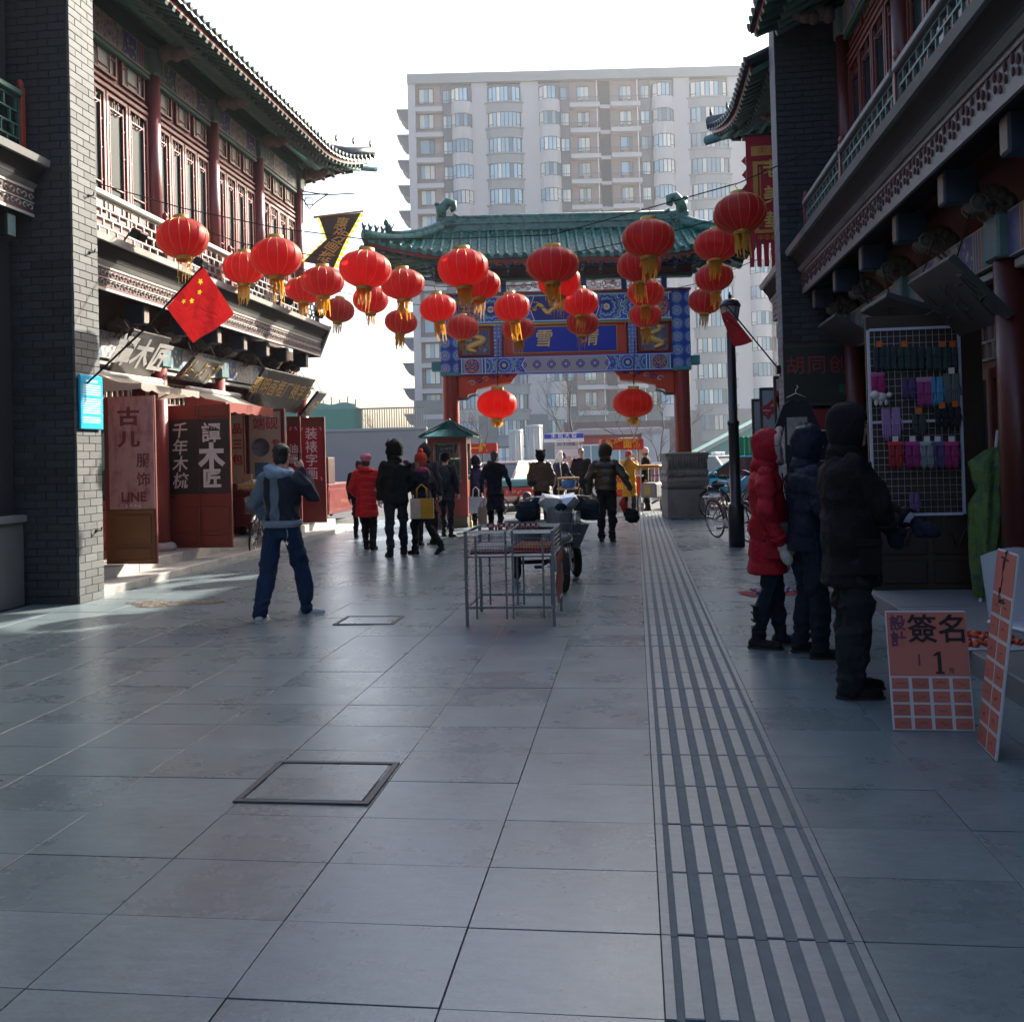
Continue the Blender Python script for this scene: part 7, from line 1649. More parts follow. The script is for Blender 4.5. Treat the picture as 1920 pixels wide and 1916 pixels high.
# motor tricycle seen from the front, pointing at the camera
tq = gnd(1062, 1110); TR = empty('cargo_tricycle', (-.87, 10.77, 0), pi + .24, 'grey electric cargo tricycle with handlebar muffs behind the display table', 'tricycle')
M_TRG = mat('trike_grey', (.15, .16, .155), .35, var=.15, coat=.3, dirt=(.10, .095, .085, .5)); M_TRS = mat('trike_silver', (.52, .55, .57), .28, metal=.4, var=.1, coat=.3)
def twheel(x, y, r, t):
    w = empty('wheel', (x, y, r), pi / 2, parent=TR); n = 28
    b = MB(); b.tube([((r - t) * math.cos(2 * pi * k / n), 0, (r - t) * math.sin(2 * pi * k / n)) for k in range(n + 1)], t, 10, caps=False); b.build('tyre', M_TYRE, w)
    b = MB(); b.lathe([(.04, -.04), (.05, -.03), (r - 2 * t, -.035), (r - 1.7 * t, -.045), (r - 1.7 * t, .045), (r - 2 * t, .035), (.05, .03), (.04, .04)], 24, M=Matrix.Rotation(pi / 2, 4, 'X')); b.build('rim', M_TRG, w)
twheel(0, .28, .235, .04)
for s in (-1, 1): twheel(s * .37, -1.0, .205, .045)
# local +y points to the camera side (root is turned round)
b = MB(); b.lathe([(.07, .55), (.10, .62), (.13, .80), (.12, .92), (.08, 1.0)], 14, sx=1.15, sy=.8); b.build('leg_shield', M_TRG, TR, (0, .12, 0))
b = MB(); b.ell((0, .26, .60), (.11, .22, .07), 14, 8); b.build('front_mudguard', M_TRG, TR)
for s in (-1, 1): b = MB(); b.tube([(s * .07, .10, .72), (s * .075, .2, .5), (s * .075, .28, .235)], .02, 8); b.build('fork_leg', M_CHROME, TR)
b = MB(); b.add([(-.24, .10, .98), (-.16, .20, 1.04), (0, .23, .90), (.16, .20, 1.04), (.24, .10, .98), (.18, .04, 1.08), (0, .06, 1.05), (-.18, .04, 1.08), (0, .16, 1.02), (-.12, .06, .84), (.12, .06, .84), (0, .2, .80)], [(0, 1, 7), (1, 8, 6, 7), (1, 2, 8), (2, 3, 8), (8, 3, 5, 6), (3, 4, 5), (0, 9, 2, 1), (2, 10, 4, 3), (9, 11, 2), (11, 10, 2)]); b.build('headlamp_fairing', M_TRS, TR)
b = MB(); b.ell((0, .205, .93), (.07, .03, .045)); b.build('headlamp', M_GLASS, TR)
b = MB(); b.tube([(-.36, -.02, 1.02), (-.2, .02, 1.04), (.2, .02, 1.04), (.36, -.02, 1.02)], .014, 8); b.build('handlebar', M_CHROME, TR)
for s in (-1, 1):
    b = MB(); b.cbox(s * .34 - .14, s * .34 + .14, -.06, .09, .80, 1.0, .05); b.cbox(s * .36 - .13, s * .36 + .13, -.05, .08, .76, .9, .05); b.ell((s * .24, .02, .98), (.07, .06, .06)); me = melt(b, .013, 4, 'handlebar_muff'); push(me, lambda co: folds(co, .008, 30, 5)); inst('handlebar_muff', setm(me, mat('muff_navy', (.016, .020, .030), .7, var=.25, spec=.2, wrinkle=.4)), TR)
    b = MB(); b.tube([(s * .2, .02, 1.05), (s * .26, .02, 1.16)], .007, 6); b.ell((s * .29, .03, 1.2), (.055, .015, .035)); b.build('mirror', M_TYRE, TR)
b = MB(); b.tube([(0, .1, .6), (0, -.1, .38), (0, -.9, .38)], .03, 8); b.tube([(-.25, -.5, .45), (.25, -.5, .45)], .02, 8); b.cyl((-.37, -1.0, .205), (.37, -1.0, .205), .025, n=8); b.build('chassis', M_TYRE, TR)
b = MB(); b.cbox(-.2, .2, -.62, -.3, .62, .72, .03); b.build('saddle', M_TYRE, TR); b = MB(); b.cbox(-.12, .12, -.6, -.32, .38, .61, .02); b.build('battery_box', mat('battery_pale', (.35, .36, .36), .5), TR)
b = MB(); b.cbox(-.36, .36, -1.5, -.6, .40, .43, .01); b.build('cargo_floor', M_TRG, TR)
for e in (((-.36, -1.5), (-.36, -.6)), ((.36, -.6), (.36, -1.5)), ((-.36, -.6), (.36, -.6)), ((.36, -1.5), (-.36, -1.5))):
    b = MB(); vs = []
    for fx, z in ((1.0, .43), (1.28, .68)):
        for (x, y) in e: vs += [(x * fx, -1.05 + (y + 1.05) * (1 + (fx - 1) * .5), z), (x * fx * .97, -1.05 + (y + 1.05) * (1 + (fx - 1) * .5) * .98, z)]
    b.add(vs, [(0, 2, 6, 4), (1, 5, 7, 3), (4, 6, 7, 5), (0, 4, 5, 1), (2, 3, 7, 6)]); b.build('cargo_side', mat('cargo_grey', (.13, .145, .155), .45, var=.15), TR)
b = MB(); x0, x1, y0, y1, z0, z1 = -.18, .16, .28, .52, .66, .90
for z in (z0, .78, z1): b.tube([(x0, y0, z), (x1, y0, z), (x1, y1, z), (x0, y1, z), (x0, y0, z)], .004, 4)
for k in range(10):
    x = x0 + (x1 - x0) * k / 9; [b.cyl((x, y, z0), (x, y, z1), .0028, n=4) for y in (y0, y1)]
for k in range(7):
    y = y0 + (y1 - y0) * k / 6; [b.cyl((x, y, z0), (x, y, z1), .0028, n=4) for x in (x0, x1)]; b.cyl((x0, y, z0), (x1, y, z0), .0028, n=4)
tag(b.build('wire_basket', M_STEEL, TR, (.0, -.12, -.02)), kind='stuff')
b = MB(); b.tube([(.07, -.05, .33), (.2, -.02, .26)], .012, 6); b.cbox(.18, .28, -.06, .02, .24, .27, .006); b.build('pedal', M_TYRE, TR)

# ------------------------------------------------------------------ vehicles, carts and bollards beyond the gate
M_CGL = mat('car_glass', (.05, .07, .08), .06, var=.2, spec=.9, bump=0, rvar=.02)
def car(loc, rz, body, label, taxi=False, name='parked_car', low=None):
    o = empty(name, loc, rz, label, 'car', 'cars parked along the road')
    # section profiles along x (length), local +x is the nose
    st = [(-2.15, .55, .30, .78), (-2.05, .72, .26, .88), (-1.5, .80, .22, .95), (-.6, .82, .20, .93), (.6, .82, .20, .92), (1.3, .80, .22, .86), (1.9, .74, .26, .72), (2.12, .58, .32, .62)]
    b = MB(); n = 14; vs = []
    for x, hw, z0, z1 in st:
        for k in range(n):
            a = 2 * pi * k / n; cx, cz = math.cos(a), math.sin(a); px = abs(cx) ** .45 * (1 if cx > 0 else -1) * hw; pz = (z0 + z1) / 2 + abs(cz) ** .5 * (1 if cz > 0 else -1) * (z1 - z0) / 2; vs.append((x, px, pz))
    m = len(st); fs = [(i * n + k, i * n + (k + 1) % n, (i + 1) * n + (k + 1) % n, (i + 1) * n + k) for i in range(m - 1) for k in range(n)] + [tuple(range(n))[::-1], tuple((m - 1) * n + k for k in range(n))]
    b.add(vs, fs, 0, True); b.build('body', body, o)
    if low: b = MB(); b.cbox(-2.0, 2.0, -.835, .835, .24, .42, .03); b.build('lower_panel', low, o)
    g = MB(); sec = [(-1.75, .66, .90), (-1.15, .60, 1.36), (.25, .60, 1.38), (1.05, .68, .88)]
    g.add([(x, s * w, z) for x, w, z in sec for s in (-1, 1)], [(0, 1, 3, 2), (4, 5, 7, 6), (0, 2, 4, 6), (1, 7, 5, 3)], 0); g.build('windows', M_CGL, o)
    r_ = MB(); r_.cbox(-1.18, .28, -.61, .61, 1.35, 1.42, .03); r_.build('roof', body, o)
    for pts in ([(-1.75, .67, .9), (-1.15, .61, 1.38)], [(1.06, .69, .88), (.25, .61, 1.39)], [(-.42, .66, .9), (-.42, .615, 1.38)]):
        for s in (1, -1): p = MB(); p.tube([(x, s * y, z) for x, y, z in pts], .035, 6); p.build('pillar', body, o)
    for x in (-1.32, 1.32):
        for s in (-1, 1):
            w = empty('wheel', (x, s * .74, .30), parent=o); t = MB(); t.cyl((0, -.09, 0), (0, .09, 0), .30, n=24); t.build('tyre', M_TYRE, w); t = MB(); t.cyl((0, -.095, 0), (0, .095, 0), .19, n=16); t.build('rim', M_SILVER, w)
    for s in (-1, 1):
        h = MB(); h.ell((2.02, s * .55, .62), (.09, .14, .07), 10, 6); h.build('headlight', M_SILVER, o); h = MB(); h.ell((-2.08, s * .55, .72), (.06, .13, .08), 10, 6); h.build('tail_light', M_RED, o)
        h = MB(); h.ell((.78, s * .92, .95), (.06, .09, .06), 8, 6); h.build('mirror', body, o); h = MB(); h.cbox(-.3, -.12, s * .82 - .012, s * .82 + .012, .76, .79, .004); h.build('door_handle', M_SILVER, o)
    if taxi: h = MB(); h.cbox(-.5, -.3, -.22, .22, 1.42, 1.54, .02); h.build('roof_sign', M_TRS, o)
    return o
M_TEALC = mat('taxi_teal', (.02, .36, .52), .25, var=.05, coat=.5); M_WHC = mat('car_white', (.62, .63, .64), .25, var=.04, coat=.5); M_GRC = mat('car_grey', (.12, .13, .15), .25, coat=.5)
p = at(1358, 900, 26.5); car((p.x + .7, p.y, -.06), R(165), M_TEALC, 'turquoise and white taxi parked right of the stone pedestal', True, low=M_WHC)
p = at(1335, 900, 33); car((p.x, p.y, -.06), R(120), M_WHC, 'white car parked behind the turquoise taxi', True)
p = at(1352, 900, 39); car((p.x + 1.2, p.y + .5, -.06), R(150), M_GRC, 'dark grey car farther back on the right of the gate')
p = at(985, 900, 29); car((p.x - .2, p.y, -.06), R(70), M_WHC, 'white car seen between the walkers under the gate')
p = at(1040, 900, 34); car((p.x, p.y, -.06), R(20), mat('car_pale', (.45, .47, .5), .25, coat=.5), 'pale silver car behind the bear-hat walker')
# grey-green wheeled bin at right
p = at(1402, 900, 27); o = empty('green_bin', (p.x, p.y, -.06), yaw, 'tall bright green sheet hoarding behind the street lamp', 'hoarding'); b = MB(); [b.cbox(-.35 + .14 * k, -.225 + .14 * k, -.04, .04, 0, 1.95, .02) for k in range(6)]; b.build('corrugated_sheet', mat('bright_green', (.02, .30, .14), .5), o); o.name = 'green_hoarding'
# food carts
M_CART = mat('cart_red', (.50, .03, .02), .5, var=.1); M_CARTY = mat('cart_yellow', (.75, .50, .03), .5)
def cart(loc, rz, w, label, words, words2):
    o = empty('food_cart', loc, rz, label, 'food cart')
    b = MB(); b.cbox(-w/2, w/2, -.35, .35, .45, .95, .02); b.build('body', M_CART, o); b = MB(); b.cbox(-w/2 - .05, w/2 + .05, -.42, .42, .95, 1.0, .01); b.build('worktop', M_CHROME, o)
    for sx in (-1, 1):
        for sy in (-1, 1): b = MB(); b.bar((sx * (w/2 - .03), sy * .33, 1.0), (sx * (w/2 - .03), sy * .33, 1.75), .03); b.build('post', M_WHITE, o)
    b = MB(); b.cbox(-w/2 - .06, w/2 + .06, -.45, .45, 1.66, 1.95, .02); b.build('canopy_sign', M_CART, o); text(o, words, .24, M_CARTY, (0, -.455, 1.80), bold=.008, ext=.002, space=1.05); text(o, words2, .2, M_CARTY, (0, -.355, .7), bold=.006, ext=.002)
    b = MB(); b.cbox(-w/2 + .03, w/2 - .03, -.34, .34, .05, .44, .01); b.build('under_shelf', mat('cart_pale', (.4, .4, .4), .5), o)
    for sx in (-1, 1): wheel(o, sx * w * .32, .18, y=-.3, spokes=8)
    return o
p = at(1166, 905, 25.5); cart((p.x, p.y, -.06), yaw, .98, 'red food cart with yellow characters beside the yellow coat', '色烤面筋', '面筋')
p = at(900, 905, 27); cart((p.x, p.y, -.06), yaw, .9, 'red food cart with yellow characters behind the kiosk', '一绝', '绝')
p = at(963, 925, 26); o = empty('fruit_cart', (p.x, p.y, -.06), yaw, 'low red handcart with a pale load behind the dark coat', 'handcart'); b = MB(); b.cbox(-.6, .6, -.35, .35, .5, .72, .02); b.build('body', M_CART, o); strokes(o, 3, .15, M_WHITE, (0, -.355, .6)); b = MB(); b.cbox(-.55, .55, -.3, .3, .72, .95, .05); b.build('load', mat('teal_box', (.12, .35, .36), .6), o)
for sx in (-1, 1): wheel(o, sx * .38, .24, y=-.38, spokes=10)
# parked delivery tricycle near pedestal
p = at(1232, 930, 24); o = empty('pedicab', (p.x, p.y, -.03), R(75), 'pedal tricycle with a fringed orange canopy beside the stone pedestal', 'tricycle')
for s in (-.3, .3): wheel(o, -.5, .28, y=s, spokes=12)
wheel(o, .6, .28, spokes=12); b = MB(); b.tube([(-.5, 0, .3), (.2, 0, .35), (.5, 0, .8)], .025, 8); b.tube([(.5, 0, .8), (.6, 0, .28)], .02, 8); b.tube([(.45, -.25, .95), (.5, 0, .95), (.45, .25, .95)], .014, 6); b.build('frame', M_TYRE, o); b = MB(); b.cbox(-.85, -.1, -.2, .2, .45, .8, .03); b.build('seat_box', mat('pedicab_grey', (.3, .3, .3), .5), o); b = MB(); b.box(-.86, -.853, -.05, .1, .5, .75); b.build('notice', mat('notice_yellow', (.5, .42, .1), .6), o)
b = MB(); b.cbox(-.9, .0, -.28, .28, 1.18, 1.24, .02); b.build('canopy', mat('canopy_orange', (.5, .22, .04), .6), o)
for sx in (-.85, -.06):
    for sy in (-.19, .19): b = MB(); b.cyl((sx, sy, .8), (sx, sy, 1.2), .012, n=6); b.build('post', M_CHROME, o)
b = MB(); [b.ell((-.9, -.27 + .036 * k, 1.15), (.012, .012, .03), 6, 4) for k in range(16)]; tag(b.build('fringe', M_CARTY, o), kind='stuff')
# sweet seller's bench with a candyfloss
p = at(1066, 900, 23); o = empty('seller_bench', (p.x, p.y, -.03), yaw, 'wooden bench with a blue tub behind the tricycle handlebar', 'bench'); M_PW = mat('pale_wood', (.38, .24, .12), .6)
b = MB(); b.cbox(-.28, .28, -.15, .15, .70, .74, .01); b.build('seat', M_PW, o); b = MB(); b.cbox(-.26, .26, -.13, .13, .96, 1.0, .01); b.build('top_board', M_PW, o)
for s in (-1, 1):
    b = MB(); b.bar((s * .26, 0, 0), (s * .24, 0, .98), .035); b.build('leg', M_PW, o); b = MB(); b.bar((s * .24, 0, .74), (-s * .1, 0, .97), .025); b.build('brace', M_PW, o)
b = MB(); b.lathe([(.001, .74), (.15, .74), (.19, .93), (.18, .93), (.14, .76), (.001, .76)], 18); b.build('tub', mat('tub_blue', (.02, .12, .35), .4), o)
p = at(1049, 858, 22.8); o = empty('candyfloss', (p.x, p.y, p.z), 0, 'white candyfloss on a stick in front of the poster box', 'candyfloss'); b = MB(); b.ell((0, 0, 0), (.09, .09, .11)); b.ell((.03, 0, .09), (.05, .05, .08)); b.ell((-.05, 0, -.04), (.06, .06, .06)); me = b.mesh('sugar', sheet('sugar_white', (.8, .8, .78), .4), True); inst('sugar', me, o); b = MB(); b.cyl((0, 0, -.1), (.06, 0, -.7), .01, n=6); b.build('stick', M_PW, o)
# bollard
p = gnd(988, 981); o = empty('bollard', (p.x, p.y + .1, 0), 0, 'dark stone bollard under the gate left of the tricycle', 'bollard'); b = MB(); b.lathe([(.16, 0), (.165, .08), (.14, .12), (.12, .3), (.10, .5), (.09, .55), (.11, .58), (.10, .66), (.05, .70), (.001, .71)], 16); b.build('post', mat('bollard_dark', (.05, .05, .052), .6), o)
# ------------------------------------------------------------------ people
SKIN = mat('skin', (.50, .31, .22), .55, var=.1, scale=8, bump=.1)
M_HAIRB = mat('black_hair', (.012, .010, .009), .45, var=.4, scale=30, bump=.7, bscale=120, stretch=(1, 1, .2))
def hand(b, w, d, nrm, curl=.6, mitten=False, s=1.0):
    """palm, four unequal fingers and a thumb that leaves the side of the palm"""
    d = d.normalized(); nrm = (nrm - d * nrm.dot(d)).normalized(); sd = d.cross(nrm)
    pc = w + d * .045 * s
    q = Matrix.Identity(4)
    for i in range(3): q[i][0], q[i][1], q[i][2], q[i][3] = sd[i], d[i], nrm[i], pc[i]
    b.ell((0, 0, 0), (.042 * s, .055 * s, .02 * s), 12, 8, M=q)
    if mitten:
        b.ell((0, .07 * s, .0), (.048 * s, .075 * s, .03 * s), 12, 8, M=q); b.tube([Vector((.035 * s, 0, 0)), Vector((.06 * s, .04 * s, .01)), Vector((.055 * s, .07 * s, .012))], [.02 * s, .02 * s, .014 * s], 8, M=q); return
    for k, (x, L) in enumerate(((.030, .068), (.010, .078), (-.011, .072), (-.031, .056))):
        p = Vector((x * s, .042 * s, 0)); a = 0; pts = [p.copy()]
        for seg, f in enumerate((.45, .32, .23)):
            a += curl * (.7 if seg == 0 else .9); p = p + Vector((0, math.cos(a), math.sin(a))) * L * f * s; pts.append(p.copy())
        b.tube(pts, [.0095 * s, .009 * s, .0085 * s, .007 * s], 7, M=q)
    b.tube([Vector((.034 * s, -.02 * s, .004)), Vector((.055 * s, .012 * s, .014)), Vector((.052 * s, .04 * s, .026))], [.012 * s, .0105 * s, .008 * s], 7, M=q)
def face(parent, hc, fwd, s=1.0):
    """eyes, brows and mouth on the front of the head"""
    rz = math.atan2(-fwd.x, fwd.y)
    e = empty('face', hc, rz, parent=parent)
    for sx in (-1, 1):
        b = MB(); b.ell((sx * .03, .083, .012), (.012, .006, .005), 8, 6); b.build('eye', mat('eye_dark', (.02, .015, .012), .2), e)
        b = MB(); b.tube([(sx * .014, .089, .028), (sx * .03, .09, .033), (sx * .048, .078, .028)], [.003, .0035, .002], 5); b.build('eyebrow', M_HAIRB, e)
    b = MB(); b.ell((0, .083, -.055), (.022, .008, .006), 8, 6); b.build('mouth', mat('lips', (.35, .12, .10), .5), e)
    return e
PN = 0
def person(loc, rz, H, label, coat, trousers, shoes, P=None, hem=.85, hood=None, hat=None, hair=True, flare=0.0, thick=1.0, quilt=0, headyaw=0.0, mitt=None, hands=True, vox=.0125, facial=False, group='people walking in the street', leg=.072, collar=None, hoodrim=None, amp=.013, lean=0.0, scarf=None, headpitch=0.0, cuffs=None, hem_band=None):
    global PN
    PN += 1; k = H / 1.72; P = P or {}
    J = dict(hL=(-.095, 0, .90), hR=(.095, 0, .90), kL=(-.10, .02, .50), kR=(.10, .02, .50), aL=(-.10, -.02, .09), aR=(.10, -.02, .09), tL=(-.12, .12, .03), tR=(.12, .12, .03),
             sL=(-.175, 0, 1.385), sR=(.175, 0, 1.385), eL=(-.245, -.03, 1.12), eR=(.245, -.03, 1.12), wL=(-.25, .05, .88), wR=(.25, .05, .88))
    J.update({a: c for a, c in P.items() if a in J}); J = {a: Vector(c) * k for a, c in J.items()}
    up = lambda x, y, z: Vector((x, y + math.tan(lean) * max(0, z - .95), z)) * k
    for a in ('sL', 'sR'): J[a] = J[a] + Vector((0, math.tan(lean) * .43 * k, 0))
    hc = up(0, .03, 1.60); hy = headyaw; fw = Vector((-math.sin(hy), math.cos(hy), 0))
    # the body: one continuous surface
    b = MB()
    loft(b, [(*up(0, 0, .86), .12 * k, .09 * k), (*up(0, 0, 1.0), .14 * k, .095 * k), (*up(0, 0, 1.15), .125 * k, .085 * k), (*up(0, 0, 1.32), .15 * k, .095 * k), (*up(0, -.01, 1.41), .12 * k, .08 * k), (*up(0, -.01, 1.46), .06 * k, .058 * k)])
    cap_prim(b, up(0, -.01, 1.40), up(0, .0, 1.53), .058 * k, .052 * k)
    M4 = Matrix.Translation(hc) @ Matrix.Rotation(hy, 4, 'Z') @ Matrix.Rotation(headpitch, 4, 'X')
    for c, r in (((0, 0, .03), (.074, .094, .088)), ((0, .022, -.045), (.056, .066, .066)), ((0, .06, -.085), (.03, .03, .025)), ((0, .096, -.012), (.013, .018, .02)), ((0, .09, .012), (.008, .012, .02)), ((-.078, -.005, -.005), (.01, .02, .03)), ((.078, -.005, -.005), (.01, .02, .03))): b.ell(Vector(c) * k, tuple(x * k for x in r), 14, 9, M=M4)
    for s in 'LR':
        cap_prim(b, J['s' + s] * .9 + up(0, 0, 1.38) * .1, J['e' + s], .045 * k, .037 * k); cap_prim(b, J['e' + s], J['w' + s], .036 * k, .026 * k)
        cap_prim(b, J['h' + s], J['k' + s], .062 * k, .042 * k); cap_prim(b, J['k' + s], J['a' + s], .040 * k, .028 * k); cap_prim(b, J['a' + s] - Vector((0, 0, .03 * k)), J['t' + s], .024 * k, .018 * k)
    me = melt(b, vox if vox < .014 else .014, 3, 'person')
    h = MB()
    mt = (mitt or ()) if not isinstance(mitt, dict) else mitt
    gloves_ = MB(); bare = MB()
    for s in 'LR':
        d = (J['w' + s] - J['e' + s]); n = Vector((1 if s == 'L' else -1, .3, 0)); hd = P.get('hd' + s)
        if hd: d = Vector(hd)
        hand(gloves_ if mitt and s in mitt else bare, J['w' + s], d, n, P.get('curl', .55), bool(mitt and s in mitt), 1.0 * k)
    if hands and bare.v:
        bm = bmesh.new(); bm.from_mesh(me); t = bare.mesh('t', SKIN, True); bm.from_mesh(t); bm.to_mesh(me); bm.free(); bpy.data.meshes.remove(t)
    setm(me, SKIN)
    o = inst('person', me, None, loc, (0, 0, rz)); tag(o, label, 'person', group)
    if mitt and gloves_.v: gloves_.build('mittens', mitt['m'], o)
    if facial: face(o, hc, fw)
    # trousers
    b = MB(); loft(b, [(0, 0, .80 * k, .13 * k, .11 * k), (0, 0, .92 * k, .155 * k, .118 * k), (0, 0, 1.02 * k, .145 * k, .11 * k)])
    for s in 'LR':
        an = J['a' + s].lerp(J['k' + s], .0)
        cap_prim(b, J['h' + s] + Vector((0, 0, -.02)), J['k' + s], .098 * k, (leg + .012) * k); cap_prim(b, J['k' + s], an, (leg + .008) * k, leg * k * .95)
    me = melt(b, vox, 4, 'trousers'); sd = PN * 7
    push(me, lambda co: folds(co, .013, 20, sd) + folds(co * np.array([.6, .6, 2.2]), .010, 30, sd + 1) * np.clip(1 - np.abs(co[:, 2] - .14 * k) / .16, 0, 1) + folds(co, .008, 34, sd + 2) * np.clip(1 - np.abs(co[:, 2] - .5 * k) / .12, 0, 1)); inst('trousers', setm(me, trousers), o)
    # shoes
    for s in 'LR':
        a, t = J['a' + s], J['t' + s]; d = (t - a); d.z = 0; d = d.normalized() if d.length > .01 else Vector((0, 1, 0)); dz = (J['t' + s].z - .03 * k)
        b = MB(); heel = a - d * .035 * k; heel.z = a.z - .045 * k; toe = t + d * .02 * k
        b.ell(heel, (.042 * k, .042 * k, .042 * k)); cap_prim(b, heel, a.lerp(t, .75) - Vector((0, 0, .012 * k)), .044 * k, .046 * k); cap_prim(b, a.lerp(t, .6) - Vector((0, 0, .02 * k)), toe, .045 * k, .036 * k); cap_prim(b, a + Vector((0, 0, (.02 if shoes is SNK else .06) * k)), a - Vector((0, 0, .03 * k)), .05 * k, .045 * k)
        me = melt(b, .011, 2, 'shoe'); inst('shoe', setm(me, shoes[0]), o)
        b = MB(); sdv = d.cross(Vector((0, 0, 1))); z0 = min(heel.z, t.z) - .046 * k
        pts = []
        for q in range(16):
            ang = 2 * pi * q / 16; L = .145 * k; w_ = .05 * k; c_ = (heel + toe) / 2; pts.append(Vector((c_.x, c_.y, 0)) + d * (L * math.cos(ang)) + sdv * (w_ * (1 + .1 * math.cos(ang)) * abs(math.sin(ang)) ** .7 * (1 if math.sin(ang) > 0 else -1)))
        tilt = (heel.z - .042 * k, toe.z - .036 * k)
        zf = lambda p: tilt[0] + (tilt[1] - tilt[0]) * min(1, max(0, ((p - Vector((heel.x, heel.y, 0))).dot(d)) / max(.01, (toe - heel).length)))
        vs = [Vector((p.x, p.y, zf(p))) for p in pts] + [Vector((p.x, p.y, zf(p) + .022 * k)) for p in pts]; b.add(vs, [tuple(range(16))[::-1], tuple(range(16, 32))] + [(q, (q + 1) % 16, (q + 1) % 16 + 16, q + 16) for q in range(16)]); b.build('sole', shoes[1], o)
    # coat
    b = MB(); T = thick; sec = []
    zs = [hem, hem + .06, (hem + 1.0) / 2, 1.0, 1.12, 1.25, 1.36, 1.42, 1.47]; tab = [(0, 0), (0.5, 0)]
    for z in zs:
        if z <= 1.0: f = (1.0 - z); rx, ry = .178 + flare * f * .30, .138 + flare * f * .28
        elif z <= 1.13: rx, ry = .170, .132
        elif z <= 1.26: rx, ry = .186, .140
        elif z <= 1.37: rx, ry = .185, .128
        elif z <= 1.43: rx, ry = .13, .105
        else: rx, ry = .085, .082
        c = up(0, 0 if z < 1.3 else -.01, z); sec.append((c.x, c.y, c.z, rx * k * T, ry * k * T))
    loft(b, sec)
    for s in 'LR':
        cap_prim(b, J['s' + s], J['e' + s], .078 * k * T, .070 * k * T); cap_prim(b, J['e' + s], J['w' + s].lerp(J['e' + s], .04), .068 * k * T, .052 * k * T)
    me = melt(b, vox, 5, 'coat')
    def cf(co):
        f = folds(co, amp, 17, PN)
        if quilt: f = f * .7 + .013 * T * (np.abs(np.sin(np.pi * (co[:, 2] + .15 * np.abs(co[:, 0])) / quilt)) ** .6 - .6)
        return f
    push(me, cf); inst('coat', setm(me, coat), o)
    if 'shoppers' in group:
        for yy, zz_, ln, nm in ((.05, .93, .15, 'pocket_flap'), (.02, hem + .03, .0, '')):
            if not nm: continue
            b = MB(); b.cbox(-.012, .012, -ln / 2, ln / 2, -.022, .022, .006); b.build(nm, coat, o, (.192 * k * T, yy, zz_ * k), (0, 0, .05)); b = MB(); b.cbox(-.01, .012, -ln / 2 + .01, ln / 2 - .01, -.19, -.025, .006); b.build('pocket', coat, o, (.188 * k * T, yy, zz_ * k), (0, -.04, .05))
        b = MB(); b.tube([up(.055, .15 * T, hem + .02), up(.04, .152 * T, 1.0), up(.03, .148 * T, 1.2), up(.02, .12 * T, 1.4)], .006, 6); b.build('zip', M_DARKM, o)
        for s in 'LR': b = MB(); d = (J['w' + s] - J['e' + s]).normalized(); q_ = J['w' + s] - d * .035 * k; b.tube([q_ - d * .02, q_ + d * .012], [.064 * k * T, .060 * k * T], 14); b.build('sleeve_band', coat, o)
    if hem_band: b = MB(); zb_ = hem; loft(b, [(*up(0, 0, zb_ - .03), .176 * k * T, .138 * k * T), (*up(0, 0, zb_ + .0), .192 * k * T, .152 * k * T), (*up(0, 0, zb_ + .035), .188 * k * T, .148 * k * T)], 40); b.build('hem_band', hem_band, o)
    if cuffs:
        for s in 'LR': b = MB(); d = (J['w' + s] - J['e' + s]).normalized(); b.tube([J['w' + s] - d * .05 * k, J['w' + s] + d * .01 * k], [.056 * k, .047 * k], 14); b.build('cuff', cuffs, o)
    if collar:
        b = MB(); c = up(0, -.045, 1.46); b.tube([c + Vector((.115 * math.cos(a), .10 * math.sin(a) + .02, .03 * math.sin(a * 1.0 - pi / 2 + 0) + .0)) * k for a in [2 * pi * q / 16 for q in range(17)]], .05 * k, 8, caps=False); cap_prim(b, c + Vector((-.05, -.07, -.02)) * k, c + Vector((.05, -.07, -.02)) * k, .06 * k, .06 * k); me = melt(b, vox, 3, 'hood_down'); push(me, lambda co: folds(co, .006, 30, PN)); inst('hood_down', setm(me, collar), o)
    if scarf:
        b = MB(); c = up(0, .0, 1.46); b.tube([c + Vector((.09 * math.cos(a), .09 * math.sin(a) + .01, .012 * math.sin(3 * a))) * k for a in [2 * pi * q / 18 for q in range(19)]], .045 * k, 8, caps=False); b.tube([c + Vector((.03, .10, -.02)) * k, c + Vector((.05, .16, -.18)) * k, c + Vector((.05, .16, -.36)) * k], [.04, .04, .045], 8, flat=.5); b.build('scarf', scarf, o)
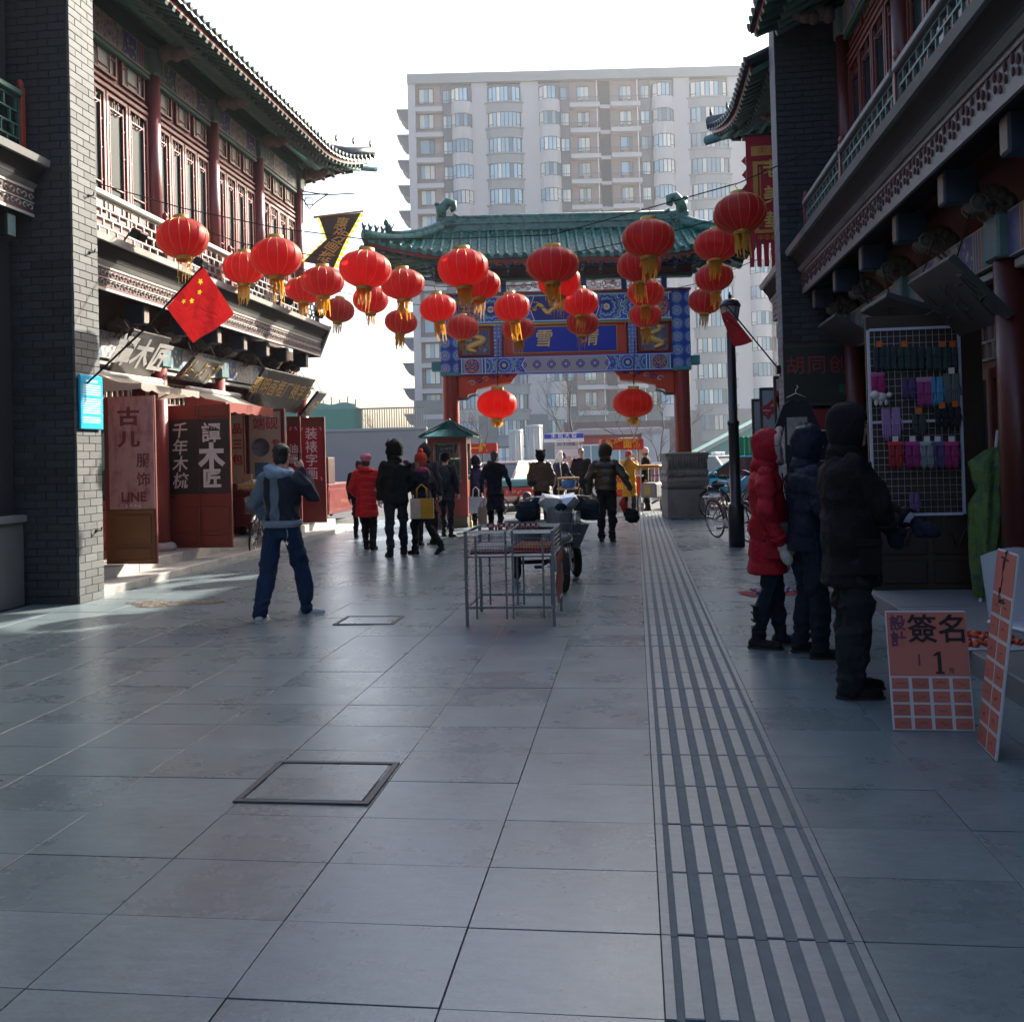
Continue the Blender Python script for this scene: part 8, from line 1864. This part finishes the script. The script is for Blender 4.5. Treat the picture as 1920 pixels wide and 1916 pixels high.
    # headwear
    if hood:
        b = MB(); nu, nv = 26, 16; vs = []; fs = []; q4 = M4 @ Matrix.Translation(Vector((0, -.015, .02)) * k)
        for lay, sc in ((0, 1.0), (1, .88)):
            base = len(vs)
            for i in range(nv + 1):
                for j in range(nu):
                    th = pi * i / nv; a = 2 * pi * j / nu; r_ = 1 + .03 * math.sin(3 * a + 5 * th); vs.append((.125 * k * sc * math.sin(th) * math.cos(a) * r_, .142 * k * sc * math.sin(th) * math.sin(a) * r_ * (1.0 if math.sin(a) > 0 else .93) - .012 * k * max(0, math.cos(th)), (.150 * math.cos(th) - (.03 if math.cos(th) < -.3 else 0) + .018 * max(0, math.sin(a)) * max(0, math.cos(th))) * k * sc))
            for i in range(nv):
                for j in range(nu):
                    th = pi * (i + .5) / nv; a = 2 * pi * (j + .5) / nu; fy = math.sin(th) * math.sin(a); fx = math.sin(th) * math.cos(a); fz = math.cos(th)
                    if fy > .45 and (fx / .72) ** 2 + ((fz + .12) / .80) ** 2 < 1: continue
                    f = (base + i * nu + j, base + i * nu + (j + 1) % nu, base + (i + 1) * nu + (j + 1) % nu, base + (i + 1) * nu + j); fs.append(f if lay else f[::-1])
        b.add(vs, fs, 0, True, q4); cap_prim(b, M4 @ (Vector((0, -.03, -.10)) * k), up(0, -.02, 1.42), .10 * k, .11 * k); me = b.mesh('hood', hood, False); push(me, lambda co: folds(co, .007, 22, PN) * 1.0); inst('hood', me, o)
        if hoodrim:
            b = MB(); b.tube([Vector((.102 * math.cos(a), .105 - .02 * abs(math.cos(a)), -.005 + .13 * math.sin(a))) * k for a in [2 * pi * q / 20 for q in range(21)]], [(.034 + .008 * ((q * 7) % 3 - 1)) * k for q in range(21)], 8, caps=False, M=q4); me = b.mesh('fur_rim', hoodrim, True); push(me, lambda co: folds(co, .009, 120, 3)); inst('fur_rim', me, o)
    elif hair and not hat:
        b = MB(); b.ell(Vector((0, -.018, .045)) * k, (.086 * k, .098 * k, .092 * k), 18, 12, M=M4); b.ell(Vector((0, -.045, -.02)) * k, (.074 * k, .062 * k, .075 * k), 16, 10, M=M4)
        if hair == 'tail': b.tube([M4 @ (Vector(p) * k) for p in ((0, -.10, .02), (0, -.13, -.08), (0, -.12, -.2), (0, -.11, -.27))], [.035 * k, .04 * k, .032 * k, .012 * k], 9)
        me = melt(b, .011, 3, 'hair'); push(me, lambda co: folds(co, .005, 70, PN)); inst('hair', setm(me, M_HAIRB), o)
    if hat: hat(o, M4, k)
    return o, J, M4, k
def hat_beret(m):
    def f(o, M4, k):
        b = MB(); b.ell(Vector((0, -.02, .075)) * k, (.105 * k, .115 * k, .075 * k), 18, 12, M=M4); b.ell(Vector((0, -.015, .03)) * k, (.09 * k, .105 * k, .06 * k), 18, 10, M=M4); me = melt(b, .011, 3, 'knit_hat'); push(me, lambda co: folds(co, .006, 90, 4)); inst('knit_hat', setm(me, m), o)
        b = MB(); b.ell(Vector((0, -.05, -.03)) * k, (.078 * k, .055 * k, .075 * k), 14, 9, M=M4); b.build('hair', M_HAIRB, o)
    return f
def hat_pom(m, m2, flaps=True):
    def f(o, M4, k):
        b = MB(); b.lathe([(.10, 0), (.103, .03), (.10, .07), (.085, .12), (.055, .155), (.02, .17), (.001, .172)], 20, c=(0, -.005, .015), M=M4 @ Matrix.Scale(k, 4), sy=1.1); b.build('knit_hat', m, o)
        b = MB(); b.ell(Vector((0, -.005, .20)) * k, (.05 * k,) * 3, 14, 9, M=M4); me = b.mesh('pompom', mat('pom_red', (.5, .04, .02), .9), True); push(me, lambda co: folds(co, .008, 160, 2)); inst('pompom', me, o)
        if flaps:
            for s in (-1, 1): b = MB(); b.cbox(s * .095 * k - .012, s * .095 * k + .012, -.05 * k, .045 * k, -.07 * k, .03 * k, .01, M=M4); b.build('ear_flap', m, o); b = MB(); b.tube([M4 @ (Vector((s * .10, 0, -.07)) * k), M4 @ (Vector((s * .11, .06, -.2)) * k), M4 @ (Vector((s * .10, .07, -.32)) * k)], .008, 6); b.build('tie_string', m2, o)
        b = MB(); b.ell(Vector((0, -.04, -.03)) * k, (.08 * k, .06 * k, .08 * k), 14, 9, M=M4); b.build('hair', M_HAIRB, o)
        t = inst('lettering', text_mesh('E', .06 * k, M_WHITE, .002, .002), o); t.matrix_local = M4 @ Matrix.Translation(Vector((.07, .075, .06)) * k) @ Matrix.Rotation(pi - .75, 4, 'Z') @ Matrix.Rotation(pi / 2, 4, 'X')
    return f
def hat_bear(m):
    def f(o, M4, k):
        b = MB(); b.ell(Vector((0, -.01, .035)) * k, (.125 * k, .13 * k, .125 * k), 18, 12, M=M4); b.ell(Vector((0, -.03, -.05)) * k, (.098 * k, .095 * k, .10 * k), 16, 10, M=M4)
        for s in (-1, 1): b.ell(Vector((s * .085, -.01, .125)) * k, (.04 * k, .028 * k, .042 * k), 12, 8, M=M4)
        me = melt(b, .011, 2, 'plush_hat'); push(me, lambda co: folds(co, .004, 150, 4)); inst('plush_hat', setm(me, m), o)
    return f
def hat_cap(m, low=False):
    def f(o, M4, k):
        b = MB(); b.lathe([(.093, -.02), (.097, .02), (.095, .06), (.075, .105), (.04, .125), (.001, .13)], 18, M=M4 @ Matrix.Scale(k, 4), sy=1.12); b.lathe([(.094, -.035), (.103, -.03), (.103, .012), (.097, .014)], 18, M=M4 @ Matrix.Scale(k, 4), sy=1.12); b.build('knit_cap', m, o); b = MB(); b.ell(Vector((0, -.04, -.03)) * k, (.078 * k, .06 * k, .075 * k), 14, 9, M=M4); b.build('hair', M_HAIRB, o)
    return f
def cloth(name, col, rough=.8, **kw): return mat('cloth_' + name, col, rough, var=kw.pop('var', .2), scale=kw.pop('scale', 9), bump=kw.pop('bump', .25), bscale=kw.pop('bscale', 160), wrinkle=kw.pop('wrinkle', .35), spec=kw.pop('spec', .15), **kw)
BLK = (cloth('shoe_black', (.014, .013, .013), .5), mat('sole_black', (.02, .02, .02), .7)); SNK = (cloth('sneaker', (.45, .47, .50), .55), mat('sole_white', (.6, .6, .58), .6)); BRN = (cloth('boot_brown', (.10, .07, .05), .6), mat('sole_tan', (.16, .12, .08), .7))
C_BLACK = cloth('black', (.012, .012, .014)); C_TBLACK = cloth('trouser_black', (.012, .012, .015)); C_JEAN = cloth('jeans', (.018, .038, .085), var=.35, scale=6); C_DJEAN = cloth('dark_jeans', (.014, .019, .032), var=.3); C_NAVY = cloth('navy_nylon', (.010, .017, .035), .45)
def strip_mat():
    m, t, p = newmat('varsity_cloth'); tc = nd(t, 'TexCoord'); sp = nd(t, 'SeparateXYZ'); lk(t, tc.outputs['Object'], sp.inputs[0])
    x = math_(t, 'MULTIPLY_ADD', sp.outputs[0], 1.0, .5); n = nd(t, 'TexNoise', i_Scale=90.0, i_Detail=4.0); lk(t, tc.outputs['Object'], n.inputs['Vector']); g, nv = (.15, .20, .26), (.010, .016, .035)
    c = ramp(t, x, [(0, g), (.36, nv), (.445, g), (.535, nv), (.70, nv), (.71, nv)], 'CONSTANT'); lk(t, mixc(t, .35, c, mixc(t, n.outputs[0], (.02, .02, .02), c, 'MIX')), p.inputs['Base Color']); p.inputs['Roughness'].default_value = .85
    b = nd(t, 'Bump', i_Strength=.3, i_Distance=.01); lk(t, n.outputs[0], b.inputs['Height']); lk(t, b.outputs[0], p.inputs['Normal']); return m
def two_tone(name, c1, c2, z, sc=9):
    m, t, p = newmat(name); tc = nd(t, 'TexCoord'); sp = nd(t, 'SeparateXYZ'); lk(t, tc.outputs['Object'], sp.inputs[0]); n = nd(t, 'TexNoise', i_Scale=sc, i_Detail=5.0); lk(t, tc.outputs['Object'], n.inputs['Vector'])
    c = mixc(t, math_(t, 'GREATER_THAN', sp.outputs[2], z), c1, c2); lk(t, mixc(t, n.outputs[0], c, mixc(t, .5, c, (.0, .0, .0))), p.inputs['Base Color']); p.inputs['Roughness'].default_value = .38; return m
def feet(loc, rz, k, L, Rr, zl=0.0, zr=0.0, dL=(0, .14), dR=(0, .14)):
    """leg joints from where the two feet stand on the ground"""
    out = {}; c, s = math.cos(-rz), math.sin(-rz)
    for n, p, z, d, sx in (('L', L, zl, dL, -1), ('R', Rr, zr, dR, 1)):
        v = Vector((p[0] - loc[0], p[1] - loc[1])); x, y = (v.x * c - v.y * s) / k, (v.x * s + v.y * c) / k
        out['a' + n] = (x, y, .09 + z); out['t' + n] = (x + d[0], y + d[1], .03 + max(0, z - .04)); out['k' + n] = ((x + sx * .095) / 2 + sx * .01, y / 2 + .05 + z * .3, .495)
    return out

# 1 walking man on the phone
fl, fr = gnd(488, 1166), gnd(574, 1152); loc = ((fl.x + fr.x) / 2 - .0, (fl.y + fr.y) / 2 + .02, -.015); rz = R(-8); H = 1.69
P = feet(loc, rz, H / 1.72, fl, fr, 0, 0, (-.02, .13), (.12, .07)); P.update(eR=(.285, .12, 1.20), wR=(.14, .16, 1.47), hdR=(-.2, -.1, 1), eL=(-.29, .0, 1.13), wL=(-.24, .16, .93), curl=.9)
w1 = person(loc, rz, H, 'man in navy and grey sports jacket walking away with phone at his ear', strip_mat(), C_JEAN, SNK, P, hem=.94, thick=1.06, collar=cloth('hood_blue', (.27, .36, .46), var=.25, scale=14), hair=True, leg=.088, amp=.018, hem_band=cloth('rib_grey', (.24, .28, .33)), vox=.011)
o, J, M4, k = w1; ph = empty('phone', o.matrix_basis @ (J['wR'] + Vector((-.02, .0, .10)) * k), 0, 'dark phone held to the ear of the walking man', 'phone'); b = MB(); b.cbox(-.008, .008, -.03, .03, -.07, .07, .004); b.build('case', BLK[0], ph)
ch = empty('wallet_chain', o.matrix_basis @ (Vector((.115, -.125, .80)) * k), rz, 'silver star charm hanging from the walking man\'s jeans', 'charm'); b = MB(); b.tube([(0, 0, .1), (.015, -.01, .04), (0, -.01, .0)], .004, 5); b.build('chain', M_CHROME, ch); b = MB(); b.prism([(x, z - .04) for x, z in star(.03)], -.012, -.005, 'y'); b.build('star', M_CHROME, ch)
# 2 woman in red
p = gnd(690, 1031); H = 1.60; person((p.x, p.y, -.005), R(4), H, 'woman in a bright red quilted coat and pink knit hat walking away', cloth('red_puffer', (.52, .018, .022), .5), C_TBLACK, BLK, dict(kR=(.10, .09, .50), aR=(.10, -.06, .10), kL=(-.07, .10, .50), aL=(-.05, .12, .09), tL=(-.05, .27, .03), eL=(-.28, -.02, 1.12), eR=(.27, -.06, 1.12), wL=(-.22, .10, .98), wR=(.27, .06, .93)), hem=.60, flare=.25, quilt=.115, hat=hat_beret(cloth('pink_knit', (.62, .22, .26), var=.3, scale=40, bump=.8, bscale=70)), collar=cloth('red_puffer', (.52, .018, .022), .5), thick=1.04)
# 3 man in black with ear-flap hood
p = gnd(745, 1043); H = 1.77; man, J, M4, k = person((p.x, p.y, -.005), R(20), H, 'man in a black coat and furry black hood looking left', cloth('black_coat', (.010, .010, .011), .7), C_DJEAN, BLK, dict(kL=(-.10, .03, .5), aL=(-.11, -.08, .09), tL=(-.14, .08, .03), kR=(.11, .12, .52), aR=(.12, .14, .10), tR=(.12, .30, .06), eR=(.27, .02, 1.14), wR=(.16, .22, 1.10)), hem=.80, flare=.12, hood=cloth('black_fur', (.010, .009, .009), .9, bump=.9, bscale=60), headyaw=R(62), facial=True, thick=1.10, hoodrim=cloth('black_fur', (.010, .009, .009), .9))
# 4 person behind him
p = gnd(772, 1030); person((p.x + .1, p.y + .7, 0), R(-5), 1.72, 'person in a dark grey fur hood behind the black-coated man', cloth('charcoal', (.03, .03, .033)), C_TBLACK, BLK, dict(kR=(.1, .12, .52), aR=(.1, .1, .1)), hem=.7, hood=cloth('grey_fur', (.035, .032, .03), .9, bump=.9, bscale=60), vox=.015)
# 5 woman with the pompom hat
p = gnd(795, 1039); H = 1.56; wm, J, M4, k = person((p.x, p.y, -.005), R(55), H, 'woman in red pompom hat and pink scarf looking left with a tote bag', cloth('navy_coat', (.012, .013, .024), .7), C_TBLACK, BLK, dict(kL=(-.08, .13, .50), aL=(-.08, .12, .09), tL=(-.08, .27, .03), kR=(.10, -.02, .52), aR=(.12, -.30, .17), tR=(.13, -.22, .04), eL=(-.24, .10, 1.14), wL=(-.12, .28, 1.12), eR=(.26, -.04, 1.12), wR=(.26, .12, .98)), hem=.72, flare=.1, hat=hat_pom(cloth('hat_red_knit', (.45, .05, .03), var=.5, scale=30, bump=.8, bscale=80), cloth('cream_yarn', (.5, .44, .36))), scarf=cloth('pink_scarf', (.32, .05, .11), var=.4, scale=20), headyaw=R(60), facial=True, mitt={'L': 1, 'm': cloth('grey_mitten', (.30, .31, .38))})
def bag(name, loc, rz, w, d, h, m, label, m2=None, handle=None, hl=.22):
    o = empty(name, loc, rz, label, 'bag')
    b = MB(); b.grid(lambda u, v: (-w/2 + w * u * 1.0, -d/2 - .02 * math.sin(u * pi) * math.sin(v * 2.5), h * v), 10, 8, 0); b.grid(lambda u, v: (-w/2 + w * u, d/2 + .02 * math.sin(u * pi), h * v), 10, 8, 0)
    for s in (-1, 1): b.add([(s * w/2, -d/2, 0), (s * w/2, d/2, 0), (s * w/2, d/2, h), (s * w/2, -d/2, h)], [(0, 1, 2, 3)])
    b.add([(-w/2, -d/2, 0), (w/2, -d/2, 0), (w/2, d/2, 0), (-w/2, d/2, 0)], [(0, 1, 2, 3)]); b.build('bag_body', m, o)
    if m2: b = MB(); b.grid(lambda u, v: (-.06 * w + .56 * w * u, -d/2 - .006 - .02 * math.sin((.45 + .55 * u) * pi) * math.sin(v * 2.5), h * (.02 + .97 * v)), 8, 8); b.build('colour_panel', m2, o)
    for y in (-d/2, d/2): b = MB(); b.tube([(-w * .22, y, h - .01), (-w * .2, y, h + hl * .7), (0, y * .3, h + hl), (w * .2, y, h + hl * .7), (w * .22, y, h - .01)], .009, 6); b.build('handle', handle or m, o)
    return o
tp = zc(792, 972, 14.9); bag('tote_bag', tp, R(8), .36, .10, .31, cloth('canvas_cream', (.46, .38, .32)), 'cream and mustard tote bag carried by the pompom hat woman', cloth('mustard', (.50, .27, .03)), cloth('mustard', (.50, .27, .03)))
# 6 backpacker behind
p = gnd(820, 1015); bo, J, M4, k = person((p.x, p.y + .9, 0), R(-12), 1.62, 'person in dark clothes with a backpack behind the pompom hat woman', cloth('slate', (.035, .04, .05)), C_DJEAN, BLK, dict(kL=(-.1, .1, .5), aL=(-.1, .1, .09)), hem=.75, hat=hat_cap(C_BLACK), vox=.015)
o = empty('backpack', bo.matrix_basis @ (Vector((.02, -.22, 1.02)) * k), R(-12), 'dark grey backpack on the walker behind the pompom hat', 'backpack'); b = MB(); b.ell((0, 0, .18), (.16, .11, .24), 16, 12); b.ell((0, -.08, .10), (.12, .06, .11), 14, 9); me = melt(b, .014, 3, 'pack'); inst('pack', setm(me, cloth('pack_grey', (.03, .035, .045))), o); b = MB(); [b.tube([(s * .1, .09, .36), (s * .13, .2, .34), (s * .13, .22, .1)], .018, 6) for s in (-1, 1)]; b.build('straps', C_BLACK, o)
# dark walker half hidden by the red coat
p = gnd(662, 1012); person((p.x, p.y + .5, 0), R(0), 1.50, 'dark clothed walker mostly hidden behind the red coat', C_BLACK, C_TBLACK, BLK, None, hem=.75, vox=.015)
# 7, 8 pair left of the gate
p = gnd(898, 984); person((p.x, p.y, 0), R(25), 1.52, 'hooded person in a dark purple jacket beside the kiosk', cloth('purple', (.045, .030, .085), .55), C_TBLACK, BLK, dict(eL=(-.26, .1, 1.12), wL=(-.14, .26, 1.0), eR=(.28, -.02, 1.1), wR=(.22, .16, .95)), hem=.84, hood=cloth('purple_dark', (.02, .015, .03), .8), quilt=.13, lean=R(8), vox=.014)
tp = zc(893, 962, 20.4); bag('shopping_bag', tp, R(12), .30, .12, .34, cloth('white_paper', (.42, .42, .47)), 'large pale shopping bag carried by the purple jacket')
p = gnd(930, 1000); person((p.x, p.y, -.005), R(-3), 1.62, 'woman with a ponytail in a long dark coat walking towards the gate', cloth('dark_wool', (.011, .011, .022), .85), C_TBLACK, BLK, dict(eL=(-.27, -.03, 1.12), wL=(-.29, .04, .88), eR=(.29, -.04, 1.13), wR=(.33, .06, .90), kR=(.09, .1, .5), aR=(.08, .06, .09)), hem=.50, flare=.22, hair='tail', collar=cloth('dark_fur', (.02, .018, .02), .9, bump=.9))
tp = zc(905, 988, 18.4); bag('paper_bag', tp, R(5), .17, .09, .38, cloth('kraft_paper', (.34, .25, .18)), 'tall brown paper bag held by the long dark coat', hl=.12)
# 9 bear hat
p = gnd(1017, 985); person((p.x, p.y, 0), R(-2), 1.60, 'person in a brown quilted jacket and black bear-eared hat', cloth('brown_puffer', (.085, .055, .035), .45), C_TBLACK, BLK, dict(eL=(-.27, .0, 1.12), wL=(-.25, .12, .92), eR=(.27, .0, 1.12), wR=(.25, .12, .92)), hem=.80, quilt=.12, hat=hat_bear(cloth('black_plush', (.008, .008, .008), .95, bump=.9, bscale=70)), thick=1.12)
# 10-12 and 15 farther people
p = at(1046, 900, 24); person((p.x, p.y, -.05), R(-40), 1.62, 'person in a dark cap and navy jacket bending behind the bear hat', C_NAVY, C_TBLACK, BLK, dict(eR=(.25, .18, 1.15), wR=(.2, .38, 1.05)), hem=.8, hat=hat_cap(C_BLACK), lean=R(14), vox=.016)
p = at(1072, 900, 27); person((p.x, p.y, -.22), R(160), 1.60, 'short haired man in a grey jacket behind the tricycle', cloth('grey_jacket', (.06, .058, .055)), C_TBLACK, BLK, None, hem=.8, vox=.016)
p = at(1091, 900, 25); o, J, M4, k = person((p.x, p.y, -.05), R(185), 1.72, 'man with glasses in a black coat facing the camera under the gate', C_BLACK, C_TBLACK, BLK, None, hem=.75, facial=True, vox=.015)
b = MB(); [b.tube([M4 @ (Vector((s * .034 + .026 * math.cos(a), .094, .012 + .02 * math.sin(a))) * k) for a in [2 * pi * q / 10 for q in range(11)]], .004, 5) for s in (-1, 1)]; b.build('glasses', BLK[0], o)
p = at(1212, 900, 25.5); person((p.x, p.y, -.05), R(100), 1.70, 'person in a black coat and white cap beside the food cart', C_BLACK, C_TBLACK, BLK, None, hem=.7, hat=hat_cap(cloth('white_cap', (.6, .58, .55))), vox=.016)
# 13 man in brown
p = gnd(1139, 1016); H = 1.66; person((p.x, p.y, -.005), R(-5), H, 'hooded man in a brown padded jacket walking to the gate', two_tone('brown_jacket', (.075, .048, .022), (.022, .018, .016), 1.27), C_TBLACK, BLK, dict(eL=(-.30, -.02, 1.12), wL=(-.30, .06, .88), eR=(.33, -.03, 1.16), wR=(.42, .06, .94), kL=(-.10, .05, .5), aL=(-.11, .08, .09), tL=(-.12, .22, .03), kR=(.10, -.02, .5), aR=(.10, -.09, .10), tR=(.11, .05, .03)), hem=.93, quilt=.14, hood=cloth('brown_hood', (.05, .035, .022), .45), thick=1.14, leg=.08)
tp = zc(1181, 965, 16.3); o = empty('carried_bundle', tp, 0, 'black bundle with a red strap carried by the brown jacket man', 'bag'); b = MB(); b.ell((.03, 0, -.02), (.13, .11, .13)); b.ell((-.03, 0, .03), (.09, .08, .09)); b.ell((.1, 0, -.05), (.07, .08, .09)); me = melt(b, .014, 2, 'bundle'); push(me, lambda co: folds(co, .01, 60, 9)); inst('bundle', setm(me, C_BLACK), o); b = MB(); b.tube([(-.06, 0, .05), (-.12, 0, .2), (-.1, 0, .3)], [.05, .06, .02], 8); b.build('red_bag', cloth('bag_red', (.45, .03, .03)), o)
# 14 woman in yellow
p = at(1180, 900, 24.2); o, J, M4, k = person((p.x, p.y, -.03), R(178), 1.60, 'woman in a long mustard yellow coat with hands at her face', cloth('yellow_coat', (.55, .28, .015), .55), C_DJEAN, BLK, dict(eL=(-.27, .10, 1.22), wL=(-.07, .18, 1.44), eR=(.27, .10, 1.22), wR=(.07, .18, 1.44), hdL=(.1, .1, 1), hdR=(-.1, .1, 1)), hem=.48, flare=.2, hat=hat_cap(cloth('pink_cap', (.35, .06, .07))), facial=True, vox=.014, collar=cloth('tan_fur', (.35, .25, .14), .9, bump=.9))
# 17 red coat at right
a1, a2 = gnd(1428, 1218), gnd(1462, 1205); loc = ((a1.x + a2.x) / 2, (a1.y + a2.y) / 2, -.005); H = 1.63; rz = R(-98)
o, J, M4, k = person(loc, rz, H, 'woman in a long red hooded down coat standing at the right stall', cloth('crimson_down', (.36, .012, .024), .6), C_DJEAN, BLK, dict(kL=(-.10, .04, .5), kR=(.09, .0, .5), aL=(-.10, .08, .09), aR=(.10, -.10, .09), tL=(-.11, .22, .03), tR=(.12, .04, .03), eR=(.29, .0, 1.12), wR=(.27, .10, .86), eL=(-.26, .06, 1.12), wL=(-.20, .22, 1.0)), hem=.60, flare=.12, quilt=.17, hood=cloth('crimson_down', (.36, .012, .024), .6), hoodrim=cloth('pale_fur', (.45, .36, .34), .9, bump=.9, bscale=60), facial=True, mitt={'R': 1, 'm': cloth('cream_mitten', (.48, .44, .40))}, vox=.011, thick=1.06, group='shoppers at the right stall')
b = MB(); b.ell(Vector((0, .078, -.04)) * k, (.055 * k, .035 * k, .045 * k), 14, 9, M=M4); b.build('face_mask', cloth('mask_blue', (.25, .33, .50)), o)
for q in range(4): b = MB(); b.cbox(-.048, .048, -.06, .045, .13 + .055 * q, .145 + .055 * q, .004); b.build('boot_strap', BLK[0], o, J['aR'] + Vector((0, .02, -.06)), (0, 0, .2))
hb = o.matrix_basis @ (Vector((.10, .22, .80)) * k); o2 = empty('handbag', hb, rz, 'black leather handbag beside the red down coat', 'bag'); b = MB(); b.cbox(-.05, .05, -.15, .15, -.02, .2, .03); b.build('bag_body', mat('black_leather', (.01, .01, .011), .35), o2); b = MB(); b.tube([(0, -.12, .2), (0, -.1, .42), (0, .1, .42), (0, .12, .2)], .009, 6); b.build('strap', MATS['black_leather'], o2)
# 18 navy coat
p = gnd(1522, 1229); person((p.x, p.y, -.005), R(-80), 1.64, 'person in a navy down jacket standing between the red coat and the dark man', C_NAVY, C_DJEAN, BLK, dict(kL=(-.12, .02, .5), aL=(-.15, -.03, .09), tL=(-.17, .1, .03), kR=(.11, .03, .5), aR=(.12, .02, .09), tR=(.13, .16, .03), eR=(.28, .02, 1.12), wR=(.22, .18, .98), eL=(-.28, .02, 1.12), wL=(-.2, .2, 1.0)), hem=.80, quilt=.15, hood=C_NAVY, thick=1.08, leg=.082, group='shoppers at the right stall', vox=.012)
# 19 dark man
p = gnd(1600, 1300); loc = (p.x, p.y, -.005); rz = R(-84); H = 1.74; c_, s_ = math.cos(-rz), math.sin(-rz)
hp_ = zc(1668, 985, 5.75); v = Vector((hp_.x - loc[0], hp_.y - loc[1])); hx, hy_ = (v.x * c_ - v.y * s_) * 1.72 / H, (v.x * s_ + v.y * c_) * 1.72 / H
person(loc, rz, H, 'hooded man in a dark grey coat reaching towards the glove rack', cloth('dark_grey_coat', (.013, .0125, .014), .8), cloth('grey_trousers', (.020, .022, .026), .8), BLK, dict(kL=(-.10, .02, .5), aL=(-.10, .02, .09), tL=(-.10, .17, .03), kR=(.11, .0, .5), aR=(.12, -.06, .09), tR=(.13, .08, .03), eL=(-.25, .18, 1.17), wL=(-.06, .40, 1.03), eR=((.2 + hx) / 2 + .04, hy_ / 2 + .02, 1.16), wR=(hx, hy_, hp_.z * 1.72 / H)), hem=.66, flare=.1, hood=cloth('hood_black', (.012, .011, .014), .8), facial=True, headyaw=R(-12), vox=.011, thick=1.14, leg=.098, mitt={'R': 1, 'L': 1, 'm': cloth('navy_glove', (.015, .018, .035))}, cuffs=cloth('white_cuff', (.35, .38, .45)), group='shoppers at the right stall')
# ------------------------------------------------------------------ the street goes on behind the camera
for x0, x1, nm in ((-16, -7.0, 'left'), (3.0, 12, 'right')):
    o = empty('shop_row', (0, 0, 0), 0, 'plain shop row continuing the %s side of the street behind the camera' % nm, 'building')
    b = MB(); b.box(x0, x1, -40, -6.3, 0, 7.6); b.build('wall', M_BRICKSH, o); b = MB(); b.prism([(x0 - .9, 7.6), (x1 + .9, 7.6), ((x0 + x1) / 2, 10.2)], -40.5, -6.2, 'y'); b.build('roof', M_TILE, o)
# winter haze
HZ = MB(); HZ.box(-170, 190, -60, 190, -1.2, 62)
m, t, p = newmat('haze_air'); t.nodes.remove(p); pv_ = nd(t, 'VolumePrincipled'); pv_.inputs['Color'].default_value = (.93, .95, 1, 1); pv_.inputs['Density'].default_value = .00055; pv_.inputs['Anisotropy'].default_value = .55
lk(t, pv_.outputs[0], t.nodes['Material Output'].inputs['Volume'])
tag(HZ.build('haze', m), kind='stuff')
bpy.data.scenes.remove(WSC)
